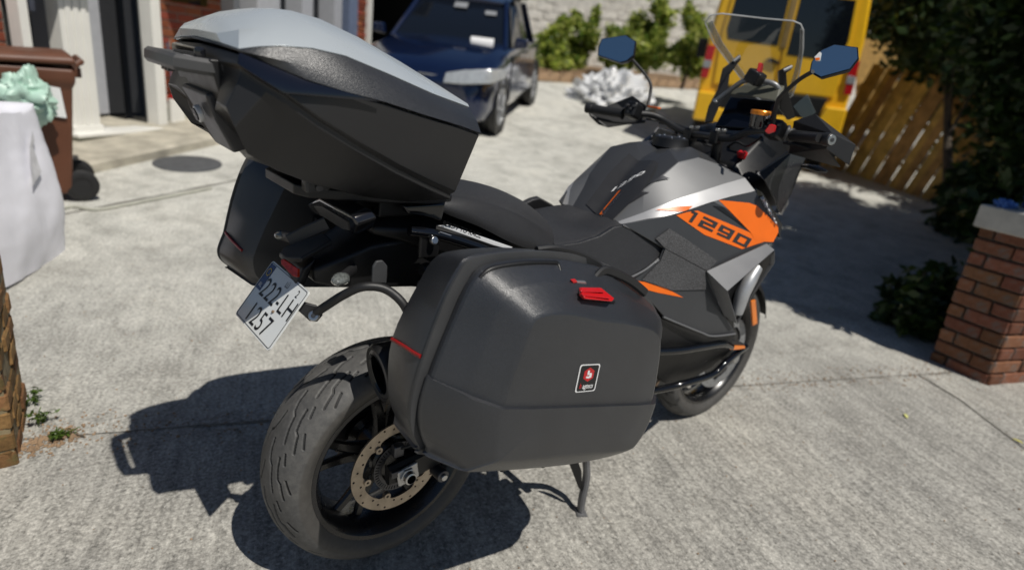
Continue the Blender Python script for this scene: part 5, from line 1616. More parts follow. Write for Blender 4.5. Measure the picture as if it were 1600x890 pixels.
# screen, carriers and accessory bar
SC = [(1.364, 0.183, 1.587), (1.335, 0.151, 1.610), (1.327, 0.103, 1.616), (1.340, -0.048, 1.606), (1.347, -0.159, 1.600), (1.357, -0.184, 1.592), (1.378, -0.188, 1.576), (1.445, -0.168, 1.522), (1.549, -0.120, 1.440), (1.633, -0.070, 1.373), (1.698, 0.032, 1.321), (1.642, 0.110, 1.366), (1.584, 0.123, 1.412), (1.439, 0.181, 1.527)]
def screen(pts):
    bm = bmesh.new()
    vs = [bm.verts.new(p) for p in pts]
    bm.faces.new(vs)
    bmesh.ops.triangulate(bm, faces=bm.faces)
    for _ in range(3):
        bmesh.ops.subdivide_edges(bm, edges=[e for e in bm.edges if e.calc_length() > 0.05], cuts=1)
        bmesh.ops.triangulate(bm, faces=bm.faces)
    cy = sum(p[1] for p in pts) / len(pts)
    for v in bm.verts:
        v.co.x -= 0.55 * (v.co.y - 0.0) ** 2 - 0.012
    me = bpy.data.meshes.new('windscreen')
    bmesh.ops.recalc_face_normals(bm, faces=bm.faces)
    bm.to_mesh(me)
    bm.free()
    o = bpy.data.objects.new('windscreen', me)
    finish(o, M['screen'], bike, smooth=180)
    o.location = -Vector(bike.location)
    return o
ws = screen(SC)
EDG = SC + [SC[0]]
eg = [Vector((p[0] - (0.55 * p[1] ** 2 - 0.012), p[1], p[2])) for p in SC]
sweep('screen_edge', eg, rect(0.0035, 0.0035), M['screen_edge'], ws, closed=True, smooth=0)
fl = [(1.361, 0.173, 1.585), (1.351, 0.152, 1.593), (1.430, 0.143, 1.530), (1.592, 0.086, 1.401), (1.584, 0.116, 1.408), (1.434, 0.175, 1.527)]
prism('screen_reflection', fl, (0.002, 0, 0.003), M['reflection_film'], ws, bevel=0)  # pale strip painted in as the reflection band on the left edge
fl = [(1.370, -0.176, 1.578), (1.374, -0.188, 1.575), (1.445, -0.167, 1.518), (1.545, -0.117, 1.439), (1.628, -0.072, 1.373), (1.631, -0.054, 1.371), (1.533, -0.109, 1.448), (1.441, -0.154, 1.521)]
prism('screen_reflection', fl, (0.002, 0, 0.003), M['reflection_film'], ws, bevel=0)  # same painted reflection band, right edge
wg = prism('wind_deflector', [(1.331, -0.240, 1.340), (1.364, -0.260, 1.383), (1.435, -0.270, 1.330), (1.392, -0.270, 1.301), (1.361, -0.260, 1.311)], (0.003, 0.003, 0), M['screen'], bike, bevel=0)
def arm_strip(name, pts, mats):
    return prism(name, pts, (0.012, 0.014, 0), mats, bike, bevel=0.003)
al = arm_strip('screen_arm', [(1.518, 0.110, 1.491), (1.519, 0.100, 1.481), (1.453, 0.095, 1.429), (1.459, 0.090, 1.345), (1.430, 0.090, 1.320), (1.418, 0.100, 1.247), (1.400, 0.120, 1.239), (1.405, 0.120, 1.301), (1.441, 0.120, 1.364), (1.444, 0.120, 1.440)], M['plastic'])
ar = arm_strip('screen_arm', [(1.449, -0.135, 1.471), (1.455, -0.140, 1.459), (1.432, -0.135, 1.444), (1.480, -0.130, 1.392), (1.589, -0.130, 1.299), (1.581, -0.110, 1.287), (1.498, -0.110, 1.324), (1.419, -0.115, 1.446), (1.424, -0.120, 1.453)], M['plastic'])
cyl('arm_pin', (1.482, 0.110, 1.470), (1.501, 0.100, 1.491), 0.006, M['alu'], al)
cyl('arm_pin', (1.425, -0.125, 1.451), (1.446, -0.140, 1.467), 0.006, M['alu'], ar)
tube('accessory_bar', [(1.350, 0.060, 1.326), (1.355, 0.020, 1.364), (1.332, -0.040, 1.401), (1.363, -0.080, 1.407), (1.378, -0.120, 1.405), (1.392, -0.140, 1.391), (1.416, -0.140, 1.363)], 0.009, M['dull_bar'], bike)
cyl('bar_end', (1.350, 0.060, 1.326), (1.348, 0.065, 1.318), 0.012, M['alu'], bike, bevel=0.002)
pc = Vector((1.341, -0.075, 1.417))
ph = box('phone_clamp', pc, (0.05, 0.055, 0.045), M['plastic_dark'], bike, rot=Matrix.Rotation(0.4, 3, 'X'), bevel=0.008, bseg=3)
prism('red_lever', [(1.324, -0.083, 1.466), (1.338, -0.090, 1.464), (1.346, -0.088, 1.437), (1.337, -0.085, 1.405), (1.333, -0.080, 1.396), (1.328, -0.080, 1.433)], (0.012, 0, 0), M['red'], ph, bevel=0.003)
# ---------------- handlebar, grips, controls
bar = tube('handlebar', [(1.119, 0.420, 1.240), (1.168, 0.300, 1.241), (1.224, 0.250, 1.245), (1.255, 0.210, 1.233), (1.263, 0.145, 1.209), (1.263, 0.085, 1.200), (1.224, 0.000, 1.205), (1.175, -0.085, 1.211), (1.173, -0.145, 1.220), (1.169, -0.200, 1.249), (1.186, -0.250, 1.261), (1.235, -0.300, 1.254), (1.175, -0.420, 1.262)], 0.0125, M['plastic'], bike, n=14)
for (a, b, y) in ((1080,208,0), ):
    pass
for c in ((1.263, 0.080, 1.203), (1.181, -0.080, 1.215)):
    c = Vector(c)
    cb = box('bar_clamp', c + Vector((0.0, 0, -0.004)), (0.055, 0.034, 0.046), M['plastic_dark'], bike, bevel=0.008, bseg=3)
    for dx in (-0.019, 0.019):
        for dy in (-0.009, ):
            cyl('clamp_screw', c + Vector((dx, dy, 0.018)), c + Vector((dx, dy, 0.027)), 0.0085, M['steel'], cb, bevel=0.001)
    cyl('riser', c + Vector((0.01, 0, -0.02)), c + Vector((0.02, 0, -0.09)), 0.018, M['plastic_dark'], bike)
box('top_yoke', (1.26, 0.0, 1.11), (0.11, 0.24, 0.03), M['dark_steel'], bike, bevel=0.012, bseg=3)
cyl('ignition_lock', (1.259, -0.140, 1.154), (1.257, -0.145, 1.175), 0.015, M['red'], bike, bevel=0.002)
tube('key_ring', [(1.394, -0.060, 1.172), (1.383, -0.055, 1.185), (1.390, -0.050, 1.198)], 0.003, M['alu'], bike, n=6)
box('red_switch', (1.243, -0.150, 1.169), (0.02, 0.03, 0.012), M['red'], bike, bevel=0.002)
def grip(p0, p1, sg):
    p0, p1 = Vector(p0), Vector(p1)
    d = (p1 - p0)
    L = d.length
    d.normalize()
    path = []
    sc = []
    N = 40
    for k in range(N + 1):
        path.append(p0 + d * L * k / N)
        t_ = k / N
        sc.append(1.28 if k < 2 else (1.0 + (0.045 if k % 2 else 0.0) - 0.05 * math.sin(math.pi * t_)))
    g = sweep('grip', path, circ(0.0172, 18), M['rubber_dark'], bike, scale=sc, smooth=50)
    return g, d, p1
gr_r, dr_, er = grip((1.243, -0.300, 1.254), (1.198, -0.425, 1.261), -1)
cyl('bar_end_weight', er, er + dr_ * 0.028, 0.0195, M['plastic'], gr_r, bevel=0.003)
cyl('end_ring', er + dr_ * 0.0275, er + dr_ * 0.030, 0.0155, M['steel'], gr_r, bevel=0.001)
cyl('end_bolt', er + dr_ * 0.0295, er + dr_ * 0.0315, 0.0065, M['dark_steel'], gr_r)
gr_l, dl_, el = grip((1.140, 0.310, 1.236), (1.097, 0.430, 1.238), 1)
cyl('bar_end_weight', el, el + dl_ * 0.028, 0.0195, M['plastic'], gr_l, bevel=0.003)
def switchgear(c, sg):
    c = Vector(c)
    b_ = box('switch_block', c, (0.055, 0.05, 0.06), M['plastic_dark'], bike, rot=Matrix.Rotation(0.3, 3, 'Y'), bevel=0.012, bseg=3)
    for k in range(5):
        q = c + Vector((-0.024 - 0.004 * (k % 2), (k - 2) * 0.011 * 0.9, 0.018 - 0.011 * (k % 3)))
        box('button', q, (0.016, 0.010, 0.008), M['grey_plastic'] if k % 2 else M['dark_steel'], b_, bevel=0.002)
    return b_
sw_l = switchgear((1.154, 0.275, 1.253), 1)
box('button', (1.144, 0.290, 1.272), (0.012, 0.02, 0.012), M['alu'], sw_l, bevel=0.003)
sw_r = switchgear((1.205, -0.265, 1.264), -1)
prism('red_switch', [(1.099, -0.285, 1.260), (1.104, -0.295, 1.283), (1.131, -0.300, 1.281), (1.133, -0.300, 1.261), (1.117, -0.290, 1.252)], (0.015, 0.004, 0), M['red'], sw_r, bevel=0.003)
cyl('throttle_ring', (1.231, -0.283, 1.259), (1.236, -0.292, 1.257), 0.026, M['grey_plastic'], sw_r, bevel=0.003)
box('orange_tag', (1.240, 0.250, 1.272), (0.02, 0.05, 0.006), M['orange'], bike, bevel=0.001)
# levers and hand guards
tube('clutch_lever', [(1.227, 0.270, 1.217), (1.203, 0.320, 1.204), (1.159, 0.380, 1.199), (1.127, 0.430, 1.203)], 0.006, M['plastic'], bike, n=10)
tube('brake_lever', [(1.290, -0.260, 1.226), (1.280, -0.320, 1.224), (1.267, -0.390, 1.220), (1.294, -0.430, 1.213)], 0.006, M['plastic'], bike, n=10)
def shell(name, pts, faces, mat, th=0.005):
    return obj(name, pts, faces, mat, bike, solid=th, bevel=0.002, smooth=35)
shell('hand_guard', [(1.320, -0.270, 1.191), (1.256, -0.290, 1.297), (1.271, -0.345, 1.327), (1.305, -0.478, 1.253), (1.304, -0.475, 1.192), (1.303, -0.450, 1.179), (1.243, -0.430, 1.276), (1.218, -0.430, 1.234)], [(0, 1, 6, 7), (1, 2, 6), (2, 3, 6), (0, 7, 5)], M['plastic'])
shell('guard_end', [(1.237, -0.432, 1.278), (1.293, -0.482, 1.255), (1.297, -0.478, 1.192), (1.210, -0.434, 1.233)], [(0, 1, 2, 3)], M['plastic'])
shell('hand_guard', [(1.257, 0.298, 1.272), (1.242, 0.363, 1.302), (1.215, 0.422, 1.269), (1.123, 0.463, 1.216), (1.112, 0.479, 1.238), (1.112, 0.454, 1.206), (1.139, 0.426, 1.179), (1.170, 0.400, 1.172), (1.250, 0.306, 1.208)], [(0, 1, 2, 8), (2, 3, 7, 8), (3, 4, 5, 6, 7)], M['plastic_dark'])
# brake fluid pot with an orange lid
rcx = Vector((1.181, -0.215, 1.286))
rs = lathe('fluid_pot', [(0.0001, -0.028), (0.024, -0.026), (0.028, -0.02), (0.028, 0.018), (0.0001, 0.018)], rcx, M['smoke_lens'], bike, axis='z', seg=28, smooth=30)
lathe('pot_lid', [(0.0001, 0.032), (0.029, 0.031), (0.031, 0.028), (0.031, 0.017), (0.0001, 0.017)], rcx, M['orange_lid'], rs, axis='z', seg=28, smooth=30)
cyl('banjo_bolt', (1.182, -0.240, 1.297), (1.178, -0.240, 1.305), 0.009, M['steel'], bike, bevel=0.002)
tube('cable', [(1.205, -0.020, 1.179), (1.283, -0.050, 1.170), (1.272, -0.100, 1.200), (1.264, -0.150, 1.195), (1.213, -0.220, 1.235)], 0.004, M['rubber_dark'], bike, n=8)
tube('cable', [(1.247, 0.120, 1.180), (1.278, 0.180, 1.212), (1.282, 0.240, 1.223), (1.232, 0.270, 1.226)], 0.004, M['rubber_dark'], bike, n=8)
tube('cable', [(1.276, 0.240, 1.218), (1.282, 0.170, 1.221), (1.290, 0.100, 1.208), (1.284, 0.020, 1.181)], 0.0055, M['plastic'], bike, n=8)
# mirrors
def mirror(outline, stem, sgn):
    N = Vector((-.89, -.22, .36)).normalized()
    P = [Vector(p) for p in outline]
    c = sum(P, Vector()) / len(P)
    sm = spline(P, 3, closed=True)
    sm = [p.lerp(q, 0.5) for p, q in zip(sm, [x for x in sm])]
    ring0 = [c + (p - c) * 0.955 for p in P]
    g = [c + (p - c) * 0.95 + N * 0.0015 for p in P]
    body = loft('mirror', [[c + (p - c) * 0.55 - N * 0.034 for p in P], [c + (p - c) * 0.92 - N * 0.022 for p in P], [c + (p - c) * 1.0 - N * 0.006 for p in P], [c + (p - c) * 1.0 + N * 0.002 for p in P], ring0], M['plastic_dark'], bike, cap1=True, bevel=0.002, smooth=40)
    obj('mirror_glass', [c + (p - c) * 0.95 + N * 0.0028 for p in P], [tuple(range(len(P)))], M['mirror'], body, smooth=0)
    tube('mirror_stem', stem, 0.0062, M['plastic'], body, n=10)
    return body, c, N
ml, mlc, mln = mirror([(1.143, 0.492, 1.463), (1.155, 0.493, 1.495), (1.186, 0.401, 1.516), (1.191, 0.350, 1.496), (1.174, 0.334, 1.446), (1.161, 0.352, 1.423), (1.151, 0.376, 1.414), (1.133, 0.480, 1.433)], [(1.236, 0.400, 1.438), (1.271, 0.365, 1.399), (1.292, 0.330, 1.357), (1.266, 0.300, 1.315), (1.238, 0.280, 1.273)], 1)
mr, mrc, mrn = mirror([(1.172, -0.358, 1.503), (1.186, -0.385, 1.522), (1.201, -0.446, 1.519), (1.192, -0.461, 1.489), (1.177, -0.453, 1.458), (1.149, -0.388, 1.428), (1.146, -0.353, 1.442), (1.155, -0.347, 1.469)], [(1.068, -0.400, 1.439), (1.087, -0.360, 1.417), (1.103, -0.310, 1.370), (1.125, -0.290, 1.343), (1.173, -0.270, 1.278)], -1)
mt = [(1.159, -0.351, 1.482), (1.167, -0.358, 1.497), (1.168, -0.364, 1.494), (1.161, -0.369, 1.475), (1.157, -0.358, 1.472)]
obj('mirror_sticker', [Vector(p) + mrn * 0.004 for p in mt], [(0, 1, 2, 3, 4)], M['white_print'], mr, smooth=0)
mt = [(1.159, -0.354, 1.479), (1.163, -0.365, 1.481), (1.160, -0.368, 1.474), (1.157, -0.358, 1.472)]
obj('mirror_sticker', [Vector(p) + mrn * 0.0046 for p in mt], [(0, 1, 2, 3)], M['orange'], mr, smooth=0)

# ---------------- front wheel, fork, mudguard (turned a little left)
ST = R(-1.0)
FCx = (1.552, -0.028, 0.327)
RT = Matrix.Rotation(ST, 3, 'Z')
def fw(v):
    return Vector(FCx) + RT @ Vector(v)
fwl = lathe('front_wheel', [(0.236, -0.040), (0.243, -0.047), (0.2545, -0.047), (0.2555, -0.044), (0.248, -0.040), (0.238, -0.034), (0.228, -0.015), (0.228, 0.015), (0.238, 0.034), (0.248, 0.040), (0.2555, 0.044), (0.2545, 0.047), (0.243, 0.047), (0.236, 0.040), (0.220, 0.012), (0.220, -0.012)], FCx, M['rim'], bike, seg=80, closed=True, smooth=30, rot=RT)
FL = [[(0.0, 0.006), (0.03, 0.022), (0.07, 0.034)], [(0.03, 0.030), (0.055, 0.046), (0.06, 0.060)]]
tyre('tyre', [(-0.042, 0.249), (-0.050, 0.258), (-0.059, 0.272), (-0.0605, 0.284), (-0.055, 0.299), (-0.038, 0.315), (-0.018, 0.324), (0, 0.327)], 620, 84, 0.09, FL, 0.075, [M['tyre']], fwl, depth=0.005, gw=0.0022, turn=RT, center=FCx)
for k in range(5):
    a = 2 * math.pi * k / 5 + 0.2
    for da in (-0.11, 0.11):
        sweep('spoke', [fw((q * math.cos(a + da * w), 0, q * math.sin(a + da * w))) for q, w in ((0.04, 2), (0.12, 1.2), (0.228, 1.5))], rect(0.022, 0.022, 0.006), M['rim'], fwl, up=(0, 1, 0), smooth=30)
lathe('hub', [(0.0001, -0.07), (0.03, -0.07), (0.045, -0.05), (0.045, 0.05), (0.03, 0.07), (0.0001, 0.07)], FCx, M['rim'], fwl, seg=32, smooth=30, rot=RT)
for sg in (-1, 1):
    p = fw((0, 0.072 * sg, 0))
    plate2d('brake_disc', disc_loops(0.16, 0.125, 0.012, 6, 0.0035, 30), 0.005, disc_T(p.x, p.y, p.z, ST), M['dull_bar'], fwl)
    lathe('disc_carrier', [(0.035, -0.004), (0.115, -0.004), (0.118, 0.004), (0.035, 0.004)], fw((0, 0.066 * sg, 0)), M['rim'], fwl, seg=40, smooth=30, rot=RT)
rake = Vector((-0.44, 0, 0.9)).normalized()
for sg in (-1, 1):
    a = Vector((-0.02, 0.105 * sg, 0.0))
    cyl('fork_leg', fw(a), fw(a + rake * 0.36), 0.031, M['plastic_dark'], bike, r2=0.029, bevel=0.004)
    cyl('fork_tube', fw(a + rake * 0.35), fw(a + rake * 0.62), 0.024, M['lamp_silver'], bike)
    cyl('fork_clamp', fw(a + rake * 0.56), fw(a + rake * 0.86), 0.030, M['plastic_dark'], bike)
    box('brake_caliper', fw((-0.105, 0.088 * sg, 0.06)), (0.075, 0.05, 0.13), M['dark_steel'], bike, rot=RT @ Matrix.Rotation(-0.5, 3, 'Y'), bevel=0.014, bseg=3)
    cyl('axle_cap', fw((0, 0.13 * sg, 0)), fw((0, 0.142 * sg, 0)), 0.02, M['alu'], bike, bevel=0.003)
rf = fw((-0.02, -0.14, 0)) + rake * 0.18
prism('fork_reflector', [(1.592, -0.145, 0.572), (1.628, -0.145, 0.572), (1.701, -0.145, 0.452), (1.667, -0.145, 0.446)], (0, 0.008, 0), M['orange_clear'], bike, bevel=0.002)
box('fork_guard', fw((-0.02, -0.128, 0)) + rake * 0.17, (0.045, 0.012, 0.22), M['plastic_dark'], bike, rot=RT @ Matrix.Rotation(-0.45, 3, 'Y'), bevel=0.006)
# mudguard
V, F = [], []
for i in range(19):
    a = R(20 + 140 * i / 18)
    for q, yv in enumerate((-0.075, -0.06, 0, 0.06, 0.075)):
        rr0 = 0.345 - (0.03 if q in (0, 4) else (0.006 if q in (1, 3) else 0))
        V.append(fw((rr0 * math.cos(a), yv, rr0 * math.sin(a))))
for i in range(18):
    for q in range(4):
        F.append((i * 5 + q, i * 5 + q + 1, i * 5 + q + 6, i * 5 + q + 5))
obj('front_mudguard', V, F, M['plastic'], bike, solid=0.004, smooth=50)

# ---------------- centre stand, feet on the ground
cs = sweep('centre_stand', spline([Vector((0.50, -0.17, 0.30)), Vector((0.611, -0.205, 0.233)), Vector((0.631, -0.215, 0.178)), Vector((0.635, -0.222, 0.126)), Vector((0.622, -0.230, 0.066)), Vector((0.622, -0.233, 0.012))], 5), rect(0.030, 0.018, 0.005), M['stand'], bike, scale=None, smooth=40)
prism('stand_web', [(0.576, -0.190, 0.192), (0.595, -0.210, 0.201), (0.611, -0.217, 0.165), (0.622, -0.226, 0.083), (0.608, -0.222, 0.102)], (0, 0.006, 0), M['plastic_dark'], cs, bevel=0.002)
sweep('stand_foot', [Vector((0.612, -0.252, 0.007)), Vector((0.622, -0.236, 0.007)), Vector((0.630, -0.215, 0.009))], rect(0.036, 0.012, 0.004), M['stand'], cs, smooth=30)
sweep('stand_leg', [Vector((0.50, 0.17, 0.30)), Vector((0.60, 0.215, 0.12)), Vector((0.622, 0.233, 0.012))], rect(0.030, 0.018, 0.005), M['stand'], cs, smooth=40)
sweep('stand_foot', [Vector((0.612, 0.252, 0.007)), Vector((0.630, 0.215, 0.009))], rect(0.036, 0.012, 0.004), M['stand'], cs, smooth=30)
cyl('stand_cross_tube', (0.55, -0.19, 0.22), (0.55, 0.19, 0.22), 0.014, M['plastic_dark'], cs)
tube('stand_spring', [(0.52, -0.15, 0.26), (0.42, -0.14, 0.30)], 0.008, M['dark_steel'], cs, sm=0)
tube('side_stand', [(0.62, 0.2, 0.28), (0.45, 0.24, 0.24), (0.33, 0.25, 0.22)], 0.012, M['plastic_dark'], bike)


# ================================================================ BACKGROUND THINGS
def frame(e1, e2=None):
    e1 = Vector((e1[0], e1[1], 0)).normalized()
    e2 = Vector((-e1.y, e1.x, 0))
    return Matrix((e1, e2, Vector((0, 0, 1)))).transposed()

def leafmat(name, col, trans=0.25):
    t = NT(name)
    oi = t.noise(3.5, 3)
    c = t.ramp(oi, [(0.3, tuple(x * 0.55 for x in col)), (0.55, col), (0.8, tuple(min(1, x * 1.5) for x in col))])
    t.set(Base_Color=c, Roughness=0.45)
    tl_ = t.n('ShaderNodeBsdfTranslucent')
    t.l(c, tl_.inputs[0])
    mx = t.n('ShaderNodeMixShader')
    mx.inputs[0].default_value = trans
    t.l(t.b.outputs[0], mx.inputs[1])
    t.l(tl_.outputs[0], mx.inputs[2])
    t.l(mx.outputs[0], t.t.nodes['Material Output'].inputs[0])
    return t.m
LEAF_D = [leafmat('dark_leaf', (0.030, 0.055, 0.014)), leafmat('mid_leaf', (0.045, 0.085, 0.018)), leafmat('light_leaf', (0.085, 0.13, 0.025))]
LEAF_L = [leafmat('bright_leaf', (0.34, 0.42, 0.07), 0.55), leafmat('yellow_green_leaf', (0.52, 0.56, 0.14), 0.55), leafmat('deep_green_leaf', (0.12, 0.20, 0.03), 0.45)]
M['bark'] = pm('bark', (0.07, 0.055, 0.04), 0.9, var=0.4, vscale=12, bscale=30, bstr=0.8, bdist=0.02)

def leaves(name, blobs, n, size, mats, parent, seed=1, weights=(0.45, 0.35, 0.2), shape=1.7):
    """leaf faces through the volume of several uneven clumps; blobs: (centre, radii)"""
    g = np.random.default_rng(seed)
    vol = np.array([b[1][0] * b[1][1] * b[1][2] for b in blobs]) ** 0.8
    cnt = (n * vol / vol.sum()).astype(int)
    Vs, mi = [], []
    for (c, rad), k in zip(blobs, cnt):
        d = g.normal(size=(k, 3))
        d /= np.linalg.norm(d, axis=1)[:, None]
        rr0 = g.random(k) ** 0.42
        # ragged outline
        rr0 *= 0.80 + 0.35 * np.sin(d[:, 0] * 5 + c[0] * 3) * np.sin(d[:, 1] * 4 + c[1]) + 0.22 * g.random(k)
        p = np.array(c) + d * rr0[:, None] * np.array(rad)
        a = g.normal(size=(k, 3))
        a[:, 2] *= 0.6
        a /= np.linalg.norm(a, axis=1)[:, None]
        b = np.cross(a, g.normal(size=(k, 3)))
        b /= np.linalg.norm(b, axis=1)[:, None]
        s = size * (0.6 + 0.8 * g.random(k))[:, None]
        mid = np.cross(a, b) * s * 0.15
        quad = np.stack([p - a * s * shape * 0.5, p + b * s * 0.42 + mid, p + a * s * shape * 0.5, p - b * s * 0.42 + mid], 1)
        Vs.append(quad)
        mi.append(g.choice(3, k, p=weights))
    V = np.concatenate(Vs).reshape(-1, 3)
    L = np.array(parent_loc(parent))
    m = np.concatenate(mi)
    N = len(m)
    me = bpy.data.meshes.new(name)
    me.vertices.add(len(V))
    me.vertices.foreach_set('co', (V - L).astype(np.float32).ravel())
    me.loops.add(N * 4)
    me.loops.foreach_set('vertex_index', np.arange(N * 4, dtype=np.int32))
    me.polygons.add(N)
    me.polygons.foreach_set('loop_start', (np.arange(N) * 4).astype(np.int32))
    me.update(calc_edges=True)
    for x in mats:
        me.materials.append(x)
    me.polygons.foreach_set('material_index', m.astype(np.int32))
    o = bpy.data.objects.new(name, me)
    o.parent = parent
    COL.objects.link(o)
    return o

def trunk(parent, base, top, r0, limbs, seed=0):
    rr0 = random.Random(seed)
    b, t_ = Vector(base), Vector(top)
    mid = b.lerp(t_, 0.5) + Vector((rr0.uniform(-.08, .08), rr0.uniform(-.08, .08), 0))
    path = spline([b - Vector((0, 0, 0.1)), mid, t_], 8)
    tk = sweep('trunk', path, circ(r0, 12), M['bark'], parent, scale=[1.25 - 0.75 * k / (len(path) - 1) for k in range(len(path))], smooth=60)
    for L in limbs:
        s0 = mid.lerp(t_, rr0.uniform(0.1, 0.9))
        e = Vector(L)
        m2 = s0.lerp(e, 0.5) + Vector((0, 0, 0.15))
        p2 = spline([s0, m2, e], 5)
        sweep('limb', p2, circ(r0 * 0.42, 8), M['bark'], tk, scale=[1 - 0.75 * k / (len(p2) - 1) for k in range(len(p2))], smooth=60)
    return tk

def tree(name, base, blobs, n, size, mats, label, cat, r0=0.09, top=None, group=None, seed=1, weights=(0.45, 0.35, 0.2)):
    root = empty(name, base, label, cat, group)
    cs_ = [Vector(b[0]) for b in blobs]
    cen = sum(cs_, Vector()) / len(cs_)
    trunk(root, base, top or cen, r0, cs_[:6], seed)
    leaves('crown', blobs, n, size, mats, root, seed, weights)
    return root

# ---------------- trees and hedge on the shaded right side
bA = (8.467, 0.931, 0.209)
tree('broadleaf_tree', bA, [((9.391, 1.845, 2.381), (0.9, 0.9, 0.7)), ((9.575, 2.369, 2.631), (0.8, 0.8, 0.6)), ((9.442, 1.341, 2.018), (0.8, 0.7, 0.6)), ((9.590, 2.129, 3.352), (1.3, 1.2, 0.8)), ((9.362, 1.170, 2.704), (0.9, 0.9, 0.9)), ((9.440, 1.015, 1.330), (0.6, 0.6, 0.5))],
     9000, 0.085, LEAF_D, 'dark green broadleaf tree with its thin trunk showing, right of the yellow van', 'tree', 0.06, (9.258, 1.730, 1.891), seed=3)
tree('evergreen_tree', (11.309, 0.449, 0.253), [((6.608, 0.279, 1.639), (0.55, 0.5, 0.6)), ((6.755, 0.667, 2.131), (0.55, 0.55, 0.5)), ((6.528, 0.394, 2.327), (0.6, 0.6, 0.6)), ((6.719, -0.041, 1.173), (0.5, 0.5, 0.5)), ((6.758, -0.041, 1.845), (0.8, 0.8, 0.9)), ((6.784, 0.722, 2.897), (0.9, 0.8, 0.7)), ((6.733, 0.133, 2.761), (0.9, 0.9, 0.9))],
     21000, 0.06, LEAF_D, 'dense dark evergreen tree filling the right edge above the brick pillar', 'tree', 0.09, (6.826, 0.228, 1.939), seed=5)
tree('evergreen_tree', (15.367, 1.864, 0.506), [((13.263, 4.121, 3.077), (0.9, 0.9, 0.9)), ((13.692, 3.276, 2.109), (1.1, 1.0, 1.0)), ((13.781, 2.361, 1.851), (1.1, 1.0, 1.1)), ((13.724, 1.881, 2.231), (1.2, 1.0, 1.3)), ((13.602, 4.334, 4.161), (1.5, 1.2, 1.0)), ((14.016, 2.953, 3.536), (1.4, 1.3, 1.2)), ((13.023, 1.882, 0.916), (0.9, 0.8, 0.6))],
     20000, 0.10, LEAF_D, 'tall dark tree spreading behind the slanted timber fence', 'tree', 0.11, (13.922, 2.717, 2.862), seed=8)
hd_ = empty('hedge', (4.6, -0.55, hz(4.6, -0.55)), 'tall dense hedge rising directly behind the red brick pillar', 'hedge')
leaves('hedge_leaves', [((4.05, -0.80, 0.6), (0.30, 0.34, 0.6)), ((4.5, -0.75, 0.75), (0.4, 0.45, 0.75)), ((5.1, -0.7, 0.8), (0.5, 0.5, 0.8)), ((5.8, -0.6, 0.8), (0.6, 0.5, 0.8)), ((6.6, -0.5, 0.9), (0.7, 0.6, 0.9)), ((4.3, -1.2, 1.3), (0.6, 0.5, 0.7)), ((5.2, -1.2, 1.6), (0.8, 0.6, 0.8)), ((6.3, -1.2, 1.7), (0.9, 0.7, 0.8)), ((4.3, -1.0, 2.5), (0.7, 0.6, 0.8)), ((5.2, -0.9, 3.0), (0.9, 0.7, 0.9)), ((6.4, -0.9, 3.2), (1.0, 0.7, 1.0)), ((7.6, -0.9, 3.0), (1.0, 0.7, 1.2)), ((4.15, -1.3, 1.9), (0.5, 0.5, 0.7)), ((8.8, -0.8, 2.8), (1.0, 0.7, 1.3)), ((3.62, -1.10, 2.05), (0.30, 0.2, 0.34)), ((3.62, -1.12, 2.35), (0.32, 0.22, 0.45)), ((3.66, -1.10, 2.8), (0.34, 0.22, 0.45)), ((3.95, -1.1, 2.2), (0.35, 0.25, 0.7)), ((7.0, -0.4, 4.1), (0.9, 0.7, 0.9)), ((6.0, -0.6, 4.0), (0.8, 0.6, 0.8)), ((7.6, 0.1, 3.75), (0.75, 0.5, 0.5)), ((6.8, 0.0, 3.9), (0.6, 0.5, 0.5)), ((6.920, 0.412, 0.708), (0.45, 0.4, 0.4)), ((5.853, -0.067, 0.689), (0.4, 0.35, 0.4)), ((7.509, 0.559, 0.330), (0.4, 0.4, 0.3))], 66000, 0.075, LEAF_D, hd_, 12, (0.6, 0.3, 0.1))  # includes unseen clumps beyond the view, added to cast shade on the drive
for k, (x, y) in enumerate(((4.1, -0.8), (4.6, -0.75), (5.2, -0.7), (5.9, -0.6))):
    tube('stem', [(x, y, hz(x, y) - .05), (x + .03, y + .02, 0.5), (x, y - .03, 1.1)], 0.014, M['bark'], hd_, n=6)
# boundary wall running up the drive behind the pillar, under the hedge
wl = empty('boundary_wall', (4.9, -1.35, 0.1), 'shaded rendered garden wall running back from the brick pillar', 'wall')
M['render'] = pm('stained_render', (0.17, 0.165, 0.15), 0.9, var=0.35, vscale=4, bscale=40, bstr=0.5, bdist=0.01)
prism('wall_body', [(3.75, -0.95, -0.1), (9.0, -2.2, 0.1), (9.0, -2.2, 1.5), (3.75, -0.95, 0.80)], (-0.04, -0.16, 0), M['render'], wl, bevel=0.01)
# bush beside the pillar
bs = empty('bush', (3.62, -0.12, hz(3.62, -0.12)), 'low dark leafy bush in the shade left of the brick pillar', 'bush')
leaves('bush_leaves', [((3.72, -0.24, 0.16), (0.17, 0.14, 0.18)), ((3.95, -0.2, 0.24), (0.22, 0.18, 0.24)), ((4.15, 0.0, 0.17), (0.2, 0.16, 0.16)), ((3.75, -0.06, 0.10), (0.12, 0.12, 0.10))], 1900, 0.05, LEAF_D, bs, 21, (0.35, 0.4, 0.25))
tube('stem', [(3.85, -0.15, 0.0), (3.88, -0.13, 0.2), (3.92, -0.12, 0.4)], 0.008, M['bark'], bs, n=6)
tube('stem', [(3.80, -0.1, 0.0), (3.76, -0.16, 0.15), (3.72, -0.2, 0.28)], 0.007, M['bark'], bs, n=6)

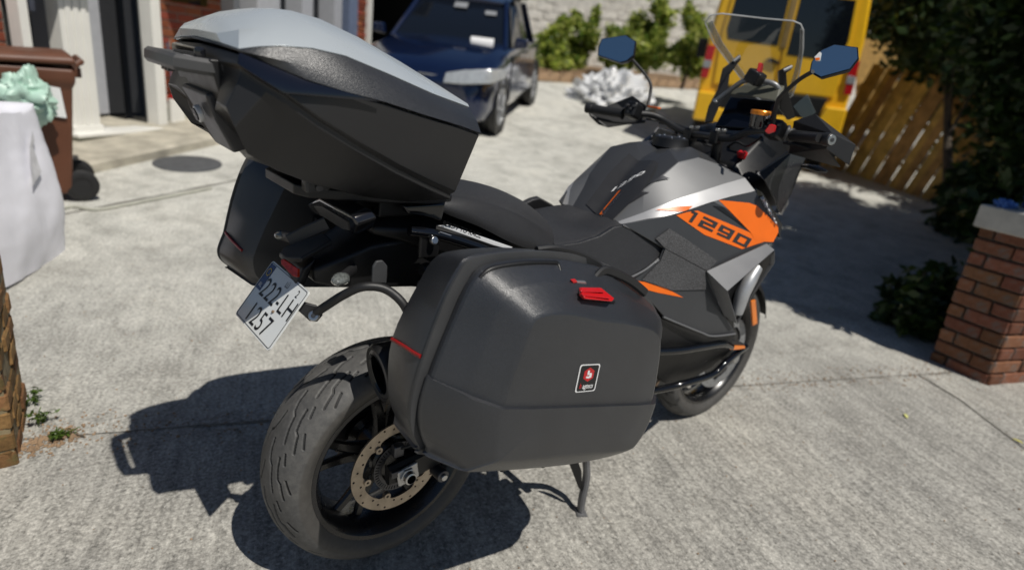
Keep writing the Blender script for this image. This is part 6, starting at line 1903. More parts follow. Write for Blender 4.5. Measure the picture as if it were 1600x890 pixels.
# ---------------- timber fence, boards leaning
def fence():
    P0, P1 = Vector((9.692, 2.842, 0.854)), Vector((9.220, 1.194, 0.693))
    P0.z = hz(P0.x, P0.y)
    P1.z = hz(P1.x, P1.y)
    d = (P1 - P0)
    L = d.length
    d.normalize()
    root = empty('timber_fence', (P0 + P1) / 2, 'weathered yellow brown timber fence with leaning boards behind the right mirror', 'fence')
    n = Vector((-d.y, d.x, 0)).normalized()
    if n.dot(Vector((-.72, -1.26, 0)) - P0) < 0:
        n = -n
    lean = (Vector((0, 0, 1)) + d * 0.30).normalized()
    mats = [pm('fence_board_a', (0.62, 0.40, 0.10), 0.8, var=0.35, vscale=6), pm('fence_board_b', (0.52, 0.33, 0.09), 0.8, var=0.35, vscale=6), pm('fence_board_c', (0.40, 0.23, 0.08), 0.8, var=0.4, vscale=6)]
    N = 17
    w = (L + 0.5) / N
    for k in range(N):
        a = P0 + d * (w * k - 0.5)
        h = 1.62 + random.uniform(-.06, .05)
        off = n * (0.03 * (k % 2) + random.uniform(0, 0.015))
        q = [a + off, a + d * w * 0.95 + off, a + d * w * 0.95 + lean * h + off, a + lean * h + off]
        prism('board', q, n * 0.02, mats[(0, 1, 0, 2, 1)[k % 5] if k < 9 else (1, 2, 1, 2)[k % 4]], root, bevel=0.002)
    for hh in (0.35, 1.3):
        a, b = P0 + lean * hh - n * 0.03 - d * .5, P1 + lean * hh - n * 0.03
        sweep('rail', [a, b], rect(0.07, 0.04), mats[2], root, smooth=0)
    return root
fence()
pl = empty('plywood_sheet', (11.090, 3.325, 2.105), 'upright yellow plywood sheet between the van and the fence', 'board')
prism('sheet', [(10.881, 3.687, 2.472), (11.139, 3.167, 2.464), (10.915, 2.683, 1.026), (10.616, 3.242, 1.039)], (0.03, 0.03, 0), pm('plywood', (0.40, 0.25, 0.07), 0.7, var=0.2), pl, bevel=0.003)

# ---------------- yellow van, seen from behind
def van():
    a, b = Vector((7.089, 4.025, 1.435)), Vector((8.732, 2.593, 1.518))
    c = (a + b) / 2
    e = (b - a)
    e.z = 0
    wid = e.length
    right = e.normalized()
    fwd = Vector((-right.y, right.x, 0))          # away from the camera
    fwd = Vector((0.84, 0.54, 0)).normalized()
    wid *= 0.92
    c = a + right * wid * 0.5
    right = Vector((fwd.y, -fwd.x, 0))
    zg = hz(c.x, c.y) + 0.05
    o = Vector((c.x, c.y, zg))
    root = empty('van', o, 'bright yellow panel van parked facing away behind the motorcycle windscreen', 'van')
    def L(x, y, z):     # x forward from the rear face, y to the right, z up
        return o + fwd * x + right * y + Vector((0, 0, z))
    Y = pm('yellow_van_paint', (0.88, 0.50, 0.018), 0.3, var=0.04, coat=0.4)
    RD = pm('tail_light_red', (0.45, 0.012, 0.016), 0.2, coat=0.6)
    hw = wid / 2
    def ring(x, k, zt):
        return [L(x, -hw * k, 0.62), L(x, -hw * k, 1.3), L(x, -hw * k * 0.99, 1.75), L(x, -hw * k * 0.93, zt - 0.18), L(x, -hw * k * 0.84, zt), L(x, hw * k * 0.84, zt), L(x, hw * k * 0.93, zt - 0.18), L(x, hw * k * 0.99, 1.75), L(x, hw * k, 1.3), L(x, hw * k, 0.62)]
    loft('body', [ring(0.0, 0.97, 2.42), ring(0.05, 1.0, 2.46), ring(3.0, 1.0, 2.5), ring(3.6, 1.0, 2.4), ring(4.2, 0.98, 1.6), ring(4.8, 0.92, 1.25)], Y, root, bevel=0.05, bseg=3, smooth=40)
    M['van_glass'] = M['window']
    def panel(name, pts, th, mat, parent=root, bevel=0.006):
        return prism(name, [L(-0.004 - th, y, z) for y, z in pts], fwd * th, mat, parent, bevel=bevel)
    # two rear doors, slightly proud, with their windows
    for sg in (-1, 1):
        dr2 = panel('rear_door', [(sg * 0.012, 1.02), (sg * hw * 0.80, 1.02), (sg * hw * 0.83, 1.7), (sg * hw * 0.78, 2.34), (sg * 0.012, 2.36)], 0.02, Y, bevel=0.012)
        prism('door_window', [L(-0.032, y, z) for y, z in ((sg * 0.07, 1.60 if sg < 0 else 1.50), (sg * hw * 0.74, 1.62 if sg < 0 else 1.48), (sg * hw * 0.78, 1.75), (sg * hw * 0.74, 2.24), (sg * 0.07, 2.26))], fwd * 0.015, M['window'], dr2, bevel=0.03, bseg=3)
        if sg < 0:
            prism('door_handle', [L(-0.06, y, z) for y, z in ((-0.20, 1.40), (0.0, 1.36), (0.0, 1.40), (-0.12, 1.44))], fwd * 0.03, M['plastic_dark'], dr2, bevel=0.004)
        lm = panel('tail_light', [(sg * hw * 0.90, 1.08), (sg * hw * 1.0, 1.08), (sg * hw * 0.99, 1.52), (sg * hw * 0.87, 1.52)], 0.03, RD, bevel=0.01)
        prism('reversing_lens', [L(-0.042, y, z) for y, z in ((sg * hw * 0.89, 1.22), (sg * hw * 0.995, 1.22), (sg * hw * 0.99, 1.32), (sg * hw * 0.885, 1.32))], fwd * 0.02, M['lamp_silver'], lm, bevel=0.003)
        for xx in (0.85, 3.8):
            p = L(xx, sg * (hw - 0.13), 0.33)
            rot = Matrix((fwd, right, Vector((0, 0, 1)))).transposed()
            wl_ = lathe('wheel', [(0.19, -0.1), (0.3, -0.11), (0.335, -0.08), (0.34, 0), (0.335, 0.08), (0.3, 0.11), (0.19, 0.1)], p, M['rubber_dark'], root, seg=32, closed=True, rot=rot, smooth=40)
            lathe('rim', [(0.0001, -0.05), (0.19, -0.06), (0.2, 0.06), (0.0001, 0.05)], p, M['lamp_silver'], wl_, seg=24, rot=rot, smooth=40)
        prism('door_mirror', [L(3.5, sg * (hw + 0.08), 1.5), L(3.5, sg * (hw + 0.26), 1.5), L(3.5, sg * (hw + 0.26), 1.85), L(3.5, sg * (hw + 0.08), 1.85)], fwd * 0.1, M['plastic_dark'], root, bevel=0.02)
    panel('centre_trim', [(-0.04, 1.58), (0.04, 1.58), (0.04, 2.36), (-0.04, 2.36)], 0.035, pm('tan_trim', (0.30, 0.20, 0.07), 0.5))
    panel('number_plate_lamp', [(-0.26, 0.98), (0.26, 0.98), (0.26, 1.03), (-0.26, 1.03)], 0.03, M['plastic_dark'])
    panel('bumper', [(-hw * 0.99, 0.5), (hw * 0.99, 0.5), (hw * 0.99, 0.90), (hw * 0.72, 0.90), (hw * 0.66, 0.70), (-hw * 0.66, 0.70), (-hw * 0.72, 0.90), (-hw * 0.99, 0.90)], 0.12, Y, bevel=0.03)
    panel('bumper_step', [(-hw * 0.65, 0.71), (hw * 0.65, 0.71), (hw * 0.72, 1.0), (-hw * 0.72, 1.0)], 0.10, M['plastic_dark'], bevel=0.01)
    prism('roof_bar', [L(0.6, -hw * .8, 2.5), L(0.6, hw * .8, 2.5), L(0.66, hw * .8, 2.5), L(0.66, -hw * .8, 2.5)], (0, 0, 0.06), M['plastic_dark'], root)
    prism('side_door', [L(1.6, hw * 1.002, 0.7), L(2.7, hw * 1.002, 0.7), L(2.7, hw * .94, 2.28), L(1.6, hw * .94, 2.28)], right * 0.01, Y, root, bevel=0.004)
van()

# ---------------- dark blue car, nose towards the camera
def car():
    pf, pr = Vector((4.636, 5.526, 0.466)), Vector((6.851, 7.417, 0.747))
    h = (pf - pr)
    wb = h.length
    h.normalize()
    rt = Vector((h.y, -h.x, 0)).normalized()          # the car's right-hand side
    up = rt.cross(h).normalized()
    hw = 0.93
    o = (pf + pr) / 2 + rt * (hw - 0.10)
    root = empty('car', o, 'dark blue estate car parked nose first with papers behind its windscreen', 'car')
    def L(x, y, z):      # x forwards, y to the car's left, z up
        return o + h * x - rt * y + up * z
    B = pm('dark_blue_car_paint', (0.006, 0.015, 0.055), 0.16, metal=0.35, var=0.05, coat=0.9, rvar=0.03)
    wh = wb / 2
    def ring(x, k, zs, zb, zt, kt):
        return [L(x, -hw * k * 0.93, zs), L(x, -hw * k, zs + 0.16), L(x, -hw * k * 1.0, zb - 0.1), L(x, -hw * k * 0.95, zb), L(x, -hw * k * kt, zt), L(x, 0, zt + 0.03), L(x, hw * k * kt, zt), L(x, hw * k * 0.95, zb), L(x, hw * k * 1.0, zb - 0.1), L(x, hw * k, zs + 0.16), L(x, hw * k * 0.93, zs)]
    loft('body', [ring(wh + 0.88, .74, .34, .62, .70, .72), ring(wh + 0.80, .88, .26, .74, .84, .78), ring(wh + 0.62, .97, .24, .84, .93, .80), ring(wh + 0.1, 1.0, .24, .95, 1.02, .80), ring(wh - 0.55, 1.0, .24, 1.03, 1.10, .82), ring(0, 1.0, .24, 1.05, 1.10, .82), ring(-wh + .2, 1.0, .24, 1.06, 1.10, .82), ring(-wh - .6, .97, .28, 1.05, 1.10, .82), ring(-wh - .85, .90, .34, .95, 1.0, .8)], B, root, bevel=0.03, bseg=3, smooth=50)
    gl = loft('cabin_glass', [[L(x0, -y0, 1.04), L(x1, -y1, z1), L(x1, 0, z1 + .03), L(x1, y1, z1), L(x0, y0, 1.04)] for x0, x1, y0, y1, z1 in ((wh - .48, wh - 1.25, .80, .62, 1.60), (wh - .62, wh - 1.35, .84, .66, 1.62), (-.2, -.2, .86, .68, 1.66), (-wh + .1, -wh + .2, .84, .66, 1.62), (-wh - .55, -wh - .25, .78, .60, 1.55))], M['window'], root, smooth=40)
    loft('roof', [[L(x, -y, z), L(x, 0, z + .045), L(x, y, z), L(x, y * .9, z - .02), L(x, -y * .9, z - .02)] for x, y, z in ((wh - 1.22, .63, 1.61), (wh - 1.6, .68, 1.66), (-.4, .70, 1.69), (-wh - .2, .64, 1.62))], B, root, smooth=40)
    for sg in (-1, 1):
        sweep('pillar', [L(wh - .50, sg * .82, 1.04), L(wh - 1.24, sg * .64, 1.62)], rect(0.06, 0.06, 0.015), B, root, smooth=30)
        sweep('pillar', [L(-.05, sg * .87, 1.04), L(-.1, sg * .69, 1.65)], rect(0.09, 0.03, 0.008), M['plastic_dark'], root, smooth=30)
        sweep('pillar', [L(-wh + .25, sg * .86, 1.04), L(-wh + .35, sg * .67, 1.63)], rect(0.10, 0.04, 0.01), B, root, smooth=30)
        sweep('roof_rail', [L(wh - 1.5, sg * .66, 1.69), L(-wh, sg * .66, 1.70)], circ(0.018, 8), M['plastic_dark'], root)
        # head lamp: long clear unit with round reflectors
        lo_ = [L(wh + x_, sg * y_, z_) for x_, y_, z_ in ((.93, .38, .69), (.88, .60, .69), (.74, .86, .71), (.52, .97, .76))]
        hi_ = [L(wh + x_, sg * y_, z_) for x_, y_, z_ in ((.90, .40, .80), (.84, .60, .85), (.70, .84, .87), (.44, .965, .87))]
        hl_ = obj('headlight', lo_ + hi_, [(0, 1, 5, 4), (1, 2, 6, 5), (2, 3, 7, 6)], M['head_lens'], root, solid=0.12, soff=-1 if sg > 0 else 1, bevel=0.01, smooth=60)
        lathe('reflector', [(0.0001, -.02), (.06, 0), (.075, .03)], L(wh + .74, sg * .60, .745), M['alu'], hl_, axis='x', seg=20, smooth=60)
        lathe('fog_light', [(0.0001, 0), (.05, 0.0), (.06, .02), (.06, .05)], L(wh + .86, sg * .62, .36), M['head_lens'], root, axis='x', seg=18, smooth=60)
        # grille half
        gq = prism('grille', [L(wh + .86, sg * .05, .56), L(wh + .82, sg * .34, .56), L(wh + .80, sg * .36, .76), L(wh + .84, sg * .05, .77)], h * 0.03, M['gloss_black'], root, bevel=0.012)
        sweep('grille_rim', [L(wh + .885, sg * .05, .56), L(wh + .85, sg * .34, .56), L(wh + .83, sg * .36, .76), L(wh + .87, sg * .05, .77)], rect(.018, .018), M['alu'], gq, closed=True, smooth=0)
        mk = prism('door_mirror', [L(wh - .62, sg * .93, 1.06), L(wh - .62, sg * 1.12, 1.08), L(wh - .62, sg * 1.12, 1.20), L(wh - .62, sg * .95, 1.21)], h * 0.12, B, root, bevel=0.03, bseg=3)
        prism('side_window', [L(wh - .75, sg * .868, 1.06), L(-.12, sg * .885, 1.06), L(-.18, sg * .72, 1.60), L(wh - 1.28, sg * .69, 1.57)], -rt * sg * 0.006, M['window'], root, bevel=0)
        prism('door', [L(wh - .52, sg * .934, .36), L(-.05, sg * .934, .36), L(-.05, sg * .934, .98), L(wh - .56, sg * .934, .97)], -rt * sg * 0.008, B, root, bevel=0.004)
        prism('door', [L(-.07, sg * .934, .36), L(-wh + .42, sg * .934, .36), L(-wh + .30, sg * .934, .98), L(-.07, sg * .934, .98)], -rt * sg * 0.008, B, root, bevel=0.004)
        for x in (wh, -wh):
            c = L(x, sg * (hw - 0.11), 0.345)
            rot = Matrix((h, -rt, up)).transposed()
            lathe('wheel_arch', [(.36, .05), (.41, .05), (.41, .145), (.36, .14)], L(x, sg * (hw - 0.13), 0.36) , M['plastic_dark'], root, seg=36, closed=True, rot=rot @ Matrix.Diagonal((1, sg, 1)), smooth=40)
            w_ = lathe('wheel', [(.22, -.1), (.31, -.115), (.345, -.08), (.35, 0), (.345, .08), (.31, .115), (.22, .1)], c, M['rubber_dark'], root, seg=36, closed=True, rot=rot, smooth=40)
            rm_ = lathe('rim', [(.215, .09 * sg), (.225, .118 * sg), (.235, .115 * sg), (.235, .06 * sg)], c, M['lamp_silver'], w_, seg=36, rot=rot, smooth=40)
            for k in range(5):
                a = 2 * math.pi * k / 5
                sweep('rim_spoke', [c + rot @ Vector((q * math.cos(a), sg * .105, q * math.sin(a))) for q in (.03, .225)], rect(.055, .02), M['lamp_silver'], w_, smooth=0)
    bp = prism('lower_bumper', [L(wh + .84, -.60, .25), L(wh + .84, .60, .25), L(wh + .86, .62, .46), L(wh + .88, 0, .48), L(wh + .86, -.62, .46)], h * 0.05, M['plastic_dark'], root, bevel=0.02)
    # things behind the windscreen and on it
    def ws_pt(y, f):     # on the windscreen, f 0 bottom .. 1 top
        a, b = L(wh - .48, y, 1.04), L(wh - 1.25, y * .78, 1.60)
        return a.lerp(b, f) + up * 0.012 + h * 0.012
    prism('windscreen_paper', [ws_pt(.32, .06), ws_pt(.66, .06), ws_pt(.66, .19), ws_pt(.32, .19)], h * 0.002, M['white_print'], root, bevel=0)
    prism('windscreen_paper', [ws_pt(.46, .70), ws_pt(.66, .70), ws_pt(.66, .79), ws_pt(.46, .79)], h * 0.002, M['lamp_silver'], root, bevel=0)
    prism('rear_view_mirror', [ws_pt(-.12, .80), ws_pt(.12, .80), ws_pt(.12, .92), ws_pt(-.12, .92)], h * 0.01, M['lamp_silver'], root, bevel=0.004)
    prism('badge', [L(wh + .80, -.03, .80), L(wh + .80, .03, .80), L(wh + .78, .03, .85), L(wh + .78, -.03, .85)], h * 0.01, M['white_print'], root, bevel=0.004)
    sweep('wiper', [ws_pt(-.5, .03), ws_pt(.35, .05)], circ(0.012, 6), M['plastic_dark'], root)
M['head_lens'] = pm('bright_head_lamp_lens', (0.48, 0.50, 0.51), 0.12, metal=0.3, var=0.15, vscale=20, coat=0.8)
car()

# ---------------- back of the yard: pale stone wall, planted bed, plastic sheeting
M['pale_stone'] = pm('pale_rubble_stone', (0.66, 0.63, 0.57), 0.9, var=0.2, vscale=7, bscale=30, bstr=0.7, bdist=0.02)
M['soil'] = pm('dry_soil', (0.17, 0.11, 0.06), 0.95, var=0.4, vscale=9)
bwA, bwB = Vector((9.6, 13.0, 0)), Vector((16.5, 8.2, 0))
bwd = (bwB - bwA).normalized()
bwn = Vector((bwd.y, -bwd.x, 0))
if bwn.dot(Vector((-1, -1, 0))) < 0:
    bwn = -bwn
bw = empty('stone_wall', (bwA + bwB) / 2 + Vector((0, 0, 1.2)), 'pale sunlit rubble stone wall across the back of the yard', 'wall')
bwr = Matrix((bwd, bwn, Vector((0, 0, 1)))).transposed()
box('wall_core', (bwA + bwB) / 2 + Vector((0, 0, 2.2)) - bwn * 0.16, ((bwB - bwA).length + 6, 0.3, 4.0), M['pale_stone'], bw, rot=bwr, bevel=0)
stones = [brick_mesh('stone', 0.42, 0.20, 0.1, M['pale_stone'], 0.025, seed=70 + k) for k in range(5)]
st_n = 0
zz = 1.15
row = 0
while zz < 3.6 and st_n < 290:
    t_ = -1.5 + (0.2 if row % 2 else 0)
    while t_ < (bwB - bwA).length + 1.0:
        o = bpy.data.objects.new('stone', stones[int(rng.integers(5))])
        o.parent = bw
        o.rotation_euler = bwr.to_euler()
        o.scale = (rng.uniform(.85, 1.02), 1, rng.uniform(.85, 1.0))
        o.location = bwA + bwd * (t_ + 0.2) + Vector((0, 0, zz)) - bwn * rng.uniform(0.042, 0.056) - Vector(bw.location)
        COL.objects.link(o)
        t_ += 0.44
        st_n += 1
    zz += 0.22
    row += 1
# raised bed edge
be = empty('raised_bed', (10.215, 9.575, 1.174), 'low brown stone edged planting bed in front of the pale wall', 'garden bed')
ea, eb = Vector((8.822, 9.552, 1.099)), Vector((14.780, 9.106, 1.352))
d = (eb - ea)
d.z = 0
Lb = d.length
d.normalize()
nb = Vector((-d.y, d.x, 0))
if nb.dot(bwn) > 0:
    nb = -nb
q = []
for k in range(13):
    p = ea + d * Lb * k / 12
    q.append(p)
V, F = [], []
for k, p in enumerate(q):
    z = hz(p.x, p.y)
    for w_, hh in ((0, -0.1), (0.03, 0.24), (0.4, 0.30), (2.2, 0.36), (2.2, -0.1)):
        pp = p + nb * w_
        V.append((pp.x, pp.y, z + hh + random.uniform(-.02, .02)))
for k in range(12):
    for j in range(4):
        F.append((k * 5 + j, k * 5 + j + 1, k * 5 + 6 + j, k * 5 + 5 + j))
obj('bed_soil', V, F, M['soil'], be, smooth=60)
M['edge_stone'] = pm('brown_edging_stone', (0.30, 0.20, 0.12), 0.9, var=0.35, vscale=6, bscale=25, bstr=0.6, bdist=0.02)
es = [brick_mesh('edging_stone', 0.34, 0.22, 0.14, M['edge_stone'], 0.03, seed=90 + k) for k in range(4)]
for k in range(int(Lb / 0.36)):
    p = ea + d * (0.36 * k + 0.18)
    o = bpy.data.objects.new('edging_stone', es[k % 4])
    o.parent = be
    o.rotation_euler = Matrix((d, nb, Vector((0, 0, 1)))).transposed().to_euler()
    o.location = p + Vector((0, 0, hz(p.x, p.y) + 0.11 - p.z)) - Vector(be.location)
    COL.objects.link(o)
shr = [(862, 112, 0.70, 1.15, 'bright yellow green shrub nearest the blue car in the back bed'), (905, 112, 0.55, 1.35, 'tall light green shrub left of the left mirror'),
       (955, 110, 0.5, 0.95, 'small green shrub directly behind the left mirror'), (1012, 112, 0.75, 1.45, 'feathery tall green shrub right of the left mirror'), (1068, 118, 0.65, 1.3, 'green shrub half hidden beside the yellow van in the back bed')]
for k, (a, b, rad, hh, lab) in enumerate(shr):
    dp = {0: 14.6, 1: 15.0, 2: 14.4, 3: 14.2, 4: 13.4}[k]
    sx = [(9.841, 10.059, 1.334), (10.647, 9.944, 1.411), (10.772, 9.030, 1.524), (11.257, 8.344, 1.591), (11.172, 7.280, 1.590)][k]
    z0 = sx[2] - 0.1
    g = np.random.default_rng(40 + k)
    bl = []
    for j in range(7):
        hh2 = hh * (0.25 + 0.75 * j / 6)
        rr0 = rad * (0.62 - 0.35 * j / 6)
        bl.append(((sx[0] + g.normal(0, rad * .35), sx[1] + g.normal(0, rad * .35), z0 + hh2), (rr0, rr0, hh * 0.2)))
    tree('shrub', (sx[0], sx[1], z0 - 0.1), bl, 3400, 0.085, LEAF_L, lab, 'shrub', 0.03, (sx[0], sx[1], z0 + hh * .8), 'shrubs along the back wall', 50 + k, (0.45, 0.3, 0.25))
# crumpled clear plastic sheeting
def crumple(name, c, rad, mats, seed, parent=None, amp=0.25, freq=3.0, flat=0.0, n=36, m=18, **kw):
    from mathutils import noise as mn
    V, F = [], []
    C = Vector(c)
    for i in range(m + 1):
        th = math.pi * i / m
        for j in range(n):
            ph_ = 2 * math.pi * j / n
            dv = Vector((math.sin(th) * math.cos(ph_), math.sin(th) * math.sin(ph_), math.cos(th)))
            nz = abs(mn.noise(dv * freq + Vector((seed, 0, 0)))) * 1.6 + 0.5 * abs(mn.noise(dv * freq * 2.7 + Vector((seed, 5, 0))))
            k = 1 - amp + amp * nz * 1.6
            p = Vector((dv.x * rad[0], dv.y * rad[1], dv.z * rad[2])) * k
            if flat is not None and p.z < -flat:
                p.z = -flat
            V.append(C + p)
    for i in range(m):
        for j in range(n):
            F.append((i * n + j, i * n + (j + 1) % n, (i + 1) * n + (j + 1) % n, (i + 1) * n + j))
    return obj(name, V, F, mats, parent, smooth=kw.pop('smooth', 40), loc=c, **kw)
ps = Vector((8.947, 7.294, 0.824))
M['polythene'] = pm('white_polythene', (0.72, 0.73, 0.74), 0.25, var=0.1, coat=0.4)
tag(crumple('plastic_sheeting', (ps.x + .3, ps.y + .3, ps.z + 0.02), (0.80, 0.95, 0.62), M['polythene'], 4.2, amp=0.26, freq=4.2, flat=0.1, n=90, m=44), 'crumpled heap of white plastic sheeting below the left mirror', 'plastic sheeting')

# ---------------- things by the house door
def bin_():
    e1 = Vector((0.9985, -0.05, 0)).normalized()
    rot = frame(e1)
    e2 = rot.col[1]
    rb = Vector((-0.265, 3.665, 0.168))
    o = rb - e1 * 0.32 + e2 * 0.20
    o.z = hz(o.x, o.y)
    root = empty('wheelie_bin', o, 'brown wheelie bin with a white paper label beside the white pilaster', 'bin')
    def L(x, y, z):
        return o + e1 * x + e2 * y + Vector((0, 0, z * 0.91))
    BR = pm('brown_bin_plastic', (0.115, 0.042, 0.02), 0.5, var=0.12, vscale=5)
    rings = []
    for z, a, b in ((0.05, 0.26, 0.22), (0.12, 0.27, 0.23), (0.80, 0.29, 0.265), (0.84, 0.31, 0.285), (0.93, 0.31, 0.285)):
        rings.append([L(x + (0.04 if z > .5 else 0.0), y, z) for x, y in ((-a, -b), (a, -b), (a, b), (-a, b))])
    loft('bin_body', rings, BR, root, bevel=0.02, bseg=3, smooth=30)
    loft('lid', [[L(x, y, z + 0.03 * (x > 0)) for x, y in ((-a, -b), (a2, -b), (a2, b), (-a, b))] for z, a, a2, b in ((0.93, .38, .36, .30), (0.965, .38, .36, .30), (1.0, .33, .32, .26))], BR, root, bevel=0.012, smooth=30)
    sweep('lid_handle', [L(0.35, -0.24, 0.95), L(0.39, -0.24, 0.98), L(0.39, 0.24, 0.98), L(0.35, 0.24, 0.95)], circ(0.018, 10), BR, root)
    for k in (-0.15, 0.0, 0.15):
        box('hinge', L(0.36, k, 0.90), (0.06, 0.04, 0.06), BR, root, rot=rot, bevel=0.006)
    for sg in (-1, 1):
        c = L(0.32, sg * 0.20, 0.11)
        w_ = lathe('wheel', [(0.05, -.022), (0.08, -.026), (.10, -.018), (.10, .018), (.08, .026), (.05, .022)], c, M['rubber_dark'], root, seg=28, closed=True, rot=rot, smooth=40)
        lathe('wheel_hub', [(0.0001, -.02), (.052, -.018), (.052, .018), (0.0001, .02)], c, M['plastic'], w_, seg=20, rot=rot, smooth=40)
    tube('axle', [L(0.32, -.2, .11), L(0.32, .2, .11)], 0.012, M['dark_steel'], root, sm=0)
    q = [Vector(L(x, -0.287 - 0.003, z)) for x, z in ((0.16, 0.62), (0.28, 0.60), (0.265, 0.80), (0.15, 0.82))]
    prism('paper_label', [p - e2 * (0.0 if p.z > .75 + o.z else -0.022) for p in q], -e2 * 0.003, M['white_print'], root, bevel=0)
    prism('front_ribs', [L(-0.1, -0.26, .3), L(-0.06, -0.26, .3), L(-0.06, -0.275, .78), L(-0.1, -0.275, .78)], -e2 * .012, BR, root, bevel=.004)
bin_()
M['pouch'] = pm('grey_white_pouch', (0.58, 0.58, 0.60), 0.4, var=0.15, vscale=18)
def bulk_bag():
    C0 = Vector((-0.456, 2.847, 0.112))
    e1 = Vector((-0.5, -0.86, 0)).normalized()
    e2 = Vector((-0.86, 0.5, 0)).normalized()
    o = C0 + e1 * 0.355 + e2 * 0.375
    o.z = hz(o.x, o.y)
    root = empty('bulk_bag', o, 'white woven builder bag standing at the left edge beside the brown bin', 'builder bag')
    from mathutils import noise as mn
    WH = pm('white_woven_polypropylene', (0.80, 0.80, 0.86), 0.55, var=0.06, vscale=8, bscale=300, bstr=0.3, bdist=0.002)
    rings = []
    Z0 = [k * 0.78 / 40 for k in range(41)] + [0.785, 0.77]
    for zi, z in enumerate(Z0):
        f_ = min(z / 0.78, 1)
        k = 0.95 + 0.05 * math.sin(min(f_ * 3.2, 1.6)) - 0.22 * max(0, f_ - 0.25) ** 1.15
        if zi > 40:
            k *= 0.75 if zi == 41 else 0.35
        rg_ = []
        for q in range(72):
            a = 2 * math.pi * q / 72
            ex, ey = math.cos(a), math.sin(a)
            sq = (abs(ex) ** 7 + abs(ey) ** 7) ** (-1 / 7)
            # folds: sharp ridges running up and across the cloth, belly between the seams
            fold = 0.035 * (0.5 - abs(mn.noise(Vector((ex * 1.6 + z * 1.2, ey * 1.6 - z * 0.8, z * 2.2))))) + 0.018 * (0.4 - abs(mn.noise(Vector((ex * 4.5, ey * 4.5, z * 4.0 + 3)))))
            fold += 0.010 * (0.4 - abs(mn.noise(Vector((ex * 9, ey * 9, z * 14 + 7)))))
            belly = 1 + 0.05 * math.sin(math.pi * min(f_ * 1.3, 1)) * (1 - 0.7 * abs(ex * ey) * 2)
            w = k * belly + fold - 0.012
            p = o + e1 * (0.41 * sq * ex * w) + e2 * (0.43 * sq * ey * w) + Vector((0, 0, z + 0.03 * mn.noise(Vector((ex * 2, ey * 2, 5))) * f_))
            rg_.append(p)
        rings.append(rg_)
    bg_ = loft('bag_body', rings, WH, root, smooth=75)
    f1 = [(-0.705, 2.760, 0.724), (-0.659, 2.743, 0.775), (-0.634, 2.692, 0.714), (-0.578, 2.647, 0.575), (-0.635, 2.533, 0.530), (-0.674, 2.596, 0.587), (-0.701, 2.656, 0.663)]
    drape('flap', [f1], bvh(bg_), M['pouch'], root, direction=(-0.86, 0.5, 0), off=0.022, edge=0.02, smooth=60)
    tube('lifting_loop', [(-0.634, 3.168, 0.816), (-0.601, 3.081, 0.845), (-0.582, 3.001, 0.773), (-0.591, 2.870, 0.659)], 0.012, WH, root, n=6)
bulk_bag()
mc = (-0.513, 3.461, 0.852)
M['mint'] = pm('mint_green_thin_plastic', (0.42, 0.60, 0.50), 0.4, var=0.1, vscale=6)
tag(crumple('plastic_bag', mc, (0.145, 0.12, 0.15), M['mint'], 9.1, amp=0.32, freq=1.7, flat=None, n=48, m=28), 'crumpled mint green plastic bag lying on the brown bin', 'plastic bag')
# long-handled dustpan leaning by the plinth
dp = Vector((0.817, 5.794, 0.386))
dpz = dp.z
dpo = empty('dustpan', dp, 'white upright dustpan with red trim standing against the plinth', 'dustpan')
fr = FR
def dpl(x, n, z):
    return dp + FT * x + FN * n + Vector((0, 0, z))
prism('pan', [dpl(-.09, .0, .0), dpl(.09, .0, .0), dpl(.08, .0, .27), dpl(-.08, .0, .27)], FN * -0.05, M['paint_white'], dpo, bevel=0.01)
prism('pan_front', [dpl(-.09, .10, .0), dpl(.09, .10, .0), dpl(.085, .0, .04), dpl(-.085, .0, .04)], (0, 0, 0.01), M['paint_white'], dpo, bevel=0.004)
box('red_trim', dpl(-0.03, -0.02, .295), (.08, .05, .035), M['red'], dpo, rot=fr, bevel=0.006)
tube('pole', [dpl(-.03, -.02, .3), dpl(-.035, -.05, .8)], 0.011, pm('grey_violet_pole', (0.10, 0.09, 0.13), 0.4), dpo, sm=0)
# cover in the ground by the path
mcv = (0.580, 4.518, 0.252)
o = lathe('drain_cover', [(0.0001, 0.012), (0.25, 0.012), (0.265, 0.008), (0.27, -0.01)], (mcv[0], mcv[1], mcv[2]), pm('dark_cast_cover', (0.075, 0.078, 0.082), 0.8, var=0.2, bscale=60, bstr=0.5), None, axis='z', seg=48, smooth=40, loc=mcv)
o.rotation_euler = (R(3), R(-2.2), 0)
tag(o, 'round dark drain cover set in the concrete by the path', 'drain cover')
hs = [(-0.431, 3.443, 0.149), (-0.348, 3.529, 0.157), (-0.228, 3.430, 0.154), (-0.036, 3.494, 0.163), (0.178, 3.592, 0.175), (0.565, 3.767, 0.197)]
tag(tube('hose', [(p[0], p[1], p[2] + 0.012) for p in hs], 0.011, pm('pale_hose', (0.42, 0.42, 0.36), 0.5), None, loc=hs[2], n=8), 'thin pale hose lying across the drive by the bin wheel', 'hose')

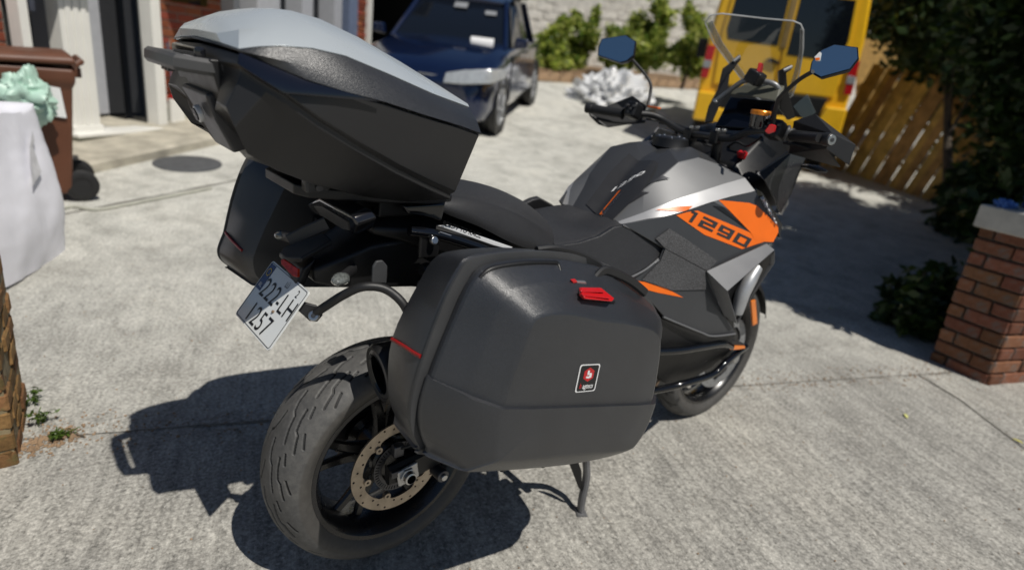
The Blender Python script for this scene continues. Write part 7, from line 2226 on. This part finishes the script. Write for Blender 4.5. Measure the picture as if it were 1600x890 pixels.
# ---------------- things on the right-hand pillar
pt = Vector((pN.x, pN.y, hz(pN.x, pN.y))) + Vector((dl.x, dl.y, 0)) * 0.15 + Vector((dr.x, dr.y, 0)) * 0.2
ZT = hz(pN.x, pN.y) - 0.01 + RP_H + 0.1225
def on_cap(a, b):
    v = Vector((pN.x, pN.y, 0)) + Vector((dl.x, dl.y, 0)) * a + Vector((dr.x, dr.y, 0)) * b
    return Vector((v.x, v.y, ZT))
tag(crumple('cloth', on_cap(0.26, 0.06) + Vector((0, 0, 0.012)), (0.07, 0.05, 0.03), pm('blue_cloth', (0.10, 0.22, 0.55), 0.8, var=0.3, vscale=30), 2.2, amp=0.4, flat=0.011), 'crumpled blue cloth on the corner of the pillar cap', 'cloth')
tag(crumple('cloth', on_cap(0.22, 0.22) + Vector((0, 0, 0.03)), (0.05, 0.05, 0.06), pm('navy_cloth', (0.02, 0.05, 0.22), 0.8, var=0.3, vscale=30), 5.2, amp=0.4, flat=0.03), 'small navy blue cloth bundle on the pillar cap', 'cloth')
sc_ = on_cap(0.13, 0.20)
tag(lathe('saucer', [(0.0001, 0.004), (0.05, 0.004), (0.085, 0.02), (0.088, 0.018), (0.055, 0.0), (0.0001, 0.0)], sc_, M['paint_white'], None, axis='z', seg=32, loc=tuple(sc_), smooth=50), 'white saucer on the front of the pillar cap', 'saucer')
sb_ = on_cap(0.2, 0.36)
o = empty('bottle', sb_, 'tall pale lilac bottle standing on the brick pillar at the edge', 'bottle')
lathe('bottle_body', [(0.0001, 0.0), (0.045, 0.0), (0.05, 0.02), (0.05, 0.16), (0.03, 0.20), (0.016, 0.22), (0.016, 0.24), (0.0001, 0.24)], sb_, pm('lilac_plastic', (0.42, 0.40, 0.52), 0.4), o, axis='z', seg=24, smooth=40)
box('bottle_cap', sb_ + Vector((0, 0, 0.26)), (0.03, 0.03, 0.04), M['white_print'], o, bevel=0.006)

# ---------------- weeds, litter
def weed(name, base, n, h, label, mats, seed):
    root = empty(name, base, label, 'weed', 'weeds at the left pillar')
    g = np.random.default_rng(seed)
    B = Vector(base)
    bl = [((B.x + g.normal(0, .015), B.y + g.normal(0, .015), B.z + h * (0.2 + 0.8 * g.random())), (0.018, 0.018, 0.014)) for k in range(6)]
    leaves('leaves', bl, n, 0.009, mats, root, seed, (0.5, 0.3, 0.2), 2.2)
    for k in range(4):
        b2 = B + Vector((g.normal(0, .008), g.normal(0, .008), -0.01))
        tube('stem', [b2, b2 + Vector((g.normal(0, .015), g.normal(0, .015), h * .6)), b2 + Vector((g.normal(0, .03), g.normal(0, .03), h))], 0.0016, LEAF_L[2], root, n=5, sm=3)
for k, (p, h, lab) in enumerate((((-0.719, 1.224, 0.024), 0.07, 'tuft of weeds at the back of the left pillar'), ((-0.714, 1.088, 0.020), 0.06, 'leafy weed at the corner of the left pillar'), ((-0.665, 0.968, 0.017), 0.035, 'tiny weed by the twig on the slab joint'))):
    weed('weed', p, 90, h, lab, [LEAF_L[2], LEAF_D[2], LEAF_D[1]], 60 + k)
tw = (-0.643, 0.960, 0.017)
tag(tube('twig', [(tw[0] - .05, tw[1] + .03, tw[2] + .006), (tw[0], tw[1] + .01, tw[2] + .012), (tw[0] + .045, tw[1] - .03, tw[2] + .006)], 0.0025, M['bark'], None, loc=tw, n=6), 'thin dry twig on the concrete beside the left pillar', 'twig')
M['dirt'] = pm('brown_dirt', (0.16, 0.105, 0.065), 0.95, var=0.4, vscale=40)
# loose grit and crumbs along the joint: one uncountable scatter
g = np.random.default_rng(5)
V, F = [], []
def grit(x, y, s):
    z = hz(x, y)
    k = len(V)
    for dx, dy, dz in ((-1, -1, 0), (1, -1, 0), (1, 1, 0), (-1, 1, 0), (0, 0, 1)):
        V.append((x + dx * s * g.uniform(.5, 1), y + dy * s * g.uniform(.5, 1), z + 0.003 + dz * s * g.uniform(.5, 1.1)))
    F.extend([(k, k + 1, k + 4), (k + 1, k + 2, k + 4), (k + 2, k + 3, k + 4), (k + 3, k, k + 4)])
for _ in range(1400):
    t_ = g.random()
    x, y = on_s(-0.8 + 4.3 * t_, g.normal(0.08, 0.06))
    grit(x, y, abs(g.normal(0.002, 0.0016)) + 0.0008)
for _ in range(300):
    p = (-0.703, 0.965, 0.017)
    grit(p[0] + g.normal(0, .06), p[1] + g.normal(0, .03), abs(g.normal(0.003, 0.003)) + 0.001)
for _ in range(2500):
    grit(g.uniform(-0.8, 4.0), g.uniform(-1.2, 4.5), abs(g.normal(0.0014, 0.0012)) + 0.0006)
tag(obj('grit', V, F, M['edge_stone'], smooth=0), kind='stuff')
for k, (p, c, lab) in enumerate((((2.470, -0.605, 0.009), (0.62, 0.62, 0.22), 'pale yellow leaf lying on the concrete right of the front wheel'), ((2.743, -0.991, 0.006), (0.55, 0.50, 0.08), 'yellow leaf by the slab joint at the right edge'),
                                 ((3.557, 0.246, 0.053), (0.25, 0.33, 0.05), 'green leaf at the edge of the tree shade'))):
    a = 0.6 + k
    q = [Vector((p[0] + l * math.cos(a) - w * math.sin(a), p[1] + l * math.sin(a) + w * math.cos(a), p[2] + 0.005 + hh)) for l, w, hh in ((-.022, 0, 0), (-.006, .008, .004), (.012, .007, .005), (.024, 0, .002), (.012, -.007, .004), (-.006, -.008, .003))]
    tag(obj('fallen_leaf', q, [(0, 1, 5), (1, 2, 4, 5), (2, 3, 4)], pm('leaf_litter', c, 0.6), None, loc=p, smooth=0, solid=0.0008), lab, 'leaf', 'fallen leaves')
